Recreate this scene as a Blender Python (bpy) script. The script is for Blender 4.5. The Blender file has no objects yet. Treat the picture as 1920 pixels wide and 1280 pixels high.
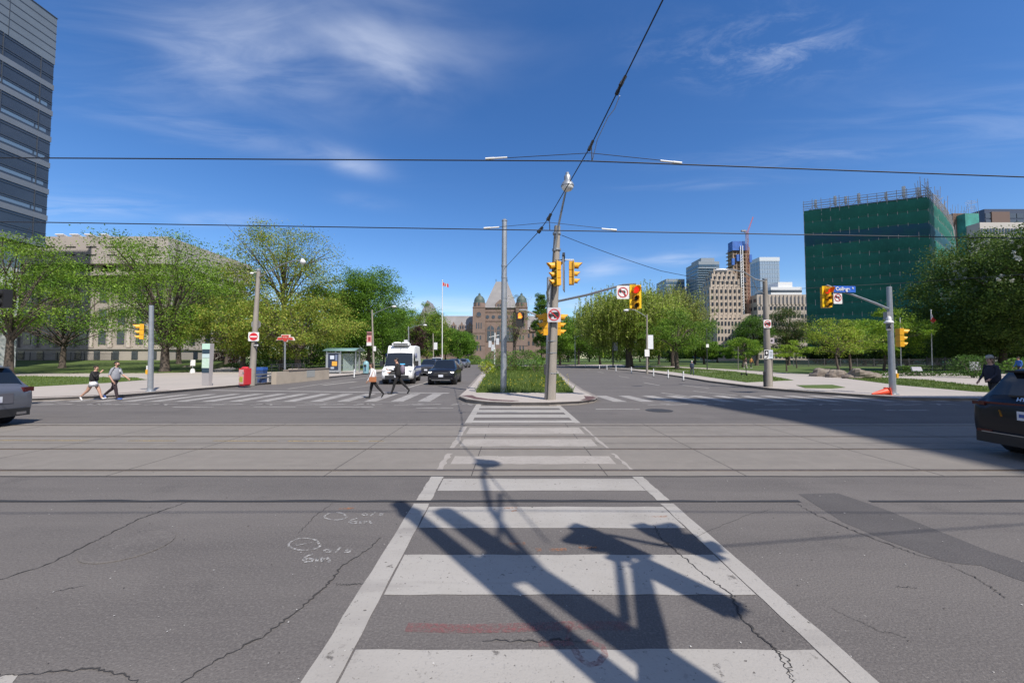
import bpy, bmesh, math, random
import numpy as np
from mathutils import Vector, Matrix, Euler
R = math.radians
scene = bpy.context.scene
C = scene.collection

# ---------------------------------------------------------------- camera
HC, FPX, PITCH = 1.8, 747.0, math.atan(31 / 747.0)
cam_d = bpy.data.cameras.new('camera'); cam = bpy.data.objects.new('camera', cam_d); C.objects.link(cam)
cam_d.sensor_width = 36.0; cam_d.lens = 36.0 * FPX / 1920.0
cam_d.clip_start = 0.05; cam_d.clip_end = 6000
cam.location = (0, 0, HC); cam.rotation_euler = (R(90) + PITCH, 0, 0)
scene.camera = cam

# ---------------------------------------------------------------- light and exposure
SUN_EL, SUN_AZ = 50.0, 144.0           # azimuth clockwise from the view direction
sv = Vector((math.sin(R(SUN_AZ)) * math.cos(R(SUN_EL)), math.cos(R(SUN_AZ)) * math.cos(R(SUN_EL)), math.sin(R(SUN_EL))))
sun_d = bpy.data.lights.new('sun', 'SUN'); sun_d.energy = 4.2; sun_d.angle = R(0.53); sun_d.color = (1.0, .94, .86)
sun = bpy.data.objects.new('sun', sun_d); C.objects.link(sun)
sun.rotation_euler = sv.to_track_quat('Z', 'Y').to_euler(); sun.location = sv * 200
scene.view_settings.view_transform = 'Standard'; scene.view_settings.look = 'None'
scene.view_settings.exposure = 0.46; scene.view_settings.gamma = 1.0

world = bpy.data.worlds.new('World'); scene.world = world; world.use_nodes = True
def build_sky():
    nt = world.node_tree; N = nt.nodes; K = nt.links; N.clear()
    def nd(t, **k):
        n = N.new(t)
        for a, b in k.items(): setattr(n, a, b)
        return n
    def math_(op, a, b=None):
        n = nd('ShaderNodeMath', operation=op)
        for i, v in enumerate((a, b)):
            if v is None: continue
            if isinstance(v, (int, float)): n.inputs[i].default_value = v
            else: K.new(v, n.inputs[i])
        return n.outputs[0]
    sky = nd('ShaderNodeTexSky', sky_type='NISHITA', sun_disc=False)
    sky.sun_elevation = R(SUN_EL); sky.sun_rotation = R(SUN_AZ)
    sky.altitude = 300; sky.air_density = 1.0; sky.dust_density = 0.35; sky.ozone_density = 3.0
    hs = nd('ShaderNodeHueSaturation'); hs.inputs['Saturation'].default_value = SKY_SAT; hs.inputs['Value'].default_value = 1.0
    hs.inputs['Hue'].default_value = SKY_HUE
    K.new(sky.outputs[0], hs.inputs['Color'])
    tc = nd('ShaderNodeTexCoord'); sp = nd('ShaderNodeSeparateXYZ'); K.new(tc.outputs['Generated'], sp.inputs[0])
    z = math_('MAXIMUM', sp.outputs[2], 0.03)
    px, py = math_('DIVIDE', sp.outputs[0], z), math_('DIVIDE', sp.outputs[1], z)
    cb = nd('ShaderNodeCombineXYZ'); K.new(px, cb.inputs[0]); K.new(py, cb.inputs[1])
    def noise(rot, sc, scale, det=8, rough=.6, dist=.4, off=0):
        mp = nd('ShaderNodeMapping'); mp.inputs['Rotation'].default_value = (0, 0, R(rot)); mp.inputs['Scale'].default_value = sc
        mp.inputs['Location'].default_value = (off, off * .7, 0)
        K.new(cb.outputs[0], mp.inputs[0])
        n = nd('ShaderNodeTexNoise'); n.inputs['Scale'].default_value = scale; n.inputs['Detail'].default_value = det
        n.inputs['Roughness'].default_value = rough; n.inputs['Distortion'].default_value = dist
        K.new(mp.outputs[0], n.inputs['Vector']); return n.outputs['Fac']
    def ramp(v, a, b):
        m = nd('ShaderNodeMapRange'); m.interpolation_type = 'SMOOTHSTEP'
        m.inputs[1].default_value = a; m.inputs[2].default_value = b; K.new(v, m.inputs[0]); return m.outputs[0]
    def blob(cx, cy, rx, ry, rot):
        c, s = math.cos(R(rot)), math.sin(R(rot))
        dx, dy = math_('SUBTRACT', px, cx), math_('SUBTRACT', py, cy)
        a = math_('ADD', math_('MULTIPLY', dx, c / rx), math_('MULTIPLY', dy, s / rx))
        b = math_('ADD', math_('MULTIPLY', dx, -s / ry), math_('MULTIPLY', dy, c / ry))
        q = math_('ADD', math_('MULTIPLY', a, a), math_('MULTIPLY', b, b))
        return math_('EXPONENT', math_('MULTIPLY', q, -1.0))
    streak = ramp(noise(28, (1, 3.6, 1), 1.5, 10, .6, .8), .36, .72)
    puff = ramp(noise(15, (1, 1.6, 1), 5.0, 10, .68, .5, 3), .42, .78)
    soft = ramp(noise(0, (1, 1.3, 1), 1.8, 6, .5, .3, 7), .25, .75)
    tot = None
    def add(a):
        nonlocal tot
        tot = a if tot is None else math_('ADD', tot, a)
    for (cx, cy, rx, ry, rot, amp, tex) in CLOUDS:
        t = {'s': streak, 'p': puff, 'f': soft}[tex]
        add(math_('MULTIPLY', math_('MULTIPLY', blob(cx, cy, rx, ry, rot), amp), t))
    # low bank over the park
    el = sp.outputs[2]
    low = math_('MULTIPLY', ramp(noise(0, (.25, .3, 1), 1.0, 8, .6, .3, 5), .40, .72), math_('MULTIPLY', ramp(el, .015, .07), math_('SUBTRACT', 1.0, ramp(el, .09, .17))))
    add(math_('MULTIPLY', low, .75))
    # unseen white cloud added behind the camera to lighten and whiten the shadows
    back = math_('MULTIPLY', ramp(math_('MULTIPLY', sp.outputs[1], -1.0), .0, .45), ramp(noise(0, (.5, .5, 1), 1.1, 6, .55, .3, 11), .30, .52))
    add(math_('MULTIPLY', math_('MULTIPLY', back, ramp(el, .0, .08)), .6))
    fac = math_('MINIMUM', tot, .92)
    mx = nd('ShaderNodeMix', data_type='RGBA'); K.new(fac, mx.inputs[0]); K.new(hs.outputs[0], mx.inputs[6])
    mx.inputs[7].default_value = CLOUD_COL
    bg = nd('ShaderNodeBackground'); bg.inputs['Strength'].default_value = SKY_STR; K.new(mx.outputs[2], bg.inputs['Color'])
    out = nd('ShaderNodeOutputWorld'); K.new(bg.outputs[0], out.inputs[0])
SKY_STR, SKY_SAT, SKY_HUE = 0.118, 1.27, 0.508
CLOUD_COL = (5.6, 6.0, 6.9, 1)
CLOUDS = [(-.62, 1.33, .50, .24, -14, .46, 'f'), (-.42, 1.36, .17, .13, 55, .42, 'f'), (-.9, 1.25, .5, .22, -10, .2, 's'), (-1.3, 1.75, .6, .16, 30, .12, 's'),
          (-.86, 1.98, .19, .12, 50, .40, 'f'), (-.95, 2.5, .2, .12, 30, .12, 'f'), (-2.1, 2.85, .28, .12, -10, .42, 'f'), (-2.9, 2.6, .6, .2, -10, .2, 's'),
          (.88, 1.25, .26, .13, 10, .30, 'p'), (.62, 1.32, .25, .08, 20, .12, 'p'), (1.35, 1.95, .45, .10, -8, .18, 's'), (1.15, 2.25, .4, .07, -5, .12, 's'),
          (1.65, 4.0, .3, .3, 0, .45, 'f'), (1.0, 4.5, .3, .5, 0, .3, 'f'), (2.2, 1.6, .8, .3, 0, .12, 's')]
build_sky()

# ---------------------------------------------------------------- picture point -> place
CP, SP = math.cos(PITCH), math.sin(PITCH)
def ray(px, py):
    u, v = (px - 960) / FPX, (640 - py) / FPX
    return Vector((u, CP - v * SP, SP + v * CP))
def G(px, py, z=0.0):
    d = ray(px, py); t = (z - HC) / d.z
    return Vector((d.x * t, d.y * t, z))
def P(px, py, Y):
    d = ray(px, py); t = Y / d.y
    return Vector((d.x * t, Y, HC + d.z * t))
def S(Y): return Y / FPX

# ---------------------------------------------------------------- materials
MATS = {}
def mat(name, col, rough=.6, metal=0.0, var=.0, scale=3.0, bump=0.0, bscale=40.0, spec=.5, emit=None, coat=0, alpha=1.0, col2=None):
    if name in MATS: return MATS[name]
    m = bpy.data.materials.new(name); m.use_nodes = True; nt = m.node_tree; b = nt.nodes['Principled BSDF']
    c = (*col, 1)
    b.inputs['Base Color'].default_value = c; b.inputs['Roughness'].default_value = rough; b.inputs['Metallic'].default_value = metal
    b.inputs['Specular IOR Level'].default_value = spec; b.inputs['Coat Weight'].default_value = coat; b.inputs['Alpha'].default_value = alpha
    if var or bump or col2:
        tc = nt.nodes.new('ShaderNodeTexCoord')
    if var or col2:
        n = nt.nodes.new('ShaderNodeTexNoise'); n.inputs['Scale'].default_value = scale; n.inputs['Detail'].default_value = 7; n.inputs['Roughness'].default_value = .65
        nt.links.new(tc.outputs['Object'], n.inputs['Vector'])
        r = nt.nodes.new('ShaderNodeMapRange'); r.inputs[1].default_value = .3; r.inputs[2].default_value = .7
        nt.links.new(n.outputs['Fac'], r.inputs[0])
        mx = nt.nodes.new('ShaderNodeMix'); mx.data_type = 'RGBA'
        c2 = col2 or tuple(min(1, x * (1 + var)) for x in col); c1 = col if col2 else tuple(x * (1 - var) for x in col)
        mx.inputs[6].default_value = (*c1, 1); mx.inputs[7].default_value = (*c2, 1)
        nt.links.new(r.outputs[0], mx.inputs[0]); nt.links.new(mx.outputs[2], b.inputs['Base Color'])
    if bump:
        n2 = nt.nodes.new('ShaderNodeTexNoise'); n2.inputs['Scale'].default_value = bscale; n2.inputs['Detail'].default_value = 4
        nt.links.new(tc.outputs['Object'], n2.inputs['Vector'])
        bp = nt.nodes.new('ShaderNodeBump'); bp.inputs['Strength'].default_value = bump; bp.inputs['Distance'].default_value = .02
        nt.links.new(n2.outputs['Fac'], bp.inputs['Height']); nt.links.new(bp.outputs[0], b.inputs['Normal'])
    if emit:
        b.inputs['Emission Color'].default_value = (*emit[0], 1); b.inputs['Emission Strength'].default_value = emit[1]
    MATS[name] = m; return m

def nodes_of(m): return m.node_tree.nodes, m.node_tree.links
def surface(name, layers, rough=.85, bump=.25, bscale=60, spec=.3, world=True, holes=None):
    """base colour from a stack of noise layers: (scale, lo, hi, colour, strength, stretch)"""
    m = bpy.data.materials.new(name); m.use_nodes = True; N, K = nodes_of(m); b = N['Principled BSDF']
    b.inputs['Roughness'].default_value = rough; b.inputs['Specular IOR Level'].default_value = spec
    g = N.new('ShaderNodeNewGeometry') if world else N.new('ShaderNodeTexCoord'); vec = g.outputs['Position'] if world else g.outputs['Object']
    cur = None
    for (sc, lo, hi, col, st, stretch) in layers:
        if cur is None:
            rgb = N.new('ShaderNodeRGB'); rgb.outputs[0].default_value = (*col, 1); cur = rgb.outputs[0]; continue
        mp = N.new('ShaderNodeMapping'); mp.inputs['Scale'].default_value = stretch or (1, 1, 1); mp.inputs['Location'].default_value = (sc * 3.1, sc * 1.7, 0)
        K.new(vec, mp.inputs[0])
        n = N.new('ShaderNodeTexNoise'); n.inputs['Scale'].default_value = sc; n.inputs['Detail'].default_value = 6; n.inputs['Roughness'].default_value = .62
        K.new(mp.outputs[0], n.inputs['Vector'])
        r = N.new('ShaderNodeMapRange'); r.inputs[1].default_value = lo; r.inputs[2].default_value = hi; r.inputs[4].default_value = st
        K.new(n.outputs['Fac'], r.inputs[0])
        mx = N.new('ShaderNodeMix'); mx.data_type = 'RGBA'; K.new(r.outputs[0], mx.inputs[0]); K.new(cur, mx.inputs[6]); mx.inputs[7].default_value = (*col, 1)
        cur = mx.outputs[2]
    K.new(cur, b.inputs['Base Color'])
    if holes:                                                          # worn-away flecks: (scale, lo, hi) stacks
        acc = None
        for (sc, lo, hi) in holes:
            n = N.new('ShaderNodeTexNoise'); n.inputs['Scale'].default_value = sc; n.inputs['Detail'].default_value = 5; n.inputs['Roughness'].default_value = .65; K.new(vec, n.inputs['Vector'])
            r = N.new('ShaderNodeMapRange'); r.inputs[1].default_value = lo; r.inputs[2].default_value = hi; K.new(n.outputs['Fac'], r.inputs[0])
            if acc is None: acc = r.outputs[0]
            else:
                q = N.new('ShaderNodeMath'); q.operation = 'MULTIPLY'; K.new(acc, q.inputs[0]); K.new(r.outputs[0], q.inputs[1]); acc = q.outputs[0]
        K.new(acc, b.inputs['Alpha'])
    if bump:
        n2 = N.new('ShaderNodeTexNoise'); n2.inputs['Scale'].default_value = bscale; n2.inputs['Detail'].default_value = 5
        K.new(vec, n2.inputs['Vector'])
        bp = N.new('ShaderNodeBump'); bp.inputs['Strength'].default_value = bump; bp.inputs['Distance'].default_value = .02
        K.new(n2.outputs['Fac'], bp.inputs['Height']); K.new(bp.outputs[0], b.inputs['Normal'])
    MATS[name] = m; return m

def leafmat(name, c1, c2, trans=.35):
    if name in MATS: return MATS[name]
    m = bpy.data.materials.new(name); m.use_nodes = True; N, K = nodes_of(m)
    b = N['Principled BSDF']; b.inputs['Roughness'].default_value = .55; b.inputs['Specular IOR Level'].default_value = .3
    g = N.new('ShaderNodeNewGeometry'); tc = N.new('ShaderNodeTexCoord')
    n = N.new('ShaderNodeTexNoise'); n.inputs['Scale'].default_value = .55; n.inputs['Detail'].default_value = 3; K.new(tc.outputs['Object'], n.inputs['Vector'])
    r = N.new('ShaderNodeMapRange'); r.inputs[1].default_value = .34; r.inputs[2].default_value = .66; K.new(n.outputs['Fac'], r.inputs[0])
    a = N.new('ShaderNodeMath'); a.operation = 'MULTIPLY_ADD'; K.new(g.outputs['Random Per Island'], a.inputs[0]); a.inputs[1].default_value = .55
    h = N.new('ShaderNodeMath'); h.operation = 'MULTIPLY'; K.new(r.outputs[0], h.inputs[0]); h.inputs[1].default_value = .5; K.new(h.outputs[0], a.inputs[2])
    mx = N.new('ShaderNodeMix'); mx.data_type = 'RGBA'; K.new(a.outputs[0], mx.inputs[0]); mx.inputs[6].default_value = (*c1, 1); mx.inputs[7].default_value = (*c2, 1)
    K.new(mx.outputs[2], b.inputs['Base Color'])
    t = N.new('ShaderNodeBsdfTranslucent'); K.new(mx.outputs[2], t.inputs['Color'])
    ms = N.new('ShaderNodeMixShader'); ms.inputs[0].default_value = trans
    K.new(b.outputs[0], ms.inputs[1]); K.new(t.outputs[0], ms.inputs[2]); K.new(ms.outputs[0], N['Material Output'].inputs['Surface'])
    MATS[name] = m; return m

# ---------------------------------------------------------------- mesh builder
class MB:
    def __init__(s, o=(0, 0, 0)): s.v = []; s.f = []; s.m = []; s.o = Vector(o); s.cm = 0
    def mesh_add(s, vs, fs):
        k = len(s.v); s.v += [tuple(x) for x in vs]; s.f += [tuple(i + k for i in f) for f in fs]; s.m += [s.cm] * len(fs); return s
    def box(s, c, d, rz=0, M=None):
        x, y, z = d[0] / 2, d[1] / 2, d[2] / 2
        vs = [Vector((a, b, e)) for e in (-z, z) for (a, b) in ((-x, -y), (x, -y), (x, y), (-x, y))]
        if M is not None: vs = [M @ v for v in vs]
        elif rz: vs = [Matrix.Rotation(rz, 3, 'Z') @ v for v in vs]
        c = Vector(c); vs = [v + c for v in vs]
        return s.mesh_add(vs, [(3, 2, 1, 0), (4, 5, 6, 7), (0, 1, 5, 4), (1, 2, 6, 5), (2, 3, 7, 6), (3, 0, 4, 7)])
    def box2(s, a, b):
        return s.box([(p + q) / 2 for p, q in zip(a, b)], [abs(q - p) for p, q in zip(a, b)])
    def tube(s, pts, rad, seg=10, caps=True):
        pts = [Vector(p) for p in pts]; n = len(pts)
        if not hasattr(rad, '__len__'): rad = [rad] * n
        vs, fs = [], []; ref = None
        for i, p in enumerate(pts):
            d = (pts[min(i + 1, n - 1)] - pts[max(i - 1, 0)]).normalized()
            if ref is None: ref = Vector((1, 0, 0)) if abs(d.x) < .9 else Vector((0, 1, 0))
            u = (ref - d * ref.dot(d)).normalized(); w = d.cross(u); ref = u
            for k in range(seg):
                a = 2 * math.pi * k / seg; vs.append(p + (u * math.cos(a) + w * math.sin(a)) * rad[i])
        for i in range(n - 1):
            for k in range(seg):
                a, b = i * seg + k, i * seg + (k + 1) % seg; fs.append((a, b, b + seg, a + seg))
        if caps: fs.append(tuple(range(seg))[::-1]); fs.append(tuple((n - 1) * seg + k for k in range(seg)))
        return s.mesh_add(vs, fs)
    def lathe(s, prof, c=(0, 0, 0), seg=16, M=None, squash=1.0, caps=True):
        vs, fs = [], []; n = len(prof); c = Vector(c)
        for (r, z) in prof:
            for k in range(seg):
                a = 2 * math.pi * k / seg; v = Vector((r * math.cos(a), r * math.sin(a) * squash, z))
                vs.append((M @ v if M is not None else v) + c)
        for i in range(n - 1):
            for k in range(seg):
                a, b = i * seg + k, i * seg + (k + 1) % seg; fs.append((a, b, b + seg, a + seg))
        if caps and prof[0] != prof[-1]: fs.append(tuple(range(seg))[::-1]); fs.append(tuple((n - 1) * seg + k for k in range(seg)))
        return s.mesh_add(vs, fs)
    def ball(s, c, r, seg=12, rings=7, M=None):
        if not hasattr(r, '__len__'): r = (r, r, r)
        vs, fs = [], []; c = Vector(c)
        for i in range(rings + 1):
            t = math.pi * i / rings
            t = min(max(t, .02), math.pi - .02)
            for k in range(seg):
                a = 2 * math.pi * k / seg; v = Vector((r[0] * math.sin(t) * math.cos(a), r[1] * math.sin(t) * math.sin(a), -r[2] * math.cos(t)))
                vs.append((M @ v if M is not None else v) + c)
        for i in range(rings):
            for k in range(seg):
                a, b = i * seg + k, i * seg + (k + 1) % seg; fs.append((a, b, b + seg, a + seg))
        fs.append(tuple(range(seg))[::-1]); fs.append(tuple(rings * seg + k for k in range(seg)))
        return s.mesh_add(vs, fs)
    def prism(s, poly, z0, z1):
        n = len(poly); vs = [Vector((p[0], p[1], z0)) for p in poly] + [Vector((p[0], p[1], z1)) for p in poly]
        ar = sum(poly[i][0] * poly[(i + 1) % n][1] - poly[(i + 1) % n][0] * poly[i][1] for i in range(n))
        fs = [tuple(range(n))[::-1], tuple(range(n, 2 * n))] + [(i, (i + 1) % n, n + (i + 1) % n, n + i) for i in range(n)]
        if ar < 0: fs = [f[::-1] for f in fs]
        return s.mesh_add(vs, fs)
    def plate(s, prof, origin, ux, uy, th):
        """flat outline PROF (2-D) standing in the plane ux, uy at ORIGIN, thickness th along their normal"""
        o, ux, uy = Vector(origin), Vector(ux), Vector(uy); nn = ux.cross(uy).normalized(); n = len(prof)
        vs = [o + ux * a + uy * b for a, b in prof] + [o + ux * a + uy * b + nn * th for a, b in prof]
        ar = sum(prof[i][0] * prof[(i + 1) % n][1] - prof[(i + 1) % n][0] * prof[i][1] for i in range(n))
        fs = [tuple(range(n))[::-1], tuple(range(n, 2 * n))] + [(i, (i + 1) % n, n + (i + 1) % n, n + i) for i in range(n)]
        if ar < 0: fs = [f[::-1] for f in fs]
        return s.mesh_add(vs, fs)
    def sheet(s, poly, z=None):
        vs = [Vector((p[0], p[1], p[2] if z is None else z)) for p in poly]; n = len(vs)
        ar = sum(vs[i].x * vs[(i + 1) % n].y - vs[(i + 1) % n].x * vs[i].y for i in range(n))
        f = tuple(range(n)); return s.mesh_add(vs, [f if ar > 0 else f[::-1]])
    def ribbon(s, pts, w, z):
        """flat strip on the ground along pts; w is a width or a list"""
        pts = [Vector((p[0], p[1], z)) for p in pts]; n = len(pts)
        if not hasattr(w, '__len__'): w = [w] * n
        vs = []
        for i, p in enumerate(pts):
            d = pts[min(i + 1, n - 1)] - pts[max(i - 1, 0)]; d.z = 0; d.normalize(); q = Vector((-d.y, d.x, 0))
            vs += [p + q * w[i] / 2, p - q * w[i] / 2]
        return s.mesh_add(vs, [(2 * i + 1, 2 * i + 3, 2 * i + 2, 2 * i) for i in range(n - 1)])
    def build(s, name, mats, parent=None, smooth=False, loc=None, rz=0):
        me = bpy.data.meshes.new(name)
        me.from_pydata([(x[0] - s.o.x, x[1] - s.o.y, x[2] - s.o.z) for x in s.v], [], s.f)
        for m in (mats if isinstance(mats, (list, tuple)) else [mats]): me.materials.append(m)
        if any(s.m): me.polygons.foreach_set('material_index', s.m)
        if smooth:
            me.polygons.foreach_set('use_smooth', [True] * len(me.polygons))
            if smooth != 'all': me.set_sharp_from_angle(angle=R(38))
        me.update()
        o = bpy.data.objects.new(name, me); C.objects.link(o)
        if parent is not None: o.parent = parent
        if loc is not None: o.location = loc
        elif parent is None: o.location = s.o
        if rz: o.rotation_euler = (0, 0, rz)
        return o
def tag(o, label, cat, group=None, kind=None):
    o['label'] = label; o['category'] = cat
    if group: o['group'] = group
    if kind: o['kind'] = kind
    return o
def thing(name, label, cat, loc, rz=0, group=None):
    o = bpy.data.objects.new(name, None); C.objects.link(o); o.location = loc; o.rotation_euler = (0, 0, rz); o.empty_display_size = .2
    return tag(o, label, cat, group)
def struct(mb, name, m, label, cat, **k):
    o = mb.build(name, m, **k); tag(o, label, cat, kind='structure'); return o
def copy_tree(o, parent=None):
    c = o.copy(); C.objects.link(c); c.parent = parent
    for ch in o.children: copy_tree(ch, c)
    return c
def lettering(txt, size, m, parent, loc, rot, name='lettering', extrude=.004, align='CENTER', bold=0):
    cu = bpy.data.curves.new(name, 'FONT'); cu.body = txt; cu.size = size; cu.align_x = align; cu.align_y = 'CENTER'; cu.extrude = extrude; cu.offset = bold
    cu.materials.append(m)
    o = bpy.data.objects.new(name, cu); C.objects.link(o); me = bpy.data.meshes.new_from_object(o.evaluated_get(bpy.context.evaluated_depsgraph_get())); bpy.data.objects.remove(o)
    o = bpy.data.objects.new(name, me); C.objects.link(o); o.parent = parent; o.location = loc; o.rotation_euler = rot; return o
# ================================================================ GROUND, ROAD, MARKINGS
rnd = random.Random(5)
ASPH = surface('asphalt', [(0, 0, 0, (.118, .107, .101), 0, None), (.5, .35, .68, (.152, .138, .128), .9, (.14, 1, 1)), (1.5, .42, .7, (.088, .08, .077), .7, (.12, 1, 1)), (1.1, .56, .72, (.075, .068, .066), .55, None), (.22, .45, .65, (.14, .127, .118), .5, None),
                           (50, .48, .62, (.19, .175, .162), .5, None), (85, .54, .64, (.055, .051, .05), .55, None), (.7, .55, .75, (.165, .15, .14), .6, (1, .5, 1)), (34, .68, .72, (.42, .40, .37), .95, None)], rough=.88, bump=.35, bscale=70)
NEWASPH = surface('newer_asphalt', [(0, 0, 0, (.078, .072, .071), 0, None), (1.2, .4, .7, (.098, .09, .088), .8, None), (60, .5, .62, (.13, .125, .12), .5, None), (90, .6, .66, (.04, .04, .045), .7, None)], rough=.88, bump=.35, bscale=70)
CONC = surface('track_concrete', [(0, 0, 0, (.215, .193, .168), 0, None), (.5, .35, .7, (.172, .157, .14), .8, (.15, 1, 1)), (1.2, .5, .72, (.15, .135, .12), .6, (.2, 1, 1)), (3, .45, .7, (.24, .216, .19), .5, None), (60, .5, .7, (.15, .145, .14), .5, None)], rough=.85, bump=.12)
WALK = surface('pavement_concrete', [(0, 0, 0, (.40, .355, .315), 0, None), (.25, .35, .7, (.33, .30, .27), .8, None), (4, .45, .7, (.43, .39, .35), .5, None)], rough=.85, bump=.1)
KERB = surface('kerb_concrete', [(0, 0, 0, (.27, .24, .215), 0, None), (1.5, .4, .7, (.17, .15, .135), .8, None)], rough=.85, bump=.1)
PAINT = surface('road_paint', [(0, 0, 0, (.35, .328, .298), 0, None), (1.3, .4, .7, (.30, .28, .25), .85, (.5, 2, 1)), (.45, .5, .72, (.25, .23, .21), .6, None), (2.2, .56, .72, (.17, .155, .145), .7, (.15, 1.2, 1)), (16, .6, .7, (.2, .185, .17), .6, None), (45, .60, .68, (.2, .195, .19), .7, None), (8, .64, .72, (.2, .195, .19), .6, None), (.8, .35, .7, (.36, .34, .315), .6, (3, .6, 1))], rough=.7, bump=.12, holes=[(30, .27, .37), (7, .26, .36), (90, .2, .34)])
OLDPAINT = surface('worn_road_paint', [(0, 0, 0, (.34, .32, .30), 0, None), (1.8, .4, .7, (.23, .218, .205), .85, None), (30, .5, .62, (.22, .21, .2), .6, None)], rough=.8, bump=.12, holes=[(22, .2, .42), (2.2, .2, .42)])
TRACKPAINT = surface('track_crossing_paint', [(0, 0, 0, (.34, .31, .28), 0, None), (1.8, .4, .7, (.27, .245, .22), .8, None), (14, .5, .66, (.24, .22, .195), .6, None)], rough=.8, bump=.1, holes=[(9, .2, .36)])
YELLOW = surface('worn_yellow_paint', [(0, 0, 0, (.36, .26, .10), 0, None), (1.5, .35, .65, (.25, .2, .13), .85, None)], rough=.8, bump=.1, holes=[(20, .3, .55), (1.6, .3, .55)])
GRASS = surface('lawn_grass', [(0, 0, 0, (.062, .105, .022), 0, None), (.25, .35, .7, (.10, .135, .03), .8, None), (2.5, .4, .7, (.05, .085, .02), .6, None), (14, .5, .65, (.13, .16, .045), .6, None)], rough=.9, bump=.3, bscale=25)
EARTH = surface('far_ground', [(0, 0, 0, (.07, .1, .03), 0, None), (.05, .4, .7, (.11, .125, .04), .8, None)], rough=.95, bump=0)
TAR = mat('crack_tar', (.028, .028, .03), .75); CRACK = mat('open_crack', (.04, .037, .036), .95)
STEELR = mat('rail_steel', (.2, .145, .1), .45, .6, var=.3, scale=6)

g = MB(); g.sheet([(-3000, -600), (3000, -600), (3000, 3500), (-3000, 3500)], -.03); struct(g, 'ground', EARTH, 'park ground reaching to the horizon', 'ground')
g = MB(); g.sheet([(-160, -60), (160, -60), (160, 112), (-160, 112)], 0); struct(g, 'road', ASPH, 'grey cracked asphalt of the wide intersection', 'road')

# tram track strip: lighter concrete slabs between two edges, four steel rails, joints
YA, YB = G(960, 892).y, G(960, 794).y
g = MB(); g.sheet([(-160, YA), (160, YA), (160, YB), (-160, YB)], .002); struct(g, 'track_bed', CONC, 'pale concrete tram track bed crossing the road', 'track bed')
for py in (882, 842, 818.5, 797.5):
    y = G(960, py).y
    g = MB(); g.box2((-160, y - .028, .0005), (160, y + .028, .0065)); g.cm = 1; g.box2((-160, y + .03, .0005), (160, y + .062, .0044))
    o = struct(g, 'tram_rail', [STEELR, CRACK], {882: 'tram rail nearest the camera', 842: 'second tram rail from the camera', 818.5: 'third tram rail from the camera', 797.5: 'tram rail nearest the island'}[py] + ' set flush in concrete', 'rail')
g = MB()
for x0 in (-9.2, -6.2, -2.87, -.62, 1.46, 3.58, 6.6, 9.8, 13, -12.4, 16.2, -15.6):
    for (a, b) in ((YA, 7.86), (7.86, 9.15), (9.15, YB)):
        g.ribbon([(x0, a), (x0, b)], .013, .0034)
g.ribbon([(-160, 8.5), (160, 8.5)], .018, .0034)
struct(g, 'slab_joint', CRACK, 'dark joints between the track bed slabs', 'joint')
g = MB()
def wob(pts, amp, n=8, seed=1):
    r = random.Random(seed); out = []
    for a, b in zip(pts, pts[1:]):
        a, b = Vector(a), Vector(b)
        for k in range(n):
            t = k / n; p = a.lerp(b, t); d = (b - a); q = Vector((-d.y, d.x, 0)).normalized()
            out.append(p + q * r.uniform(-amp, amp))
    out.append(Vector(pts[-1])); return out
y5 = G(960, 939.5).y
for x0, x1, y, w, sd in ((-30, 3.62, y5, .07, 3), (4.5, 30, y5, .075, 4), (-30, 30, YA - .03, .03, 6)):
    pts = wob([(x0, y, 0), (x1, y, 0)], .012, 90, sd); rr = random.Random(sd)
    g.ribbon(pts, [w * rr.uniform(.7, 1.2) for _ in pts], .0046)
struct(g, 'tar_seam', TAR, 'dark tar seams along the asphalt lanes', 'seam')

# cracks, each traced then roughened
def crack(px, w0, seed, amp=.014, n=11):
    pts = [G(*p) for p in px]; q = wob(pts, amp, n, seed); r = random.Random(seed)
    m = MB(); L = len(q)
    m.ribbon(q, [max(.003, .5 * w0 * r.uniform(.35, 1.35) * (.45 + .55 * math.sin(math.pi * min(1, (i + 1) / L * 1.0)))) for i in range(L)], .0056)
    return m
CR = [([(-40, 1100), (90, 1058), (170, 1018), (200, 1003), (260, 973), (320, 952), (360, 938)], .03), ([(335, 1285), (400, 1240), (490, 1195), (545, 1155), (600, 1110), (625, 1085), (640, 1062), (690, 1030), (715, 1008)], .028),
      ([(630, 1095), (655, 1097), (682, 1094)], .016), ([(-20, 1268), (60, 1262), (170, 1254), (230, 1264), (270, 1285)], .022), ([(560, 1000), (590, 968), (625, 943)], .012),
      ([(1225, 985), (1240, 1010), (1282, 1045), (1330, 1085), (1372, 1115), (1385, 1150), (1420, 1190), (1447, 1210), (1468, 1240), (1490, 1285)], .03), ([(1447, 1212), (1475, 1235), (1487, 1270)], .014),
      ([(1495, 945), (1530, 965), (1600, 995), (1660, 1018), (1725, 1042), (1770, 1052)], .022), ([(1770, 1055), (1840, 1088), (1885, 1122)], .02), ([(1680, 1100), (1720, 1102)], .014),
      ([(1560, 1140), (1640, 1180), (1700, 1195)], .008), ([(1200, 1020), (1240, 1022), (1262, 1015)], .012), ([(905, 1200), (1000, 1203), (1060, 1199), (1110, 1203)], .02), ([(100, 1110), (160, 1098)], .012),
      ([(1300, 1010), (1400, 965), (1450, 955)], .004), ([(820, 760), (760, 765)], .05), ([(690, 768), (640, 764)], .05)]
for k, (p, w) in enumerate(CR):
    struct(crack(p, w, 20 + k), 'road_crack', CRACK, 'dark irregular crack in the asphalt', 'crack')

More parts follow.
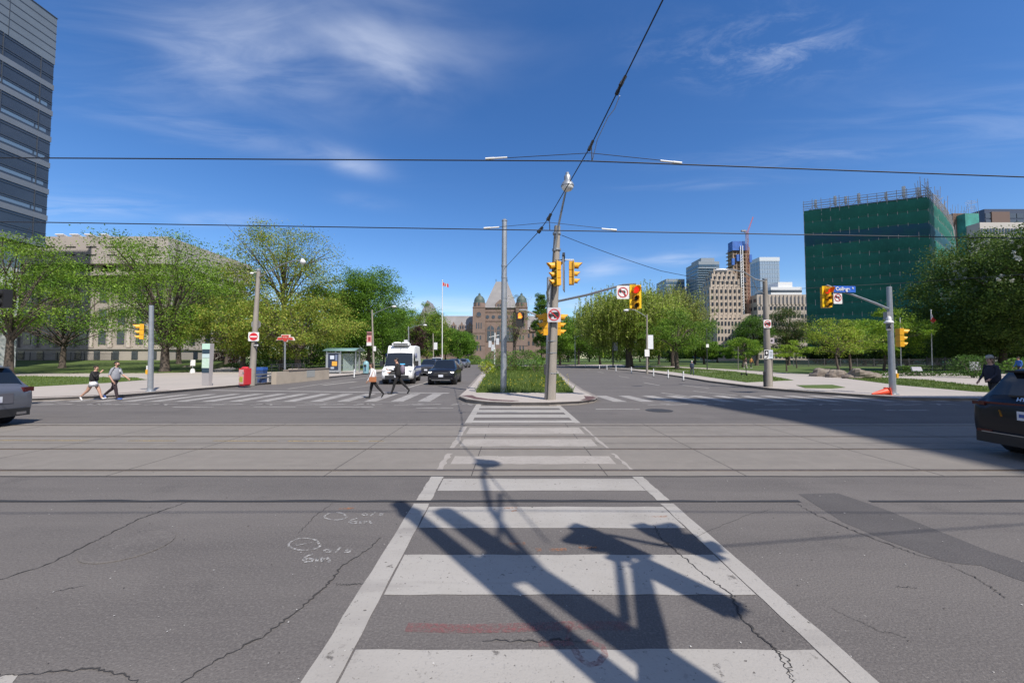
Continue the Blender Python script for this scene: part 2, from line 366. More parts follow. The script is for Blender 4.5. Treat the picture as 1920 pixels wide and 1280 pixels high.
# newer asphalt patches, utility covers
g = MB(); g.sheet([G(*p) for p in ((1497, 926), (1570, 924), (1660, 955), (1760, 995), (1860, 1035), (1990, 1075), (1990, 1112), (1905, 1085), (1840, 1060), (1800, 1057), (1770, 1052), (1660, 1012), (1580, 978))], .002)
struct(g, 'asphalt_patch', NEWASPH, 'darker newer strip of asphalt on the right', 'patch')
MANH = mat('manhole_iron', (.07, .065, .06), .6, .5, var=.3, scale=12)
def cover(px, py, r, m, name, label):
    c = G(px, py); g = MB(c); g.lathe([(r, .0), (r, .006), (r * .94, .010), (r * .9, .0085)], c + Vector((0, 0, .001)), 24)
    for k in range(-3, 4): g.box(c + Vector((k * r * .22, 0, .0046)), (r * .06, 1.2 * r * math.sqrt(max(.05, 1 - (k * .27) ** 2)), .003))
    o = g.build(name, m); tag(o, label, 'manhole cover', kind='thing'); return o
cover(1236, 769.5, .45, MANH, 'manhole_cover', 'round iron manhole cover in the lane beside the shadow edge')
cover(243, 1023, .34, ASPH, 'utility_cover', 'faint asphalt-filled round cover in the near left lane')

def band(name, pieces, m, label, z):
    g = MB()
    for p in pieces: g.sheet([(v.x, v.y, z) for v in p])
    return struct(g, name, m, label, 'road marking')
def rough_quad(a, b, c, d, z, amp, seed, n=14):
    """a-b near edge, d-c far edge, torn a little along the long edges"""
    r = random.Random(seed); lo = [a.lerp(b, k / n) for k in range(n + 1)]; hi = [d.lerp(c, k / n) for k in range(n + 1)]
    for k in range(1, n): lo[k].y += r.uniform(-amp, amp); hi[k].y += r.uniform(-amp, amp)
    return [(v.x, v.y, z) for v in lo] + [(v.x, v.y, z) for v in hi[::-1]]
# main crosswalk to the island
def edgeL(y): return 895 + (755 - y) * .6286
def edgeR(y): return 1045 + (y - 755) * 1.152
g = MB()
bars = [(1330, 1218), (1115, 1040), (990, 950), (920, 897.5)]
for k, (a, b) in enumerate(bars):
    g.sheet(rough_quad(G(edgeL(a) + (a - 671) * .115, a), G(edgeR(a) - (a - 671) * .095, a), G(edgeR(b) - (b - 671) * .095, b), G(edgeL(b) + (b - 671) * .115, b), .0036, .008, k))
for k, (a, b) in enumerate([(797.5 - 5, 788), (782.5, 777), (773.2, 768.2), (765, 761), (758.3, 755.2)]):
    g.sheet(rough_quad(G(edgeL(a) + (a - 671) * .1, a), G(edgeR(a) - (a - 671) * .08, a), G(edgeR(b) - (b - 671) * .08, b), G(edgeL(b) + (b - 671) * .1, b), .0036, .012, 30 + k))
for (a, b) in ((1330, 944), (938, 893)):
    for f, s, w in ((edgeL, 1, .105), (edgeR, -1, .09)):
        n = 16; L, Rr = [], []; r = random.Random(int(a))
        for k in range(n + 1):
            y = b + (a - b) * (k / n) ** 1.6
            L.append(G(f(y) + r.uniform(-.004, .004) * (y - 671), y)); Rr.append(G(f(y) + s * w * (y - 671) + r.uniform(-.004, .004) * (y - 671), y))
        g.sheet([(v.x, v.y, .0040) for v in L] + [(v.x, v.y, .0040) for v in Rr[::-1]])
for (a, b) in ((793, 755),):
    for f, s, w in ((edgeL, 1, .11), (edgeR, -1, .09)):
        g.sheet([(v.x, v.y, .0040) for v in (G(f(a), a), G(f(b), b), G(f(b) + s * w * (b - 671), b), G(f(a) + s * w * (a - 671), a))])
struct(g, 'crosswalk_marking', PAINT, 'bold white ladder crosswalk on the asphalt leading to the island', 'road marking')
g = MB()
for k, (a, b) in enumerate([(870, 855), (836.5, 823), (813.5, 801.5)]):
    g.sheet(rough_quad(G(edgeL(a) + (a - 671) * .11, a), G(edgeR(a) - (a - 671) * .11, a), G(edgeR(b) - (b - 671) * .1, b), G(edgeL(b) + (b - 671) * .115, b), .0038, .02, 50 + k))
for (a, b) in ((880, 850), (840, 800)):
    for f, s, w in ((edgeL, 1, .085), (edgeR, -1, .06)):
        n = 8; r = random.Random(int(a)); L, Rr = [], []
        for k in range(n + 1):
            y = b + (a - b) * k / n; L.append(G(f(y) + r.uniform(0, .02) * s * (y - 671), y)); Rr.append(G(f(y) + s * (w - r.uniform(0, .03)) * (y - 671), y))
        g.sheet([(v.x, v.y, .0042) for v in L] + [(v.x, v.y, .0042) for v in Rr[::-1]])
struct(g, 'worn_crosswalk_marking', TRACKPAINT, 'worn crosswalk bars over the concrete tram tracks', 'road marking')

# ladder crosswalks left and right of the island, stop line, lane lines, dashes
g = MB(); ya, yb = G(0, 752.5).y, G(0, 738).y
for k in range(17):
    x = -3.4 - k * 1.12
    p = [Vector((x, ya, 0)), Vector((x - .52, ya, 0)), Vector((x - .52 - .02 * 4, yb - max(0, k - 8) * .12, 0)), Vector((x - .02 * 4, yb - max(0, k - 8) * .12, 0))]
    g.sheet([(v.x, v.y, .0036) for v in p])
g.ribbon([(-20.5, ya - .1), (-2.9, ya - .1)], .1, .0042)
a, b = G(395, 731.5), G(842, 737); g.ribbon([a, b], .42, .0042)
struct(g, 'side_crosswalk_marking', OLDPAINT, 'worn ladder crosswalk and stop line in front of the white van', 'road marking')
g = MB()
for k in range(19):
    x = 4.2 + k * 1.12
    y1, y2 = G(0, 753).y, G(0, 743).y + .35
    g.sheet([(x, y1, .0036), (x + .55, y1, .0036), (x + .3, y2, .0036), (x - .25, y2, .0036)])
struct(g, 'far_crosswalk_marking', OLDPAINT, 'worn ladder crosswalk right of the island, half in shade', 'road marking')
g = MB()
for (x0, x1, py) in ((324, 400, 763), (475, 555, 762.5), (600, 700, 763), (780, 850, 764.5), (1117, 1200, 767), (1415, 1500, 767.5), (1560, 1620, 768), (1660, 1740, 769)):
    g.ribbon([G(x0, py), G(x1, py)], .16, .0036)
def bike_mark(px, py, sc):
    c = G(px, py)
    for (a, b) in (((-1.3, -.35), (-.1, .0)), ((-.1, .0), (-1.3, .35)), ((-.5, -.35), (.7, .0)), ((.7, .0), (-.5, .35)), ((1.1, -.3), (1.6, .25)), ((1.6, .25), (2.0, -.3)), ((1.1, .1), (2.2, .1))):
        g.ribbon([(c.x + a[0] * sc, c.y + a[1] * sc), (c.x + b[0] * sc, c.y + b[1] * sc)], .09, .0040)
for px in (110, 235, 430, 620, 800, 1265, 1480, 1700): bike_mark(px, 757.8, .9)
struct(g, 'cycle_crossing_marking', OLDPAINT, 'worn cycle chevrons and dashes across the side road', 'road marking')
g = MB()
def lane(pts, w=.14, dash=None):
    P_ = [G(*p) for p in pts]
    g.ribbon(P_, w, .0036)
lane([(540, 729), (640, 714), (700, 706), (760, 697)], .15); lane([(605, 722), (668, 715)], .35); lane([(760, 728), (808, 714)], .15); lane([(655, 727.5), (700, 721.5)], .13)
lane([(838, 700), (862, 691), (870, 686), (872, 683.5)], .2)
for pts in (((1207, 717), (1237, 722.5)), ((1160, 705), (1180, 708)), ((1120, 697), (1133, 699)), ((1098, 692), (1106, 693.3)), ((1280, 722), (1330, 728)), ((1205, 706), (1225, 708.5)), ((1150, 696), (1163, 697.3)), ((1240, 736), (1300, 745)), ((1300, 733), (1395, 743)), ((1080, 687.5), (1086, 688.2)), ((1120, 690.5), (1132, 691.3))): lane(pts, .15)
g.sheet([(v.x, v.y, .0036) for v in (G(-80, 1300), G(8, 1300), G(34, 1266), G(14, 1264))])
struct(g, 'lane_marking', PAINT, 'white lane lines on the avenue', 'road marking')
g = MB()
for (x0, x1) in ((-20, 168), (240, 330), (400, 520), (540, 672), (692, 720)): g.ribbon([G(x0, 825.5 + x0 * .002), G(x1, 825.5 + x1 * .002)], .075, .0040)
struct(g, 'yellow_line', YELLOW, 'worn yellow centre line between the tram tracks', 'road marking')

# survey paint on the asphalt: circles with "o/s 6m", a red line and hook, orange flecks
CHALK = surface('survey_paint_white', [(0, 0, 0, (.36, .35, .34), 0, None)], rough=.9, bump=0, holes=[(30, .38, .62)])
REDP = surface('survey_paint_red', [(0, 0, 0, (.27, .10, .10), 0, None)], rough=.9, bump=0, holes=[(45, .36, .72), (3.5, .3, .66)])
ORNG = surface('survey_paint_orange', [(0, 0, 0, (.42, .17, .07), 0, None)], rough=.9, bump=0, holes=[(40, .4, .66), (9, .35, .6)])
GLY = {'o': [[(.5, 0), (.15, .2), (.1, .45), (.45, .6), (.8, .4), (.7, .1), (.5, 0)]], '/': [[(.1, -.15), (.75, .95)]], 's': [[(.85, .55), (.4, .6), (.25, .42), (.7, .28), (.65, .02), (.1, .05)]],
       '6': [[(.8, 1), (.35, .75), (.12, .3), (.3, 0), (.7, .05), (.8, .32), (.5, .48), (.2, .3)]], 'm': [[(0, 0), (.08, .55), (.12, .35), (.35, .55), (.42, 0), (.5, .4), (.75, .52), (.88, .3), (.95, 0)]]}
def scrawl(mb, txt, px, py, w, h, lw):
    for i, ch in enumerate(txt):
        for st in GLY[ch]:
            mb.ribbon([G(px + (i * 1.05 + a) * w, py - b * h) for a, b in st], lw, .0050)
def ring(mb, px, py, rx, ry, lw):
    mb.ribbon([G(px + rx * math.cos(t * .35) * (1 + .08 * math.sin(t)), py + ry * math.sin(t * .35)) for t in range(19)], lw, .0050)
g = MB(); ring(g, 571, 1020.5, 29, 11.5, .022); scrawl(g, 'o/s', 606, 1036, 18, 10, .024); scrawl(g, '6m', 566, 1054, 26, 15, .028); g.ribbon([G(555, 1023), G(585, 1017)], .012, .0052)
struct(g, 'survey_mark', CHALK, 'chalky white circle with o/s 6m sprayed on the near left lane', 'paint mark')
g = MB(); ring(g, 629, 968, 20, 7, .022); scrawl(g, 'o/s', 678, 967, 14, 7, .022); scrawl(g, '6m', 652, 982, 22, 10, .026)
struct(g, 'survey_mark', CHALK, 'smaller white circle with o/s 6m by the crosswalk edge', 'paint mark')
g = MB(); g.ribbon([G(762, 1176), G(860, 1179), G(960, 1177), G(1090, 1172), G(1180, 1174)], .09, .0048); g.ribbon([G(1010, 1208), G(1075, 1205)], .05, .0048)
g.ribbon([G(1076, 1215), G(1085, 1232), G(1104, 1247), G(1122, 1243), G(1134, 1228), G(1130, 1212), G(1100, 1202)], .045, .0048); g.ribbon([G(1070, 1172), G(1064, 1200)], .03, .0048)
struct(g, 'red_survey_mark', REDP, 'faded red spray line and hook on the crosswalk', 'paint mark')
g = MB()
for (a, b, c, w) in ((945, 970, 953, .05), (955, 985, 1020, .05), (635, 665, 954, .05), (958, 970, 958, .04), (1005, 1015, 1031, .06), (1030, 1062, 1031, .05), (1085, 1120, 1027, .04), (1220, 1250, 969, .04)): g.ribbon([G(a, c), G(b, c - 1)], w, .0048)
struct(g, 'orange_survey_mark', ORNG, 'small orange spray flecks on the crosswalk', 'paint mark')

g = MB(); r_ = random.Random(77)
for k in range(420):
    y = 2.2 + 12 * r_.random() ** 1.3; x = r_.uniform(-1.35, 1.35) * y; q = r_.uniform(.003, .0065) * (1 + y * .1); a = r_.uniform(0, 6)
    g.cm = 0 if r_.random() < .55 else 1
    g.sheet([(x + q * math.cos(a + i * 1.57) * r_.uniform(.5, 1.2), y + q * math.sin(a + i * 1.57), .0062) for i in range(4)])
o = g.build('road_grit', [mat('grit_pale', (.5, .48, .45), .8), mat('grit_dark', (.05, .04, .035), .9)]); tag(o, 'pale and dark specks of grit scattered over the near asphalt', 'grit', kind='stuff')
# ---------------------------------------------------------------- pavements, kerbs, lawns
def slab(name, px, label, m=WALK, h=.12):
    poly = [G(p[0], p[1], h) for p in px] if len(px[0]) == 2 else [Vector(p) for p in px]
    g = MB(); g.prism(poly, -.02, h); return struct(g, name, m, label, 'pavement')
KL = [(-500, 756), (-200, 753.5), (60, 747), (155, 743.3), (230, 739.5), (310, 733), (370, 728), (420, 723.6), (500, 717), (560, 711.2), (620, 705.6), (685, 699.5), (740, 694), (790, 689), (833, 684.6)]
left_poly = [G(x, y, .12) for x, y in KL] + [Vector((-40, 103, .12)), Vector((-158, 103, .12)), Vector((-158, 16, .12))]
slab('pavement', [tuple(v) for v in left_poly], 'pale concrete pavement on the left corner')
KR = [(2500, 747), (1920, 747), (1690, 745), (1650, 741.5), (1560, 735.5), (1511, 732.5), (1446, 727.5), (1380, 719.5), (1330, 713.5), (1280, 705.5), (1230, 698.5), (1180, 693), (1110, 687.5), (1060, 684.6)]
right_poly = [G(x, y, .12) for x, y in KR] + [Vector((22, 103, .12)), Vector((158, 103, .12)), Vector((158, 17, .12))]
slab('pavement', [tuple(v) for v in right_poly], 'pale concrete pavement on the right corner')
ISL = [(862, 741.5), (878, 748), (915, 752.5), (960, 754.2), (1030, 754.2), (1085, 752), (1112, 748.5), (1119, 744), (1108, 738.5), (1090, 730), (1068, 715), (1050, 700), (1042, 692), (1038, 687), (1030, 685.2), (925, 685.2), (916, 688.5), (905, 697), (890, 714), (876, 729)]
slab('traffic_island', [tuple(G(x, y, .13)) for x, y in ISL], 'concrete nose and kerb of the planted island', h=.13)
def kerb(pts, closed, label, h):
    g = MB()
    g.ribbon([G(x, y, h) for x, y in pts] if len(pts[0]) == 2 else pts, .17, h + .004)
    b = [G(x, y, h) for x, y in pts]
    n = len(b) - (0 if closed else 1)
    for i in range(n):
        p, q = b[i], b[(i + 1) % len(b)]; d = (q - p); o = Vector((-d.y, d.x, 0)).normalized() * .012
        mid = (b[0] + b[len(b) // 2]) / 2
        for s in (o, -o):
            vs = [p + s, q + s, q + s, p + s]; vs[2] = Vector((vs[2].x, vs[2].y, 0)); vs[3] = Vector((vs[3].x, vs[3].y, 0)); g.mesh_add(vs, [(0, 1, 2, 3)])
    struct(g, 'kerb', KERB, label, 'kerb')
kerb(KL, False, 'worn concrete kerb of the left corner', .12); kerb(KR, False, 'worn concrete kerb of the right corner', .12); kerb(ISL, True, 'rounded kerb of the island', .13)
PLATE = mat('tactile_rust', (.11, .06, .055), .8, var=.3, scale=9)
for (px, lab) in (([(866, 741), (885, 740.3), (893, 744), (915, 747.5), (945, 749.5), (975, 751), (960, 752), (925, 750.8), (890, 747.5)], 'rusty tactile plate on the left of the island nose'), ([(1095, 742), (1112, 742.6), (1117, 746), (1106, 750), (1088, 749.5), (1098, 746.5)], 'rusty tactile plate on the right of the island nose')):
    g = MB(); g.sheet([G(x, y, .136) for x, y in px]); struct(g, 'tactile_plate', PLATE, lab, 'tactile plate')
g = MB(); g.ribbon([G(-60, 748.6, .12), G(155, 741.9, .12), (G(318, 731.2, .12))], .16, .129); struct(g, 'tactile_strip', PLATE, 'rusty strip along the left corner kerb', 'tactile strip')

def zl(x, y): return .14 + max(0.0, min(y, 77) - 43) * .039
def hill(name, poly, zf, label, step=4.0):
    """lawn sheet over POLY (plan), height zf"""
    bm = bmesh.new(); f = bm.faces.new([bm.verts.new((p[0], p[1], 0)) for p in poly]); f.normal_update(); bmesh.ops.triangulate(bm, faces=[f])
    xs = [p[0] for p in poly]; ys = [p[1] for p in poly]
    for k in range(int((max(ys) - min(ys)) / step) + 1):
        geom = bm.verts[:] + bm.edges[:] + bm.faces[:]
        bmesh.ops.bisect_plane(bm, geom=geom, plane_co=(0, min(ys) + k * step + .01, 0), plane_no=(0, 1, 0))
    for v in bm.verts: v.co.z = zf(v.co.x, v.co.y)
    be = [e for e in bm.edges if len(e.link_faces) == 1]
    ex = bmesh.ops.extrude_edge_only(bm, edges=be)
    for v in ex['geom']:
        if isinstance(v, bmesh.types.BMVert): v.co.z = -.01
    for f in bm.faces:
        f.normal_update()
        if f.normal.z < -.01: f.normal_flip()
    me = bpy.data.meshes.new(name); bm.to_mesh(me); bm.free(); me.materials.append(GRASS)
    o = bpy.data.objects.new(name, me); C.objects.link(o); tag(o, label, 'lawn', kind='structure'); return o
def gp(pts, z=.13): return [(G(x, y, z).x, G(x, y, z).y) for x, y in pts]
hill('lawn', gp([(-400, 729), (62, 724.5), (200, 717.5), (275, 711.5), (252, 707.5), (46, 704.8), (-400, 707)]), lambda x, y: .14, 'grass strip behind the walking couple')
hill('lawn', gp([(-500, 700), (140, 699.5), (300, 699), (382, 696.5), (398, 694)]) + [(-43.5, 58), (-55, 77), (-158, 77), (-158, 34.5)], zl, 'sloping lawn below the stone building')
hill('lawn', [(-38, 54), (-24, 46), (-19, 60), (-19.5, 92), (-40, 101), (-110, 101), (-110, 79), (-53, 79)], lambda x, y: .14, 'lawn under the trees left of the avenue')
hill('lawn', gp([(1186, 691), (1262, 697), (1330, 707), (1400, 716.5), (1488, 712.5), (1440, 704), (1380, 696.5), (1330, 692.5), (1262, 688.5), (1215, 687.5)]), lambda x, y: .14, 'triangular lawn beside the right hand cycle lane')
hill('lawn', gp([(1180, 686), (1262, 686.5), (1330, 690), (1400, 694), (1475, 699), (1540, 702), (1600, 698), (1720, 694.5), (1920, 697), (2300, 700)]) + [(150, 60), (150, 102), (28, 102)], lambda x, y: .14, 'broad park lawn beyond the diagonal path')
hill('lawn', gp([(1586, 709), (1680, 721), (1830, 734), (1960, 738), (2300, 742), (2300, 728), (1840, 724), (1740, 712.5), (1640, 706.5)]), lambda x, y: .14, 'lawn strip along the right pavement')
hill('lawn', gp([(1493, 722), (1560, 721), (1585, 726), (1560, 728), (1510, 727)]), lambda x, y: .14, 'small worn grass patch by the concrete pole')
island_grass = gp([(893, 735.8), (1076, 735.8), (1066, 724), (1054, 711), (1046, 702), (1038, 694), (1030, 688), (930, 688), (921, 694), (911, 704), (902, 718)])
hill('lawn', island_grass, lambda x, y: .145, 'grass bed of the planted island')
hill('lawn', [(-158, 112.5), (158, 112.5), (158, 300), (-158, 300)], lambda x, y: .02 + (y - 112.5) * .006, 'park grass beyond the end of the road')
g = MB(); g.ribbon([G(1250, 694, .13), G(1330, 697, .13), G(1380, 695.5, .13)], 1.0, .146); struct(g, 'path', WALK, 'thin path across the right lawn', 'path')
# ================================================================ BUILDINGS
def merge_windows(root, items, name, m, unit, budget):
    """items: list of (centre, size, rz). The first BUDGET are parts of their own, the rest one part of kind stuff"""
    for c, d, rz in items[:budget]:
        o = bpy.data.objects.new(name, unit); C.objects.link(o); o.parent = root; o.location = c; o.scale = d; o.rotation_euler = (0, 0, rz)
    if len(items) > budget:
        g = MB()
        for c, d, rz in items[budget:]: g.box(c, d, rz)
        o = g.build(name, m, root); o['kind'] = 'stuff'
UNITS = {}
def unit(m):
    if m.name not in UNITS:
        g = MB(); g.box((0, 0, 0), (1, 1, 1)); o = g.build('window', m); UNITS[m.name] = o.data; bpy.data.objects.remove(o)
    return UNITS[m.name]
def wall_windows(p, q, z0, z1, cols, rows, fw, fh, depth=.12, skip=None, zs=None, m0=0.0):
    """window boxes on the wall from p to q (plan, outside on the right-hand side when walking p->q)"""
    p, q = Vector((p[0], p[1], 0)), Vector((q[0], q[1], 0)); d = q - p; L = d.length; d.normalize(); a = math.atan2(d.y, d.x); out = []
    n = Vector((d.y, -d.x, 0)); cw = (L - 2 * m0) / cols; rh = (z1 - z0) / rows
    for r in range(rows):
        for c in range(cols):
            if skip and skip(r, c): continue
            z = z0 + (r + .5) * rh
            out.append((p + d * (m0 + (c + .5) * cw) + n * (depth * .5 - .03) + Vector((0, 0, z)), (cw * fw, depth, rh * fh), a))
    return out
GLASSD = mat('dark_window_glass', (.035, .045, .06), .12, 0, spec=.8); GLASSB = mat('blue_window_glass', (.07, .13, .2), .1, .1, spec=.9)
GLASSM = mat('mid_window_glass', (.05, .06, .075), .15, 0, spec=.8)

# ---- left: glass and metal tower
PANEL = mat('tower_metal_panel', (.19, .22, .25), .45, .3, var=.08, scale=.3); SPAND = mat('tower_spandrel', (.2, .22, .25), .45, .3, var=.06, scale=.5)
TGLASS = mat('tower_glass', (.035, .042, .055), .08, 0, spec=.9, col2=(.06, .075, .1), scale=.08)
MULL = mat('tower_mullion', (.1, .11, .125), .4, .5)
def tower():
    Y1 = 55.0; X1 = P(86, 440, Y1).x; ztop = P(111, 36, Y1).z; zbot = P(86, 464, Y1).z; Y0 = 8.0; Xb = X1 - 34
    t = thing('glass_tower', 'grey glass and metal tower overhanging the lawn behind the silver car', 'office tower', (X1 - 17, 32, 0))
    o = t.location
    g = MB(o); g.box2((Xb, Y0, zbot), (X1 - .25, Y1 - .25, ztop - .3)); g.build('core', mat('tower_core', (.06, .065, .07), .7), t)
    zs = [P(88, y, Y1).z for y in (464, 443.5, 437, 398, 391, 352, 342, 305.5, 296, 263, 252, 216, 207, 176, 167, 133)]
    g = MB(o); g.box2((Xb + .5, Y0 + .5, 0), (X1 - 8, Y1 - 20, zbot)); g.build('ground_storey', TGLASS, t)
    g = MB(o); g.box2((X1 - 3.2, Y1 - 3.2, 0), (X1 - 1.6, Y1 - 1.4, zbot)); g.build('column', mat('tower_column', (.55, .57, .58), .5, var=.05), t)
    top = P(105, 122, Y1).z; nfl = 7
    fh = (top - zbot) / (nfl + .0)
    for k in range(nfl):
        z = zbot + k * fh
        g = MB(o)                                                       # spandrel band wraps east and north faces
        g.box2((X1 - .25, Y0, z), (X1 + .06, Y1 + .06, z + fh * .2)); g.box2((Xb, Y1 - .25, z), (X1 - .26, Y1 + .06, z + fh * .2))
        g.build('spandrel', SPAND, t)
        g = MB(o); g.box2((X1 - .3, Y0, z + fh * .2), (X1 - .02, Y1 - .02, z + fh)); g.build('window_band', TGLASS, t)
        g = MB(o)
        for j in range(1, 12):
            y = Y1 - j * 4.1 + 2.6
            g.box2((X1 - .02, y - .05, z + fh * .2), (X1 + .05, y + .05, z + fh))
        for f in (.42, .5, .9): g.box2((X1 - .02, Y0, z + fh * f), (X1 + .035, Y1, z + fh * f + .07))
        g.build('mullion', MULL, t)
        if k in (1, 2, 3, 4, 5):
            for j, (a, b) in enumerate(((2.0, 6.5), (.6, 1.8))):
                g = MB(o); g.box2((X1 - .03, Y1 - b, z + fh * .28), (X1 - .012, Y1 - a, z + fh * .42)); g.build('blind', mat('tower_blind', (.13, .2, .3), .3), t)
    g = MB(o); g.box2((X1 - .3, Y0, top), (X1 + .05, Y1 + .05, ztop)); g.build('parapet_panel', PANEL, t)
    g = MB(o)
    for k in range(1, 6): z = top + (ztop - top) * k / 6; g.box2((X1 + .05, Y0, z - .05), (X1 + .08, Y1 + .06, z + .05))
    for j in range(1, 10): y = Y1 - j * 5.2; g.box2((X1 + .05, y - .03, top), (X1 + .075, y + .03, ztop))
    g.box2((X1 - .3, Y0, ztop), (X1 + .12, Y1 + .1, ztop + .12))
    g.build('panel_joint', MULL, t)
tower()

# ---- left: stone building with an upper addition
STONE = surface('pale_stone', [(0, 0, 0, (.40, .36, .32), 0, None), (.3, .35, .7, (.32, .29, .26), .7, None), (2.2, .45, .7, (.43, .39, .345), .5, None)], rough=.85, bump=.1)
STONEU = surface('upper_stone', [(0, 0, 0, (.43, .385, .355), 0, None), (.2, .35, .7, (.36, .325, .30), .7, None)], rough=.85, bump=.05)
DARKGAP = mat('deep_opening', (.02, .02, .022), .9)
def stone_building():
    Y0 = 75.0; X1 = P(318, 500, Y0).x; Xw = -125; Y1 = 97.0
    zb = 1.2; zt = P(200, 447, Y0).z; zc1 = P(200, 497, Y0).z; zc2 = P(200, 512, Y0).z
    t = thing('stone_building', 'long pale stone building with slotted top storey behind the lawn trees', 'building', (X1 - 30, Y0 + 11, 0)); o = t.location
    g = MB(o); g.box2((Xw, Y0 + .6, zb - 1.2), (X1 - .6, Y1, zc2)); g.build('wall', STONE, t)
    g = MB(o); g.box2((Xw, Y0 - 1.2, zc1 + .0), (X1 + .6, Y1 + 1, zt)); g.build('upper_wall', STONEU, t)
    g = MB(o); g.box2((Xw, Y0 + .3, zc2), (X1 - .2, Y1, zc1)); g.build('recess', DARKGAP, t)
    g = MB(o)
    for k in range(18): x = X1 - .8 - k * 4.2; g.box2((x - .35, Y0 - .6, zc2), (x + .35, Y0 + .3, zc1))
    for k in range(5): y = Y0 + 1 + k * 4.2; g.box2((X1 - .2, y - .35, zc2), (X1 + .35, y + .35, zc1))
    g.box2((Xw, Y0 - 1.3, zc2 - .7), (X1 + .8, Y1 + .6, zc2)); g.build('cornice', STONE, t)
    bz = P(200, 655, Y0).z
    g = MB(o); g.box2((Xw, Y0 - .2, -.2), (X1 + .2, Y1, bz)); g.build('plinth', STONE, t)
    g = MB(o); g.box2((Xw, Y0 - .45, bz), (X1 + .45, Y1 + .2, bz + .28)); g.build('string_course', STONE, t)
    W = []
    for k in range(15):                                               # slots in the upper storey, lower openings
        for r in range(2): W.append((Vector((X1 - 2 - k * 3.9, Y0 - 1.2, zt - 2.0 - r * 1.5)) - o, (1.9, .1, .22), 0))
    for k in range(6):
        for r in range(2): W.append((Vector((X1 + .6, Y0 + 1 + k * 3.6, zt - 2.0 - r * 1.5)) - o, (1.9, .1, .22), R(90)))
    merge_windows(t, W, 'slot', DARKGAP, unit(DARKGAP), 20)
    W = []
    for k in range(10):
        x = X1 - 2.2 - k * 3.55
        W.append((Vector((x, Y0 - .22, bz - 1.1)) - o, (1.15, .12, 1.5), 0))
        for r, (za, h) in enumerate(((bz + 2.3, 2.6), (bz + 6.2, 2.9), (bz + 10.1, 2.3))): W.append((Vector((x, Y0 + .58, za)) - o, (1.35, .12, h), 0))
    for k in range(5):
        y = Y0 + 2.4 + k * 4.2
        W.append((Vector((X1 + .2, y, bz - 1.1)) - o, (1.15, .12, 1.5), R(90)))
        for za, h in ((bz + 2.3, 2.6), (bz + 6.2, 2.9), (bz + 10.1, 2.3)): W.append((Vector((X1 - .58, y, za)) - o, (1.35, .12, h), R(90)))
    merge_windows(t, W, 'window', GLASSD, unit(GLASSD), 70)
    for k in range(11):
        x = X1 - .45 - k * 3.55
        g = MB(o); g.lathe([(.42, bz + .4), (.42, bz + .8), (.34, bz + .95), (.3, zc2 - 1.2), (.42, zc2 - 1.0), (.45, zc2 - .72)], (x, Y0 + .25, 0), 10); g.build('pilaster', STONE, t, smooth=True)
    for k in range(4):                                               # roof plant
        c = P(118 + k * 27, 443, Y0 + 6)
        g = MB(o); M = Matrix.Rotation(R(-18), 3, 'X'); g.box(c, (1.7, 1.5, .2), M=M); g.tube([c - Vector((0, 0, .9)), c], .12, 6); g.build('roof_dish', mat('roof_dish', (.6, .6, .6), .5), t)
    g = MB(o); g.lathe([(1.6, 0), (1.6, .25), (1.0, .7), (.2, .85)], (X1 - 3, Y0 + 18, zt), 14); g.build('roof_cap', mat('roof_dish', (.6, .6, .6), .5), t, smooth=True)
    # low pale terrace wall carrying on behind the trees
    t = thing('terrace_wall', 'low pale stone terrace wall running right of the stone building', 'wall', (-50, 98, 0)); o = t.location
    g = MB(o); g.box2((-61, 97.6, 0), (-36, 98.4, 2.1)); g.box2((-61.2, 97.4, 2.1), (-35.8, 98.6, 2.4)); g.build('wall', STONE, t)
    for k in range(7): g = MB(o); g.box2((-59 + k * 3.4, 97.45, .4), (-57.9 + k * 3.4, 97.62, 1.7)); g.build('window', GLASSD, t)
stone_building()

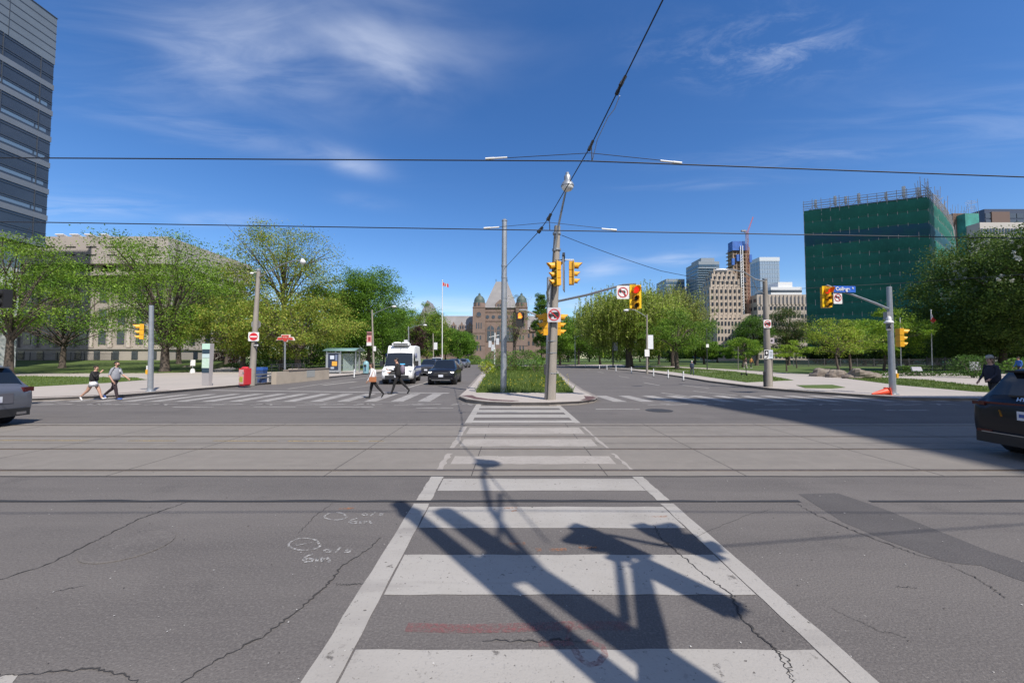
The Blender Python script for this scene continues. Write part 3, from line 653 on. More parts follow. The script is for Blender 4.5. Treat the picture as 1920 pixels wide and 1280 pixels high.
# ---- centre: brown stone parliament at the head of the avenue
SAND = surface('brown_sandstone', [(0, 0, 0, (.21, .15, .127), 0, None), (.12, .35, .7, (.165, .12, .104), .8, None), (.6, .4, .7, (.255, .185, .155), .6, None)], rough=.9, bump=0)
SLATE = mat('slate_roof', (.21, .2, .2), .7, var=.18, scale=.12); COPPER = mat('green_copper', (.07, .10, .09), .6, var=.25, scale=.4)
def parliament():
    Y = 300.0
    def p(x, y): return P(x, y, Y)
    t = thing('parliament_building', 'brown stone parliament with domed corner towers and steep slate roof', 'building', (p(937, 660).x, Y + 12, 0)); o = t.location
    xl, xr = p(909, 600).x, p(968, 600).x; ze = p(930, 577).z
    g = MB(o); g.box2((xl, Y, 0), (xr, Y + 24, ze)); g.build('wall', SAND, t)
    g = MB(o)
    a = [(p(907, 577).x, Y - 1), (p(970, 577).x, Y - 1), (p(970, 577).x, Y + 25), (p(907, 577).x, Y + 25)]; b = [(P(930, 529, Y + 11).x, Y + 11), (P(951, 529, Y + 11).x, Y + 11), (P(951, 529, Y + 11).x, Y + 13), (P(930, 529, Y + 11).x, Y + 13)]
    zt = P(930, 528, Y + 11).z
    vs = [(x, y, ze) for x, y in a] + [(x, y, zt) for x, y in b]
    g.mesh_add(vs, [(3, 2, 1, 0), (4, 5, 6, 7), (0, 1, 5, 4), (1, 2, 6, 5), (2, 3, 7, 6), (3, 0, 4, 7)])
    rf = g.build('roof', SLATE, t)
    g = MB(o); g.tube([(b[0][0], Y + 12, zt), (b[0][0], Y + 12, zt + 2.2)], .25, 6); g.build('finial', COPPER, rf)
    g = MB(o); g.tube([(b[1][0], Y + 12, zt), (b[1][0], Y + 12, zt + 2.2)], .25, 6); g.build('finial', COPPER, rf)
    for (x0, x1) in ((887, 910), (967, 989)):
        c = (p(x0, 600).x + p(x1, 600).x) / 2; w = p(x1, 600).x - p(x0, 600).x; zw = p(900, 568).z
        g = MB(o); g.box2((c - w / 2, Y - 3, 0), (c + w / 2, Y + w - 3, zw - 3))
        oct_ = [(c + w * .52 * math.cos(R(22.5 + 45 * k)), Y - 3 + w / 2 + w * .52 * math.sin(R(22.5 + 45 * k))) for k in range(8)]
        g.prism(oct_, zw - 3.2, zw)
        for z in (p(900, 625).z, p(900, 578).z, p(900, 648).z): g.box2((c - w / 2 - .25, Y - 3.25, z), (c + w / 2 + .25, Y - 2.9, z + .5))
        tw = g.build('tower', SAND, t)
        r = w * .44
        g = MB(o); g.lathe([(r * 1.12, zw), (r * 1.12, zw + .5), (r, zw + .8), (r * 1.0, zw + 2.0), (r * .88, zw + 3.7), (r * .6, zw + 5.2), (r * .25, zw + 6.0), (r * .2, zw + 6.3), (r * .24, zw + 7.1), (.15, zw + 7.6), (.1, zw + 8.4)], (c, Y - 3 + w / 2, 0), 16); g.build('dome', COPPER, tw, smooth=True)
        def win(xx, yy, ww, hh, nm='window'):
            q = p(xx, yy); g = MB(o); g.box((q.x, Y - 3.0, q.z), (ww * S(Y), .2, hh * S(Y))); g.build(nm, GLASSD, tw)
        cx = (x0 + x1) / 2
        for k in (-4.2, 0, 4.2): win(cx + k, 611, 1.9, 11)
        for k in (-3, 3): win(cx + k, 633, 2.6, 7); win(cx + k, 652, 2.6, 11)
        q = p(cx, 590)
        M = Matrix.Rotation(R(90), 3, 'X')
        g = MB(o); g.lathe([(2.1, 0), (2.1, .3), (1.75, .32), (1.75, .1)], (q.x, Y - 3.0, q.z), 20, M); g.build('rose_surround', SAND, tw)
        g = MB(o); g.lathe([(1.7, 0), (1.7, .2)], (q.x, Y - 3.0, q.z), 20, M); g.build('rose_window', GLASSD, tw)
        q = p(cx, 571); g = MB(o); g.box((q.x, Y - 3 - .1 + w * .02, q.z), (1.2, .3, 2.0)); g.build('window', GLASSD, tw)
    for xx in (920, 938, 956):                                          # three great arches
        q = p(xx, 622); prof = [(-2.6, -7), (2.6, -7)] + [(2.6 * math.cos(R(a)), 2.6 * math.sin(R(a)) + 2) for a in range(0, 181, 20)]
        g = MB(o); g.plate([(a * 1.3, b * 1.1 + .3) for a, b in prof], (q.x, Y, q.z), (1, 0, 0), (0, 0, 1), .35); sr = g.build('arch_surround', SAND, t)
        g = MB(o); g.plate(prof, (q.x, Y - .3, q.z), (1, 0, 0), (0, 0, 1), .2); g.build('arch_window', GLASSD, sr)
        g = MB(o); g.box((q.x, Y - .55, q.z), (.4, .15, 12)); g.box((q.x, Y - .55, q.z + 1), (5, .15, .5)); g.build('mullion', SAND, sr)
    for xx in (914, 925, 937, 949, 960):
        q = p(xx, 594); g = MB(o); g.lathe([(1.3, 0), (1.3, .2)], (q.x, Y, q.z), 16, Matrix.Rotation(R(90), 3, 'X')); g.build('round_window', GLASSD, t)
    q = p(938, 577)
    g = MB(o); g.plate([(-3.6, 0), (3.6, 0), (3.6, 3.2), (0, 6.4), (-3.6, 3.2)], (q.x, Y + .9, q.z), (1, 0, 0), (0, 0, 1), 1.6); dm = g.build('dormer_gable', SAND, t)
    for k in (-1.6, 0, 1.6): g = MB(o); g.box((q.x + k, Y - .72, q.z + 1.8), (.9, .15, 2.2)); g.build('window', GLASSD, dm)
    g = MB(o)
    for y in (577.5, 585, 602): z = p(930, y).z; g.box2((xl, Y - .35, z), (xr, Y + .1, z + .5))
    g.build('string_course', SAND, t)
    # wings
    for (x0, x1, nm) in ((800, 888, 4), (988, 1062, 3)):
        a, b = p(x0, 600).x, p(x1, 600).x; zw, zr = p(850, 617).z, p(850, 588.5).z
        g = MB(o); g.box2((a, Y + 6, 0), (b, Y + 22, zw)); w = g.build('wing_wall', SAND, t)
        g = MB(o); g.mesh_add([(a, Y + 5.4, zw), (b, Y + 5.4, zw), (b, Y + 14, zr), (a, Y + 14, zr), (b, Y + 22.6, zw), (a, Y + 22.6, zw)], [(0, 1, 2, 3), (3, 2, 4, 5), (1, 4, 2), (0, 3, 5)]); g.build('wing_roof', SLATE, t)
        for k in range(nm):
            x = p(833 + 15.6 * k if x0 < 900 else 1000 + 17 * k, 600).x; z = p(850, 614).z
            g = MB(o); g.plate([(-2.2, -2.5), (2.2, -2.5), (2.2, 2.4), (1.2, 2.4), (0, 5.0), (-1.2, 2.4), (-2.2, 2.4)], (x, Y + 6, z), (1, 0, 0), (0, 0, 1), 1.0); d = g.build('dormer', SAND, t)
            for s in (-.9, .9): g = MB(o); g.box((x + s, Y + 4.95, z + .6), (1.0, .15, 2.4)); g.build('window', GLASSD, d)
        W = [(Vector((a + (k + .5) * (b - a) / 9, Y + 5.95, z)) - o, (1.3, .2, 3.2), 0) for k in range(9) for z in (zw - 4.5, zw - 10.5)]
        merge_windows(w, W, 'window', GLASSD, unit(GLASSD), 18)
    # cross-gabled end pavilion on the left
    q = p(802, 563); zb = p(802, 612).z
    g = MB(o); g.plate([(-9, zb - q.z), (10, zb - q.z), (0, 0)], (q.x, Y - 2, q.z), (1, 0, 0), (0, 0, 1), -22); g.build('end_gable', SLATE, t)
    g = MB(o); g.box2((q.x - 9, Y - 2, 0), (q.x + 9.6, Y + 20, zb)); g.build('pavilion_wall', SAND, t)
parliament()

# ---- right skyline
def tower_block(name, label, cat, x0, x1, ytop, Y, depth, wallm, glassm, cols, rows, fw, fh, side=6, group=None, budget=100, bands=None, zbase=0, rows_from=0.0, rz=0, cap=None):
    a, b = P(x0, 600, Y).x, P(x1, 600, Y).x; zt = P((x0 + x1) / 2, ytop, Y).z
    t = thing(name, label, cat, ((a + b) / 2, Y + depth / 2, 0), group=group); o = t.location
    g = MB(o); g.box2((a, Y, 0), (b, Y + depth, zt)); g.build('wall', wallm, t)
    W = wall_windows((a, Y), (b, Y), zt * rows_from, zt * .975, cols, rows, fw, fh, .25)
    if side:
        W += wall_windows((a, Y + depth), (a, Y), zt * rows_from, zt * .975, side, rows, fw, fh, .25)
    W = [(c - o, d, r) for c, d, r in W]
    merge_windows(t, W, 'window', glassm, unit(glassm), budget)
    if cap:
        cm, ch, inset = cap; g = MB(o); g.box2((a + inset, Y + inset, zt), (b - inset, Y + depth - inset, zt + ch)); g.build('roof_plant', cm, t)
    return t, o, a, b, zt
BEIGE = surface('beige_limestone', [(0, 0, 0, (.44, .375, .31), 0, None), (.12, .35, .7, (.38, .325, .27), .7, None)], rough=.85, bump=0)
OFFICE = mat('pale_office_concrete', (.37, .32, .275), .8, var=.08, scale=.15); CONDO = mat('condo_concrete', (.22, .26, .3), .5, var=.1, scale=.1)
def deco_tower():
    Y = 190.0; t = thing('deco_tower', 'stepped beige stone tower with small square windows', 'building', (P(1364, 600, Y).x, Y + 9, 0)); o = t.location
    W = []
    for (x0, x1, yt, yb, cols, rows, dy) in ((1334, 1400, 655, 700, 7, 3, -1.6), (1331, 1388, 592, 660, 7, 4, -.6), (1332, 1391, 540, 600, 7, 5, -.2), (1336, 1388, 524, 545, 6, 2, .6), (1340, 1384, 513, 528, 5, 1, 1.3), (1345, 1379, 504, 516, 4, 1, 2.2)):
        a, b = P(x0, 600, Y).x, P(x1, 600, Y).x; z1, z0 = P(1364, yt, Y).z, max(0, P(1364, yb, Y).z)
        g = MB(o); g.box2((a, Y + dy, 0 if yb > 600 else z0 - 3), (b, Y + 10 - dy, z1))
        for k in range(cols + 1):
            x = a + (b - a) * k / cols; g.box2((x - .3, Y + dy - .18, z0), (x + .3, Y + dy, z1 + .4))
        g.build('wall', BEIGE, t)
        W += [(c - o, d, r) for c, d, r in wall_windows((a, Y + dy), (b, Y + dy), z0, z1, cols, rows, .38, .5, .25)]
        W += [(c - o, d, r) for c, d, r in wall_windows((a, Y + 10 - dy), (a, Y + dy), z0, z1, 3, rows, .38, .5, .25)]
    a, b = P(1334, 600, Y).x, P(1403, 600, Y).x; z1 = P(1364, 601, Y).z
    g = MB(o); g.box2((a, Y - 5, 0), (b, Y + 9, z1)); g.build('podium_wall', BEIGE, t)
    q = P(1396, 601, Y); g = MB(o); g.plate([(-3.2, 0), (3.2, 0), (3.2, 1.4), (1.8, 2.6), (0, 3.0), (-1.8, 2.6), (-3.2, 1.4)], (q.x - 1.2, Y - 5, q.z - .2), (1, 0, 0), (0, 0, 1), -2); g.build('podium_gable', BEIGE, t)
    W += [(c - o, d, r) for c, d, r in wall_windows((a, Y - 5), (b, Y - 5), 2, z1, 11, 5, .45, .5, .25)]
    merge_windows(t, W, 'window', GLASSD, unit(GLASSD), 100)
    q = P(1361, 505, Y); g = MB(o); g.box((q.x, Y + 5, q.z + .4), (6, 4, 1.2)); g.build('roof_plant', mat('pale_roof', (.5, .48, .45), .7), t)
deco_tower()
def glass_condo(x0, x1, yt, Y, label, side=8, rows=26, wm=None):
    t, o, a, b, zt = tower_block('glass_condo', label, 'apartment tower', x0, x1, yt, Y, 24, CONDO if wm is None else wm, GLASSB, 5, rows, .9, .62, side, budget=60)
    return t, o, a, b, zt
t, o, a, b, zt = glass_condo(1312, 1351, 490, 330, 'blue glass apartment tower with balconies left of the beige tower')
g = MB(o); g.box2((a + 3, 332, zt), (b - 3, 350, zt + 3.4)); g.build('roof_plant', CONDO, t)
for k in range(5):
    g = MB(o)
    for r in range(5): z = zt * (.35 + .024 * (k * 5 + r)); g.box2((a - 1.6, 329, z), (b + .6, 331, z + .25))
    g.build('balcony', mat('balcony_glass', (.3, .38, .45), .3), t)
glass_condo(1250, 1285, 523, 360, 'short blue glass tower over the willow', rows=20)
glass_condo(1285, 1298, 537, 380, 'slim grey tower beside the short blue one', rows=20, wm=mat('slim_wall', (.3, .29, .27), .6), side=0)
glass_condo(1299, 1313, 548, 420, 'distant low tower between the slim tower and the blue apartment tower', rows=18, wm=mat('slim_wall2', (.25, .24, .23), .6), side=0)
def build_site():
    Y = 300.0; t = thing('unfinished_tower', 'unfinished concrete tower topped with blue climbing screens', 'tower', (P(1392, 600, Y).x, Y + 9, 0)); o = t.location
    CON = mat('raw_concrete', (.27, .2, .15), .85, var=.25, scale=.2); BLUE = mat('blue_screen', (.03, .12, .42), .6, var=.3, scale=.3)
    a, b = P(1377, 600, Y).x, P(1409, 600, Y).x; zt = P(1390, 463, Y).z
    g = MB(o); g.box2((a + 1, Y + 1, 0), (b - 1, Y + 9, zt)); g.build('core', CON, t)
    g = MB(o)
    for k in range(1, 30): z = zt * k / 30; g.box2((a, Y, z), (b, Y + 10, z + .5))
    for k in range(6): x = a + .4 + (b - a - .8) * k / 5; g.box2((x - .45, Y + .1, 0), (x + .45, Y + 1, zt))
    g.build('slab_frame', CON, t)
    for (x0, x1, y0, y1) in ((1372, 1395, 453, 470), (1396, 1402, 458, 470), (1380, 1391, 478, 490), (1371.5, 1376, 485, 497), (1404, 1408, 478, 492), (1388, 1398, 520, 530)):
        q, r = P(x0, y1, Y), P(x1, y0, Y); g = MB(o); g.box2((q.x, Y - 1.2, q.z), (r.x, Y + (5 if y0 < 460 else .05), r.z))
        g.build('climbing_screen', BLUE if y0 < 515 else mat('dark_screen', (.06, .07, .1), .6), t)
    q = P(1391, 600, Y); g = MB(o)
    for s in (-.8, .8): g.box2((q.x + s - .2, Y - 2, 0), (q.x + s + .2, Y - 1.4, P(1391, 462, Y).z))
    for k in range(40):
        z = k * 2.0; g.tube([(q.x - .8, Y - 1.7, z), (q.x + .8, Y - 1.7, z + 2)], .15, 5)
    g.build('hoist_mast', mat('white_steel', (.75, .75, .75), .5), t)
    # tower crane
    t = thing('tower_crane', 'thin red and grey tower crane standing on the unfinished tower', 'crane', (P(1400, 600, Y).x, Y - 3, 0)); o = t.location
    g = MB(o); x = o.x; zt2 = P(1400, 436, Y).z
    for sx in (-.7, .7):
        for sy in (-.7, .7): g.tube([(x + sx, Y - 3 + sy, 0), (x + sx, Y - 3 + sy, zt2)], .17, 4)
    for k in range(int(zt2 / 3)): s = 1 if k % 2 else -1; g.tube([(x - .7 * s, Y - 3.7, k * 3), (x + .7 * s, Y - 3.7, k * 3 + 3)], .12, 4)
    g.build('mast', mat('crane_orange', (.42, .2, .13), .6), t)
    g = MB(o); tip = P(1412, 407, Y - 3); base = P(1400, 440, Y - 3)
    for off in ((-.5, 0, 0), (.5, 0, 0), (0, 0, .9)): g.tube([base + Vector(off), tip + Vector(off) * .4], .14, 4)
    g.build('jib', mat('crane_red', (.55, .12, .08), .6), t)
    g = MB(o); q = P(1394, 433, Y - 3); g.box((q.x, Y - 3, q.z), (3.4, 1.4, 1.2)); g.tube([base, q], .25, 5); g.build('counterweight', mat('crane_grey', (.25, .25, .27), .7), t)
build_site()
t, o, a, b, zt = tower_block('glass_tower', 'pale glass office tower right of the unfinished tower', 'office tower', 1427, 1464, 484, 420, 27, mat('pale_curtain_frame', (.42, .47, .52), .4, .2), mat('pale_glass', (.24, .31, .39), .12, .1, spec=.8), 8, 22, .86, .88, 6, budget=60)
g = MB(o); g.box2((a - .3, 419.5, zt * .97), (b + .3, 448, zt + 1)); g.build('parapet', mat('pale_parapet', (.5, .54, .58), .4), t)
t, o, a, b, zt = tower_block('office_building', 'low white banded building in front of the pale glass tower', 'office building', 1447, 1505, 538, 360, 24, mat('white_band', (.6, .61, .62), .6), GLASSM, 1, 4, 1.0, .5, 1, budget=20, rows_from=.72)
g = MB(o); g.box2((a + 8, 362, zt), (b - 7, 380, zt + 4.9)); g.build('roof_plant', mat('white_band', (.6, .61, .62), .6), t)
t, o, a, b, zt = tower_block('office_building', 'wide beige office slab with rows of square windows beside the green netting', 'office building', 1421, 1530, 552, 290, 22, OFFICE, GLASSD, 15, 8, .6, .42, 4, budget=100)
g = MB(o)
for k in range(16): x = a + (b - a) * k / 15; g.box2((x - .7, 289.4, zt * .84), (x + .7, 289.9, zt * .99))
g.build('fin', OFFICE, t)
g = MB(o); g.box2((a, 289.7, zt * .865), (b, 289.97, zt * .96)); g.build('top_glazing', mat('grey_glazing', (.12, .125, .14), .2, spec=.8), t)

# ---- right: building wrapped in green debris netting
def netted():
    NETW = surface('green_debris_netting', [(0, 0, 0, (.012, .125, .09), 0, None), (.12, .35, .68, (.008, .08, .066), .9, (1, 1, .6)), (2.2, .5, .75, (.022, .175, .125), .5, (1, 1, .25))], rough=.75, bump=.5, bscale=2.5)
    NAVY = surface('navy_debris_netting', [(0, 0, 0, (.012, .065, .105), 0, None), (.4, .4, .7, (.010, .09, .085), .8, None)], rough=.75, bump=.4, bscale=2.5)
    SCAF = mat('scaffold_steel', (.34, .32, .31), .5, .4); ROOFB = mat('roof_edge_brown', (.07, .05, .04), .8)
    Cn = Vector((127.2, 120, 0)); Ln = Vector((97.9, 131.8, 0)); H = 51.0
    cur = [Cn] + [Vector(v) for v in ((139.3, 128.5, 0), (150.8, 136.6, 0), (163.7, 146.4, 0), (182.8, 162.6, 0), (206, 183, 0))]
    back = [Vector((190, 205, 0)), Vector((152, 198, 0))]
    t = thing('netted_building', 'curved office block wrapped in green debris netting with scaffolding on its roof', 'building', (130, 145, 0)); o = t.location
    core = [Ln + Vector((1, 1.5, 0))] + [c + Vector((-.5, 1.5, 0)) for c in cur] + back
    g = MB(o); g.prism(core, 0, H - .4); g.build('core', mat('core_concrete', (.2, .19, .18), .8), t)
    fh = 3.9; n = int(H / fh)
    ring_ = [Ln] + cur
    for k in range(n):
        z0 = H - (k + 1) * fh; z1 = H - k * fh - .06
        g = MB(o); r = random.Random(k); vs, fs = [], []; pts = []
        for p, q in zip(ring_, ring_[1:]):
            m = max(2, int((q - p).length / 2.2)); pts += [p.lerp(q, i / m) for i in range(m)]
        pts.append(ring_[-1])
        rows = 4
        for j in range(rows + 1):
            f = j / rows
            for i, p in enumerate(pts):
                d = (pts[min(i + 1, len(pts) - 1)] - pts[max(i - 1, 0)]).normalized(); nn = Vector((d.y, -d.x, 0))
                bul = .34 * math.sin(math.pi * f) * r.uniform(.2, 1) + r.uniform(-.05, .05)
                vs.append(p + nn * bul + Vector((0, 0, max(.1, z0) + (z1 - max(.1, z0)) * f + r.uniform(-.05, .05) - (.35 * math.sin(i * .9 + k * 2) ** 2 if j == 0 and k < n - 1 else 0))))
        m = len(pts)
        for j in range(rows):
            for i in range(m - 1): fs.append((j * m + i, j * m + i + 1, (j + 1) * m + i + 1, (j + 1) * m + i))
        g.mesh_add(vs, fs); g.build('netting', NAVY if k == 2 else NETW, t, smooth='all')
    g = MB(o)                                                          # standards and ledgers behind the net
    for k in range(n): z = H - k * fh; g.tube([p + Vector((0, 0, z)) for p in ring_], .06, 5)
    L = []
    for p, q in zip(ring_, ring_[1:]):
        m = max(2, int((q - p).length / 2.3)); L += [p.lerp(q, i / m) for i in range(m)]
    L.append(ring_[-1])
    g.build('ledger', mat('ledger_tube', (.06, .12, .1), .6), t)
    g = MB(o)
    for p in L: g.tube([p + Vector((0, 0, 0)), p + Vector((0, 0, H + 3.2 + random.Random(int(p.x * 10)).uniform(-.3, .8)))], .085, 5)
    g.build('standard', SCAF, t)
    g = MB(o)
    for dz in (.6, 1.3, 2.1, 3.0): g.tube([p + Vector((0, 0, H + dz)) for p in ring_], .075, 5); g.tube([p + Vector((1, 1.8, H + dz)) for p in ring_], .06, 5)
    rr = random.Random(9)
    for k in range(60):
        p = cur[0].lerp(cur[2], rr.random()) if k < 30 else cur[rr.randrange(1, 5)]; p = p + Vector((rr.uniform(-2, 1), rr.uniform(0, 3), 0))
        g.tube([p + Vector((0, 0, H)), p + Vector((rr.uniform(-.5, .5), 0, H + rr.uniform(3, 7.5)))], .09, 4)
    for k in range(10): p = cur[0].lerp(cur[2], rr.random()); g.tube([p + Vector((-2, 1, H + rr.uniform(1, 6))), p + Vector((3, 2, H + rr.uniform(1, 6)))], .08, 4)
    g.build('guard_rail', SCAF, t)
    g = MB(o); g.prism([Ln + Vector((2.5, 1.0, 0)), Cn + Vector((0, 1.6, 0)), Cn + Vector((4, 4, 0)), Ln + Vector((6, 6, 0))], H + .1, H + .8); g.build('roof_edge', ROOFB, t)
    for f in (.13, .3, .39, .5, .72, .86, .97):                          # white aerial posts with raking struts
        p = Ln.lerp(Cn, f) + Vector((1, 2.5, H + .8))
        hq = random.Random(int(f * 100)).uniform(.62, 1.1); g = MB(o); g.box(p + Vector((0, 0, .9 + 1.7 * hq)), (.75 * hq, .5, 3.4 * hq)); g.tube([p, p + Vector((0, 0, 1.2))], .15, 6)
        g.tube([p + Vector((1.8, 1, 0)), p + Vector((0, 0, 2.4))], .09, 5); g.tube([p + Vector((-1.6, 1, 0)), p + Vector((0, 0, 2.2))], .09, 5); g.build('aerial_post', mat('aerial_white', (.6, .6, .6), .5), t)
netted()
t, o, a, b, zt = tower_block('brick_building', 'brown brick block behind the curved netting', 'building', 1796, 1822, 400, 210, 20, mat('brown_brick', (.17, .11, .085), .85, var=.15, scale=.4), GLASSD, 1, 1, .01, .01, 0, budget=0)
def small_netted():
    Y = 206.0; a, b = P(1819, 600, Y).x, P(1845, 600, Y).x; zt = P(1832, 400, Y).z
    t = thing('netted_stair_tower', 'narrow tower under green netting with scaffold poles on top', 'building', ((a + b) / 2, Y + 6, 0)); o = t.location
    g = MB(o); g.box2((a, Y, 0), (b, Y + 12, zt)); g.build('netting', mat('green_net_bright', (.03, .2, .17), .7, var=.4, scale=.25), t)
    rr = random.Random(4); g = MB(o)
    for k in range(16):
        if k == 8: g.build('scaffold_pole', mat('scaffold_steel', (.28, .26, .26), .5, .5), t); g = MB(o)
        x = a + (b - a) * (k % 8) / 7; y = Y + (k // 8) * 6; g.tube([(x, y, zt - 1), (x + rr.uniform(-.6, .6), y, zt + rr.uniform(3, 8))], .09, 4)
    g.build('scaffold_pole', mat('scaffold_steel', (.28, .26, .26), .5, .5), t); g = MB(o)
    for k in range(7): z = zt + 1 + k * .9; g.tube([(a + rr.uniform(0, 3), Y, z), (b - rr.uniform(0, 3), Y, z + rr.uniform(-1, 1.5))], .08, 4)
    g.build('scaffold_rail', mat('scaffold_steel', (.28, .26, .26), .5, .5), t)
small_netted()
t, o, a, b, zt = tower_block('office_building', 'white office block with tall window bands behind the chestnut', 'office building', 1846, 1960, 417, 200, 24, mat('white_office', (.42, .39, .37), .7), GLASSD, 20, 12, .62, .5, 0, budget=60)
t, o, a, b, zt = tower_block('glass_penthouse', 'dark glass and brown block rising above the white office', 'office building', 1856, 1990, 392, 228, 20, mat('dark_glass_wall', (.06, .07, .1), .2, .2), GLASSM, 9, 24, .9, .8, 0, budget=20)
g = MB(o); q = P(1857, 396, 228); r = P(1892, 420, 228); g.box2((q.x, 227.4, r.z), (r.x, 227.95, q.z - .5)); g.build('brown_panel', mat('brown_panel', (.12, .075, .06), .6), t)

# ---- out-of-frame buildings: office block inferred from its road shadow, high rise added for shade
def shade_block(name, label, poly, h, wm):
    c = sum((Vector((p[0], p[1], 0)) for p in poly), Vector()) / len(poly)
    t = thing(name, label, 'office building', c); o = t.location
    g = MB(o); g.prism(poly, 0, h); g.build('wall', wm, t)
    g = MB(o); n = len(poly)
    for k in range(3, int(h / 4)):
        z = k * 4.0
        for i in range(n):
            p, q = Vector((*poly[i], 0)), Vector((*poly[(i + 1) % n], 0)); d = q - p
            if d.length < 8: continue
            nn = Vector((d.y, -d.x, 0)).normalized(); m = (p + q) / 2 + nn * .02 + Vector((0, 0, z)); g.box(m, (d.length * .94, .2, 1.9), math.atan2(d.y, d.x))
    g.build('window_band', GLASSM, t)
hx, hy = -math.cos(R(90 - SUN_AZ)) / math.tan(R(SUN_EL)), -math.sin(R(90 - SUN_AZ)) / math.tan(R(SUN_EL))
Hs = 46.0
sh = [(5.7, 17.9), (7.3, 15.6), (7.95, 11.5), (7.95, -34), (64, -34), (64, 17.9)][::-1]
shade_block('office_block', 'office block behind the camera whose roof shades the right side of the road', [(x - hx * Hs, y - hy * Hs) for x, y in sh][::-1], Hs, OFFICE)
shade_block('added_shade_high_rise', 'unseen high rise added to shade the broad face of the netted building', [(146, 22), (181, 22), (188, 50), (158, 50)], 195, OFFICE)
# ================================================================ TREES AND PLANTS
BARK = surface('bark', [(0, 0, 0, (.10, .08, .065), 0, None), (3, .4, .65, (.055, .045, .038), .8, (1, 1, .3)), (.8, .4, .7, (.14, .12, .1), .4, None)], rough=.95, bump=.6, bscale=14, world=False)
LEAF = {
    'elm': leafmat('leaf_elm', (0.041, 0.081, 0.009), (0.289, 0.432, 0.052)), 'yellow': leafmat('leaf_yellow', (0.098, 0.112, 0.014), (0.456, 0.471, 0.083)),
    'fresh': leafmat('leaf_fresh', (0.034, 0.086, 0.008), (0.234, 0.416, 0.040)), 'green': leafmat('leaf_green', (0.023, 0.068, 0.008), (0.164, 0.315, 0.029)),
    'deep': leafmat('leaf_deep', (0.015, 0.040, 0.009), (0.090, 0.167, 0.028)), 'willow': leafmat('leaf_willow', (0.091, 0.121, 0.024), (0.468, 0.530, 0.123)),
    'purple': leafmat('leaf_purple', (0.024, 0.013, 0.017), (0.103, 0.051, 0.049), .2), 'red': leafmat('leaf_red', (0.029, 0.009, 0.010), (0.124, 0.037, 0.031), .2),
    'chestnut': leafmat('leaf_chestnut', (0.015, 0.038, 0.007), (0.171, 0.262, 0.041)), 'blossom': leafmat('blossom_white', (0.377, 0.374, 0.272), (0.600, 0.645, 0.645), .2),
    'brown': leafmat('leaf_brown', (0.059, 0.045, 0.017), (0.208, 0.189, 0.061)), 'lime': leafmat('leaf_lime', (0.085, 0.155, 0.009), (0.395, 0.547, 0.052)), 'gold': leafmat('leaf_gold', (0.210, 0.205, 0.017), (0.600, 0.645, 0.061)),
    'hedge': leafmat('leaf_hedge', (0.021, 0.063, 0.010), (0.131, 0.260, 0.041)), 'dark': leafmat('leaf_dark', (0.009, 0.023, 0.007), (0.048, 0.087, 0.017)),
}
def leaf_mesh(name, c, nrm_bias, size, seed, aspect=.5):
    """c: (N,3) leaf centres; every leaf its own small rhombus"""
    r = np.random.default_rng(seed); n = len(c)
    nv = r.normal(size=(n, 3)); nv[:, 2] += nrm_bias; nv /= np.linalg.norm(nv, axis=1, keepdims=True)
    a = r.normal(size=(n, 3)); a -= nv * (a * nv).sum(1, keepdims=True); a /= np.linalg.norm(a, axis=1, keepdims=True); b = np.cross(nv, a)
    s = size * r.uniform(.55, 1.3, size=(n, 1))
    v = np.empty((n, 4, 3)); v[:, 0] = c + a * s; v[:, 1] = c + b * s * aspect; v[:, 2] = c - a * s * .8; v[:, 3] = c - b * s * aspect
    me = bpy.data.meshes.new(name); me.vertices.add(n * 4); me.vertices.foreach_set('co', v.reshape(-1))
    me.loops.add(n * 4); me.loops.foreach_set('vertex_index', np.arange(n * 4, dtype=np.int32)); me.polygons.add(n)
    me.polygons.foreach_set('loop_start', np.arange(0, n * 4, 4, dtype=np.int32)); me.update(calc_edges=True); return me
def lobes(seed, k=7):
    r = np.random.default_rng(seed); d = r.normal(size=(k, 3)); d /= np.linalg.norm(d, axis=1, keepdims=True); return d, r.uniform(-.28, .34, k)
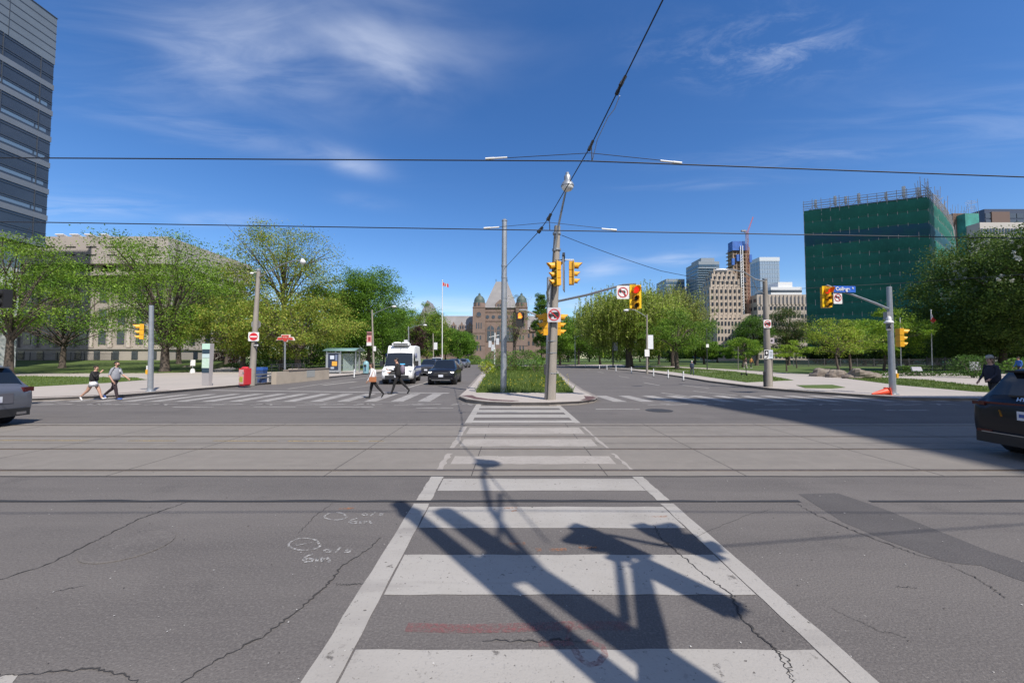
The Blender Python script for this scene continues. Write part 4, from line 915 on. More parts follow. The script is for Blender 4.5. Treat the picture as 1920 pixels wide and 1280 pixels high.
def tree(name, label, base, H, Rr, th, kind, clumps=60, per=90, leaf=.2, seed=1, shape='round', trunk_r=None, group=None, spread=1.0, mix=None, ry=None, crad=.2, lean=(0, 0), bare=0, cat='tree'):
    base = Vector(base); r = np.random.default_rng(seed); t = thing(name, label, cat, base, group=group)
    per = int(per * 2.3); leaf = leaf * (.66 if shape != 'willow' else 1.0)
    ry = ry or Rr; zc = (th + H) / 2; hz = (H - th) / 2
    d, amp = lobes(seed); cs = []
    while len(cs) < clumps:
        u = r.normal(size=3); u /= np.linalg.norm(u)
        f = 1 + sum(a * max(0, float(u @ q)) ** 3 for q, a in zip(d, amp))
        rad = r.uniform(.25, 1) ** .55 * f
        p = np.array([u[0] * Rr, u[1] * ry, u[2] * hz]) * rad
        k = (p[2] / hz + 1) / 2
        if shape == 'vase': w = .55 + .6 * min(1, k * 1.2)
        elif shape == 'column': w = 1 - .35 * abs(k - .4)
        elif shape == 'cone': w = 1.15 - .75 * k
        elif shape == 'umbrella': w = .75 + .45 * math.sin(math.pi * min(1, max(0, k)) ** .8)
        else: w = 1
        p[:2] *= w; p[2] += zc; p[0] += lean[0] * k; p[1] += lean[1] * k
        if p[2] < th * .55: continue
        cs.append(p)
    cs = np.array(cs); L = []
    size = crad * min(Rr, hz * 1.3) * 1.15
    for p in cs:
        n = int(per * r.uniform(.5, 1.5)); s = size * r.uniform(.7, 1.35)
        q = np.clip(r.normal(size=(n, 3)), -1.7, 1.7) * np.array([s * 1.05, s * 1.05, s * (.46 if shape in ('vase', 'umbrella') else .66)]) * .62
        if shape == 'willow':
            m = max(3, n // 9); st = p + r.normal(size=(m, 3)) * s * .7; ln = r.uniform(.4, 1.4, m) * s * .85
            q = np.concatenate([np.stack([st[i] + np.array([r.normal() * .05, r.normal() * .05, -ln[i] * f]) for f in np.linspace(0, 1, 9)]) for i in range(m)]); L.append(q)
        else: L.append(p + q)
    L = np.concatenate(L); L = L[L[:, 2] > .25]
    me = leaf_mesh('crown', L, .5 if shape != 'willow' else 0, leaf, seed, .5 if shape != 'willow' else .3); me.materials.append(LEAF[kind])
    if mix:
        me.materials.append(LEAF[mix[0]]); sel = (r.random(len(L)) < mix[1]).astype(np.int32)
        me.polygons.foreach_set('material_index', sel)
    o = bpy.data.objects.new('crown', me); C.objects.link(o); o.parent = t
    # trunk and limbs
    tr = trunk_r or H * .022; g = MB(); rr = random.Random(seed)
    top = Vector((lean[0] * .6, lean[1] * .6, th + (H - th) * (.55 if shape in ('round', 'column', 'cone') else .25)))
    k0 = Vector((rr.uniform(-.15, .15), rr.uniform(-.15, .15), th * .55))
    g.tube([(0, 0, -.3), (0, 0, .02), (0, 0, .35), k0, Vector((k0.x * 1.4, k0.y * 1.4, th)), top], [tr * 1.7, tr * 1.5, tr * 1.12, tr, tr * .85, tr * .22], 9)
    idx = r.permutation(len(cs))[:min(len(cs), 26 + bare)]
    for i in idx:
        e = Vector(cs[i]); f = rr.uniform(.55, .98)
        zst = min(e.z * .8, th * .75 + (top.z - th * .75) * f * max(0.0, min(1, (e.z - th * .5) / (H - th)))); ss = (zst) / top.z
        st = Vector((top.x * ss, top.y * ss, zst)); md = st.lerp(e, .5) + Vector((rr.uniform(-.3, .3), rr.uniform(-.3, .3), (.10 if shape != 'willow' else .3) * (e - st).length))
        w = tr * rr.uniform(.22, .42)
        g.tube([st, st.lerp(md, .5) + Vector((0, 0, .05)), md, md.lerp(e, .55) + Vector((rr.uniform(-.2, .2), rr.uniform(-.2, .2), 0)), e], [w, w * .8, w * .6, w * .4, w * .15], 5, False)
        for _ in range(2):
            e2 = e + Vector([rr.gauss(0, size * .8) for _ in range(3)]); g.tube([md, md.lerp(e2, .5) + Vector((0, 0, .15)), e2], [w * .45, w * .3, w * .1], 4, False)
    g.build('trunk', BARK, t, smooth='all'); return t
def shrub(name, label, base, rx, ry, h, kind, n=900, leaf=.1, seed=1, group=None, mix=None, cat='shrub', box=False):
    base = Vector(base); r = np.random.default_rng(seed); t = thing(name, label, cat, base, group=group)
    if box: p = r.uniform(-1, 1, size=(n, 3)) * np.array([rx, ry, h / 2]); ax = r.integers(0, 3, n); sg = r.choice([-1, 1], n); p[np.arange(n), ax] = (np.array([rx, ry, h / 2])[ax]) * sg * r.uniform(.86, 1.03, n); p[:, 2] += h / 2
    else:
        u = r.normal(size=(n, 3)); u /= np.linalg.norm(u, axis=1, keepdims=True); d, amp = lobes(seed, 9)
        f = 1 + sum(a * np.maximum(0, u @ q) ** 4 for q, a in zip(d, amp)); rad = r.uniform(.3, 1, n) ** .4 * f
        p = u * rad[:, None] * np.array([rx, ry, h * .55]); p[:, 2] += h * .48
    p = p[p[:, 2] > 0.02]
    me = leaf_mesh('foliage', p, .4, leaf, seed); me.materials.append(LEAF[kind])
    if mix: me.materials.append(LEAF[mix[0]]); me.polygons.foreach_set('material_index', (r.random(len(p)) < mix[1]).astype(np.int32))
    o = bpy.data.objects.new('foliage', me); C.objects.link(o); o.parent = t
    g = MB(); rr = random.Random(seed)
    for k in range(7): a = rr.uniform(0, 6.3); g.tube([(0.05 * math.cos(a), .05 * math.sin(a), -.05), (rx * .35 * math.cos(a), ry * .35 * math.sin(a), h * .5), (rx * .6 * math.cos(a), ry * .6 * math.sin(a), h * .8)], [.03, .02, .008], 5)
    g.build('stems', BARK, t); return t
def at(px, Y, z=.13): return Vector(((px - 960) / FPX * Y / 1.0, Y, z))
def top(px, py, Y, z=.13): return P(px, py, Y).z - z
# -- left corner
Y = 40; tree('lawn_tree', 'bushy fresh green tree at the far left in front of the glass tower', at(18, Y, 0.14), top(30, 428, Y), 6.2, 3.0, 'elm', 50, 135, .17, 11, 'umbrella', .32, mix=('fresh', .4))
Y = 52; tree('lawn_tree', 'darker green spreading tree between the glass tower and the big lawn tree', at(118, Y, 0.49), top(100, 500, Y), 6.6, 2.6, 'fresh', 58, 140, .18, 12, 'umbrella', .3, mix=('green', .5))
Y = 46; tree('lawn_tree', 'wide upswept tree with forked trunk behind the steel signal pole', at(310, Y, 0.26), top(300, 440, Y), 7.6, 2.6, 'elm', 96, 130, .17, 13, 'vase', .42, mix=('fresh', .5), bare=16)
Y = 62; tree('lawn_tree', 'smaller tree standing behind the wide upswept tree by the stone building', at(336, Y, 0.88), top(340, 520, Y), 5.0, 3.0, 'elm', 55, 100, .2, 14, 'vase', .3)
Y = 70; tree('lawn_tree', 'leafy tree at the corner of the stone building', at(425, Y, .8), top(425, 545, Y), 5.6, 3.0, 'fresh', 60, 120, .24, 15, 'umbrella', .25, mix=('elm', .5))
Y = 58; tree('tall_open_tree', 'tall airy yellow green tree with sky showing through its crown', at(530, Y), top(500, 420, Y), 7.6, 4.5, 'yellow', 210, 75, .19, 16, 'round', .38, bare=20, crad=.17, mix=('elm', .5))
Y = 50; tree('lawn_tree', 'low dense yellow green tree behind the no entry sign', at(455, Y), top(455, 548, Y), 4.8, 1.8, 'elm', 85, 130, .18, 17, 'umbrella', .3, mix=('yellow', .45))
Y = 50; tree('lawn_tree', 'low spreading yellow green tree above the subway stair', at(560, Y), top(560, 545, Y), 5.6, 1.9, 'elm', 100, 130, .18, 18, 'umbrella', .38, mix=('yellow', .55))
Y = 64; tree('lawn_tree', 'yellow green tree behind the bus shelter', at(628, Y), top(620, 525, Y), 5.2, 2.5, 'elm', 90, 120, .2, 19, 'round', .3, mix=('green', .5))
Y = 66; tree('tall_maple', 'tall dense bright green maple left of the avenue', at(690, Y), top(688, 499, Y), 5.4, 2.6, 'fresh', 170, 150, .2, 20, 'round', .35, mix=('green', .6))
Y = 74; tree('lawn_tree', 'dark green tree between the maple and the bus shelter', at(655, Y), top(655, 535, Y), 5.5, 2.4, 'green', 90, 110, .22, 21, 'round', .3, mix=('deep', .3))
Y = 78; tree('lawn_tree', 'green tree on the avenue side of the tall maple', at(728, Y), top(728, 565, Y), 3.6, 2.4, 'green', 80, 110, .2, 22, 'round', .3, mix=('fresh', .4))
Y = 110; tree('lawn_tree', 'pale green round headed tree left of the flagpole', at(800, Y), top(800, 569, Y), 5.6, 3.0, 'fresh', 90, 110, .26, 23, 'round', .3, mix=('yellow', .25))
Y = 116; tree('lawn_tree', 'smaller round headed tree beside the pale green one', at(768, Y), top(768, 581, Y), 3.6, 3.0, 'fresh', 60, 100, .26, 24, 'round', .3, mix=('green', .3))
Y = 105; tree('purple_tree', 'small purple leaved tree behind the white van', at(772, Y), top(772, 612, Y), 3.4, 2.2, 'purple', 45, 90, .24, 25, 'round', .2)
farL = [(745, 120, 600, 6, 'green'), (815, 135, 612, 6, 'green'), (836, 140, 620, 5, 'deep'), (858, 130, 614, 5.5, 'green'), (874, 150, 622, 5, 'green')]
FL = ['dark green tree in the row left of the parliament, behind the purple tree', 'green tree in the row left of the parliament, under the flagpole', 'deepest green tree in the row left of the parliament', 'green tree in the row left of the parliament, above the blue car', 'green tree ending the row beside the parliament tower']
for k, (px, Y, py, rr_, kd) in enumerate(farL): tree('park_tree', FL[k], at(px, Y), top(px, py, Y), rr_, 2.0, kd, 60, 90, .32, 30 + k, 'round', .3, group='tree row left of the parliament', mix=('fresh', .3))
# backing woods that close the view between the nearer trees on the left
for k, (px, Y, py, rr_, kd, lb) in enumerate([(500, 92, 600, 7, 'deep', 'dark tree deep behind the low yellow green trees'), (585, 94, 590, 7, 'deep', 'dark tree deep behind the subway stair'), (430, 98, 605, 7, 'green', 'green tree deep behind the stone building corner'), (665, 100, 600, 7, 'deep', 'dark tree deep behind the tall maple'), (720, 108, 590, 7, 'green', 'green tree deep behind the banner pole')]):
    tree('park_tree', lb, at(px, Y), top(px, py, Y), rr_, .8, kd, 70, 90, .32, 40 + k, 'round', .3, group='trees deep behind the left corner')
c = at(420, 74, .5); shrub('red_shrub', 'dark red shrub by the path near the stone building', c, 2.6, 1.6, 2.5, 'red', 1400, .16, 51)
for k, (px, Y, rx, h, kd, lb) in enumerate([(530, 62, 4.0, 1.3, 'hedge', 'low green shrubs behind the subway stair'), (590, 66, 4.0, 1.5, 'hedge', 'green shrubs left of the bus shelter'), (455, 66, 2.6, .9, 'deep', 'low dark shrub beside the plaza path')]): shrub('shrub', lb, at(px, Y), rx, 1.2, h, kd, 1300, .14, 55 + k)
# -- island
Y = 60; shrub('hedge', 'rounded green hedge on the island right of the steel pole', at(985, 52), 2.8, 1.6, P(985, 655, 52).z - .0, 'hedge', 3600, .1, 61, mix=('fresh', .4))
shrub('shrub', 'reddish brown shrub left of the island hedge', at(951, 50), 1.5, 1.2, 2.2, 'brown', 900, .1, 62, mix=('hedge', .5)); shrub('shrub', 'green shrub on the island behind the yellow bush', at(932, 58), 2.0, 1.6, 2.6, 'hedge', 1600, .11, 63, mix=('fresh', .5))
shrub('shrub', 'twiggy reddish shrub by the concrete pole', at(1005, 44), 1.1, .8, 1.1, 'brown', 600, .08, 64, mix=('hedge', .5))
shrub('yellow_bush', 'small golden bush at the left edge of the island', at(914, 42), .85, .8, 1.25, 'gold', 900, .08, 65, mix=('lime', .4))
shrub('clipped_hedge', 'clipped green hedge at the head of the left lanes', at(888, 108), 1.9, 1.6, 2.3, 'hedge', 1500, .16, 66, mix=('lime', .3))
Y = 62; tree('bare_tree', 'half bare slender tree in front of the parliament', at(966, Y), top(970, 548, Y), 2.9, 3.6, 'brown', 42, 24, .14, 67, 'vase', .12, bare=30, crad=.2, mix=('elm', .5))
Y = 95; tree('poplar', 'narrow dark green poplar behind the concrete pole', at(1016, Y), top(1016, 545, Y), 2.5, 2.0, 'green', 120, 90, .22, 169, 'column', .25, mix=('deep', .3))
def grass_blades(name, label, poly, n, h, seed, c1='leaf_grassblade', z=.14):
    r = random.Random(seed); xs = [p[0] for p in poly]; ys = [p[1] for p in poly]; g = MB()
    def inside(x, y):
        c = False; j = len(poly) - 1
        for i in range(len(poly)):
            if (poly[i][1] > y) != (poly[j][1] > y) and x < (poly[j][0] - poly[i][0]) * (y - poly[i][1]) / (poly[j][1] - poly[i][1]) + poly[i][0]: c = not c
            j = i
        return c
    k = 0
    while k < n:
        x = r.uniform(min(xs), max(xs)); y = min(ys) + (max(ys) - min(ys)) * r.random() ** 1.6
        if not inside(x, y): continue
        k += 1; a = r.uniform(0, 6.3); w = r.uniform(.008, .022) * (1 + (y - 20) * .03); hh = h * r.uniform(.35, 1.25) * (1 + .5 * math.sin(x * 1.7) * math.sin(y * .9)); bx, by = r.gauss(0, .3) * hh, r.gauss(0, .3) * hh
        ca, sa = math.cos(a) * w, math.sin(a) * w
        g.mesh_add([(x - ca, y - sa, z), (x + ca, y + sa, z), (x + bx, y + by, z + hh)], [(0, 1, 2)])
    o = g.build(name, leafmat(c1, (.06, .12, .015), (.18, .23, .05))); tag(o, label, 'grass', kind='stuff'); return o
grass_blades('wild_grass', 'long wild grass growing on the planted island', island_grass, 15000, .27, 3)
g = MB(); r_ = random.Random(8)
for k in range(150):
    y = 22 + 14 * r_.random() ** 1.8; x0, x1 = G(893, 735.8, .13).x * y / G(893, 735.8, .13).y, G(1076, 735.8, .13).x * y / G(893, 735.8, .13).y
    x = r_.uniform(x0 * .95, x1 * .9) if k % 3 else r_.uniform(x1 * .5, x1 * .92)
    g.ball((x, y, .14 + r_.uniform(.08, .3)), (.035, .035, .02), 5, 3)
o = g.build('dandelions', mat('dandelion', (.5, .4, .03), .6)); tag(o, 'tiny yellow dandelions among the island grass', 'flowers', kind='stuff')
grass_blades('lawn_tufts', 'short grass tufts on the strip behind the walking couple', gp([(-200, 729), (62, 724.5), (200, 717.5), (275, 711.5), (252, 707.5), (46, 704.8), (-200, 707)]), 7000, .09, 5)
grass_blades('lawn_tufts', 'short grass tufts on the triangular lawn by the cycle lane', gp([(1186, 691), (1262, 697), (1330, 707), (1400, 716.5), (1488, 712.5), (1440, 704), (1380, 696.5), (1330, 692.5), (1262, 688.5), (1215, 687.5)]), 9000, .09, 6)
grass_blades('lawn_tufts', 'short grass tufts on the lawn strip at the right pavement', gp([(1586, 709), (1680, 721), (1830, 734), (1960, 738), (1960, 730), (1840, 724), (1740, 712.5), (1640, 706.5)]), 7000, .09, 7)
# -- right of the avenue
Y = 72; tree('willow', 'large pale yellow green willow with dark leaning trunk right of the avenue', at(1180, Y), top(1185, 548, Y), 9.0, 4.4, 'willow', 190, 230, .22, 71, 'willow', .62, mix=('lime', .25), bare=10)
Y = 80; tree('willow', 'second paler willow with bare top branches right of the first', at(1262, Y), top(1255, 545, Y), 6.6, 6.0, 'willow', 100, 150, .2, 72, 'willow', .4, bare=40, mix=('brown', .2))
Y = 60; tree('lawn_tree', 'dark forked tree with olive crown on the triangular lawn side', at(1269, Y), top(1285, 580, Y), 5.0, 2.7, 'green', 85, 90, .17, 73, 'umbrella', .28, mix=('elm', .45))
Y = 100; fr = [(1050, 582, 5, 'fresh', 'light green tree just right of the concrete pole'), (1085, 590, 6, 'green', 'green tree behind the pedestrian end of the right lanes'), (1125, 600, 6, 'green', 'green tree behind the dark banner pole'), (1215, 640, 4, 'green', 'low green tree behind the white banner pole'), (1235, 600, 5.5, 'green', 'green tree behind the olive crowned tree'), (1320, 640, 4.5, 'fresh', 'fresh green low tree left of the beige tower'), (1302, 602, 6, 'deep', 'dark green tree under the slim grey tower')]
for k, (px, py, rr_, kd, lb) in enumerate(fr): tree('park_tree', lb, at(px, Y + k * 2.5), top(px, py, Y + k * 2.5), rr_, 2.0, kd, 70, 100, .26, 80 + k, 'round', .28, group='park trees right of the avenue', mix=('fresh', .3))
for k, (px, Y, py, rr_, kd, lb) in enumerate([(1065, 150, 620, 8, 'deep', 'distant dark tree seen beyond the right lanes'), (1105, 155, 615, 8, 'deep', 'distant dark tree behind the no left turn sign arm'), (1150, 150, 622, 8, 'deep', 'distant dark tree behind the willow trunk'), (1200, 150, 618, 8, 'deep', 'distant dark tree behind the white banner pole'), (1255, 150, 622, 8, 'deep', 'distant dark tree behind the white haired walker'), (1345, 140, 650, 6, 'green', 'distant green tree at the foot of the beige tower')]):
    tree('park_tree', lb, at(px, Y), top(px, py, Y), rr_, 1.0, kd, 60, 80, .42, 95 + k, 'round', .3, group='distant trees beyond the right lanes')
Y = 88; tree('lawn_tree', 'dark green rounded tree left of the right hand concrete pole', at(1418, Y), top(1408, 592, Y), 4.2, 2.5, 'green', 90, 110, .2, 103, 'round', .3, mix=('deep', .4))
Y = 92; tree('lawn_tree', 'very dark tree with pale dead limb behind the right hand concrete pole', at(1478, Y), top(1470, 580, Y), 5.0, 2.4, 'deep', 110, 110, .2, 104, 'round', .3, mix=('brown', .3))
Y = 72; tree('lawn_tree', 'light green low tree behind the two distant walkers', at(1392, Y), top(1392, 632, Y), 3.2, 1.4, 'fresh', 50, 90, .17, 105, 'umbrella', .16, mix=('lime', .3))
Y = 50; tree('young_tree', 'young bright green tree right of the concrete pole', at(1474, Y), top(1474, 640, Y), 2.1, 1.5, 'lime', 26, 80, .13, 106, 'umbrella', .08)
Y = 56; tree('young_tree', 'small bright green tree on the far lawn left of the rocks', at(1493, Y + 10), top(1493, 638, Y + 10), 1.9, 1.8, 'lime', 20, 60, .14, 107, 'umbrella', .08)
Y = 41; tree('lawn_tree', 'slim yellow green tree with dark trunk behind the rocks', at(1572, Y), top(1568, 596, Y), 2.5, 1.8, 'lime', 40, 85, .13, 108, 'round', .11, mix=('yellow', .35))
Y = 43; tree('lawn_tree', 'yellow green tree with pale trunk beside the slim one', at(1594, Y), top(1592, 604, Y), 2.0, 1.9, 'elm', 30, 80, .13, 109, 'round', .12, mix=('lime', .4))
Y = 50; tree('lawn_tree', 'broad bright green tree behind the right steel pole', at(1656, Y), top(1660, 590, Y), 4.2, 2.2, 'fresh', 85, 110, .16, 110, 'umbrella', .14, mix=('lime', .5))
Y = 50; ch = tree('chestnut', 'large dark chestnut with white flower candles at the right edge', at(1876, Y), top(1850, 452, Y), 6.8, 2.0, 'chestnut', 300, 200, .2, 111, 'round', .4, mix=('deep', .3))
def candles(root, H, Rr, th, seed, n):
    r = np.random.default_rng(seed); P_ = []
    for k in range(n):
        u = r.normal(size=3); u[1] = -abs(u[1]); u[2] = abs(u[2]) * .9 - .15; u /= np.linalg.norm(u); rad = r.uniform(.88, 1.08)
        c = np.array([u[0] * Rr, u[1] * Rr, u[2] * (H - th) / 2 + (H + th) / 2]) * np.array([rad, rad, 1]); h = r.uniform(.3, .5); m = 20
        P_.append(c + np.stack([r.normal(size=m) * .07, r.normal(size=m) * .07, r.uniform(0, h, m)], 1))
    me = leaf_mesh('blossom', np.concatenate(P_), 0, .095, seed, .8); me.materials.append(LEAF['blossom']); o = bpy.data.objects.new('blossom', me); C.objects.link(o); o.parent = root; o['kind'] = 'stuff'
candles(ch, top(1850, 452, Y), 6.8, 2.0, 5, 330)
Y = 42; ch2 = tree('chestnut', 'nearer chestnut rising out of the picture at the right edge', at(1985, Y), top(1960, 395, Y), 6.4, 2.2, 'chestnut', 170, 170, .2, 112, 'round', .4, mix=('deep', .3)); candles(ch2, top(1960, 395, Y), 6.4, 2.2, 6, 200)
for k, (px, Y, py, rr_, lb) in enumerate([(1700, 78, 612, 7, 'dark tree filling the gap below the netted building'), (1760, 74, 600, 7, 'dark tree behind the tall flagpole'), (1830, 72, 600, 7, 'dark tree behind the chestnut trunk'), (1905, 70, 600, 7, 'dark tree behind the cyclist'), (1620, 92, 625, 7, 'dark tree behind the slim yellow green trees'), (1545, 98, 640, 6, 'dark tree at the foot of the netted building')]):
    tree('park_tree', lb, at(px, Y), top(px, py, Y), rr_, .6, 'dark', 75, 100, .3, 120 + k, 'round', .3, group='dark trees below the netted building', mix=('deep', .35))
shrub('shrub', 'leafy shrub in front of the cyclist by the lawn strip', at(1822, 34), 1.5, 1.1, 1.9, 'hedge', 1800, .085, 131, mix=('deep', .4)); shrub('shrub', 'lower leafy shrub right of the cyclist', at(1915, 36), 2.0, 1.2, 1.7, 'hedge', 1500, .09, 132, mix=('fresh', .4))
for k, (x0, x1, Y, h, lb) in enumerate([(1632, 1838, 37.5, .42, 'low clipped dark hedge in front of the flagpoles'), (1690, 1850, 46, .75, 'taller hedge behind the flagpoles')]):
    a, b = at(x0, Y).x, at(x1, Y).x; shrub('clipped_hedge', lb, ((a + b) / 2, Y, .13), (b - a) / 2, .5, h, 'deep', 3800, .09, 133 + k, mix=('hedge', .3), box=True)
for k, (px, py, w, h, lb) in enumerate([(1541, 705, 1.25, .85, 'long dark boulder at the left of the rock group'), (1568, 707, .95, .75, 'square brown boulder second in the rock group'), (1612, 709, 1.25, .95, 'large pale boulder in the middle of the rock group'), (1640, 709, .65, .6, 'small pale boulder at the right of the rock group'), (1592, 709, .6, .4, 'low flat stone between the brown and pale boulders'), (353, 694, .9, .8, 'grey boulder on the lawn beside the white sign')]):
    c = G(px, py, .13); g = MB(c); r = random.Random(k); w, h = w * .82, h * .8; g.ball(c + Vector((0, 0, h * .32)), (w, w * .7, h * .72), 18, 11)
    g.v = [tuple(Vector(v) + (Vector(v) - c) * (.14 * math.sin(v[0] * 5 + k) * math.sin(v[1] * 4) + r.uniform(-.06, .06) + .12 * math.sin(v[2] * 6 + v[0] * 3))) for v in g.v]
    o = g.build('boulder', surface('boulder_stone', [(0, 0, 0, (.22, .185, .15), 0, None), (.9, .4, .65, (.12, .095, .08), .8, None), (6, .45, .7, (.3, .27, .24), .5, None)], rough=.9, bump=.5, bscale=12) if 'boulder_stone' not in MATS else MATS['boulder_stone']); tag(o, lb, 'boulder')
# far woods that close the horizon
r_ = np.random.default_rng(404); n_ = 26000
xx = r_.uniform(-420, 420, n_); hh = 9 + 3.5 * np.sin(xx * .07) + 2.5 * np.sin(xx * .19 + 1) + 2 * np.sin(xx * .43)
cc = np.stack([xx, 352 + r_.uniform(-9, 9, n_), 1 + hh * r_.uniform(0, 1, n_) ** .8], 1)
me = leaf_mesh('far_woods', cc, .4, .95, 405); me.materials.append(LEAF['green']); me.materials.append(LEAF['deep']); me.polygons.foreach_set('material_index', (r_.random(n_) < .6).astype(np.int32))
o = bpy.data.objects.new('far_woods', me); C.objects.link(o); tag(o, 'far woods closing the horizon behind the parliament', 'woods', kind='stuff')
# ================================================================ STREET FURNITURE
GALV = mat('galvanised_steel', (.36, .38, .40), .42, .6, var=.12, scale=5); POLEC = surface('pole_concrete', [(0, 0, 0, (.30, .27, .235), 0, None), (2.5, .4, .65, (.21, .19, .165), .8, (1, 1, .3)), (25, .5, .65, (.34, .31, .27), .5, None)], rough=.85, bump=.15)
DARKM = mat('dark_metal', (.05, .052, .055), .5, .3); BLACK = mat('black_rubber', (.012, .012, .013), .6); WHITE = mat('white_sign', (.72, .71, .69), .5, var=.04, scale=4); WHITEP = mat('white_plastic', (.66, .66, .65), .45, var=.06, scale=6)
YEL = mat('signal_yellow', (.72, .36, .015), .45, var=.06, scale=6); YELB = mat('signal_yellow_board', (.80, .50, .01), .4); LENSK = mat('dark_lens', (.015, .014, .013), .25); VISI = mat('visor_inside', (.02, .02, .02), .7)
REDL = mat('red_lens_lit', (.7, .03, .02), .3, emit=((1.0, .04, .02), .55)); ORL = mat('orange_hand_lit', (.8, .25, .02), .4, emit=((1.0, .28, .03), 1.0))
RED = mat('sign_red', (.55, .02, .03), .45); BLUE = mat('street_sign_blue', (.03, .13, .55), .4); SBLACK = mat('sign_black', (.015, .015, .016), .6); SGREY = mat('sign_back', (.34, .34, .34), .45, .5)
LAMPW = mat('lamp_glass', (.75, .75, .72), .25, spec=.7); BROWNM = mat('weathered_metal', (.2, .18, .16), .6, .3, var=.2)
RX90 = Matrix.Rotation(R(90), 3, 'X')
def pole(name, label, cat, b, tpt, r0, r1, m, z=.12, base=True, seg=12):
    p = G(b[0], b[1], z); q = P(tpt[0], tpt[1], p.y); t = thing(name, label, cat, p)
    g = MB(p); g.tube([p - Vector((0, 0, .1)), p.lerp(q, .5), q, q + Vector((0, 0, .015))], [r0, (r0 + r1) / 2, r1, r1 * .7], seg); g.build('shaft', m, t, smooth=True)
    if base:
        g = MB(p); g.lathe([(r0 * 1.7, 0), (r0 * 1.7, .03), (r0 * 1.15, .05), (r0 * 1.05, .14)], p + Vector((0, 0, .004)), seg); g.build('base_plate', m, t, smooth=True)
    return t, p, q
def part(t, name, m, fn, smooth=True):
    g = MB(t.location); fn(g); return g.build(name, m, t, smooth=smooth)
def signal(label, c, rz, lit=True, board=True, sc=1.0, group='traffic lights'):
    t = thing('traffic_light', label, 'traffic light', c, rz, group)
    g = MB()
    if board:
        g.plate([(-.24, -.48), (.24, -.48), (.24, .48), (-.24, .48)], (0, .0, 0), (1, 0, 0), (0, 0, 1), -.02); g.build('backboard', YELB, t)
    g = MB()
    for z, h in ((.28, .36), (-.06, .29), (-.36, .29)):
        g.box((0, -.0 if not board else .1, z), (.31, .2, h - .012))
    g.build('housing', YEL, t)
    for k, (z, r) in enumerate(((.28, .145), (-.06, .105), (-.36, .105))):
        g = MB(); y = -.10 if not board else -.022
        n = 14; vs, fs = [], []
        for i in range(n + 1):
            a = R(-35 + 250 * i / n); x, zz = r * math.cos(a), r * math.sin(a); ln = .15 + .13 * max(0, math.sin(a)); ln *= r / .12
            vs += [(x, y, z + zz), (x * 1.03, y - ln, z + zz * 1.0 - .02)]
        for i in range(n): fs += [(2 * i, 2 * i + 1, 2 * i + 3, 2 * i + 2)]
        g.mesh_add(vs, fs)
        v = g.build('visor', [YEL, VISI], t); v.modifiers.new('thick', 'SOLIDIFY').thickness = .006; v.modifiers['thick'].offset = 1; v.modifiers['thick'].material_offset = 0
        g = MB(); g.lathe([(r * .95, 0), (r * .9, .012), (r * .5, .03), (r * .1, .035)], (0, y - .002, z), 16, RX90); g.build('lens', REDL if (lit and k == 0) else LENSK, t, smooth=True)
    t.scale = (sc, sc, sc); return t
def disc(g, c, r, y, seg=24): g.lathe([(r, 0), (r, .004)], (c[0], y, c[1]), seg, RX90)
def ring2(g, c, r0, r1, y): g.lathe([(r0, 0), (r1, 0), (r1, .005), (r0, .005), (r0, 0)], (c[0], y, c[1]), 28, RX90)
def sign(name, label, c, w, h, rz=0, face=None, cat='sign', group=None):
    t = thing(name, label, cat, c, rz, group); q = .06 * min(w, h)
    g = MB(); g.plate([(-w / 2 + q, -h / 2), (w / 2 - q, -h / 2), (w / 2, -h / 2 + q), (w / 2, h / 2 - q), (w / 2 - q, h / 2), (-w / 2 + q, h / 2), (-w / 2, h / 2 - q), (-w / 2, -h / 2 + q)], (0, 0, 0), (1, 0, 0), (0, 0, 1), -.012)
    g.build('panel', face or WHITE, t); return t
def ppart(t, name, m, fn): g = MB(); fn(g); return g.build(name, m, t)
def prohibition(t, r, sym):
    ppart(t, 'symbol', SBLACK, sym)
    ppart(t, 'red_ring', RED, lambda g: (ring2(g, (0, 0), r * .84, r, -.006), g.box((0, -.012, 0), (r * 1.75, .004, r * .15), M=Matrix.Rotation(R(-45 + 90), 3, 'Y'))))
def sym_turn(s, flip=1):
    def f(g):
        g.box((flip * .25 * s, -.008, -.15 * s), (.16 * s, .005, .62 * s)); g.box((-.02 * s * flip, -.0085, .16 * s), (.6 * s, .005, .16 * s))
        g.plate([(-.62 * s * flip, .16 * s), (-.22 * s * flip, .42 * s), (-.22 * s * flip, -.08 * s)], (0, -.011, 0), (1, 0, 0), (0, 0, 1), .004)
    return f
def sym_truck(s):
    def f(g):
        g.box((.16 * s, -.008, .06 * s), (.74 * s, .005, .5 * s)); g.box((-.42 * s, -.0085, -.04 * s), (.36 * s, .005, .32 * s))
        for x in (-.4, .1, .38): disc(g, (x * s, -.26 * s), .12 * s, -.006)
    return f

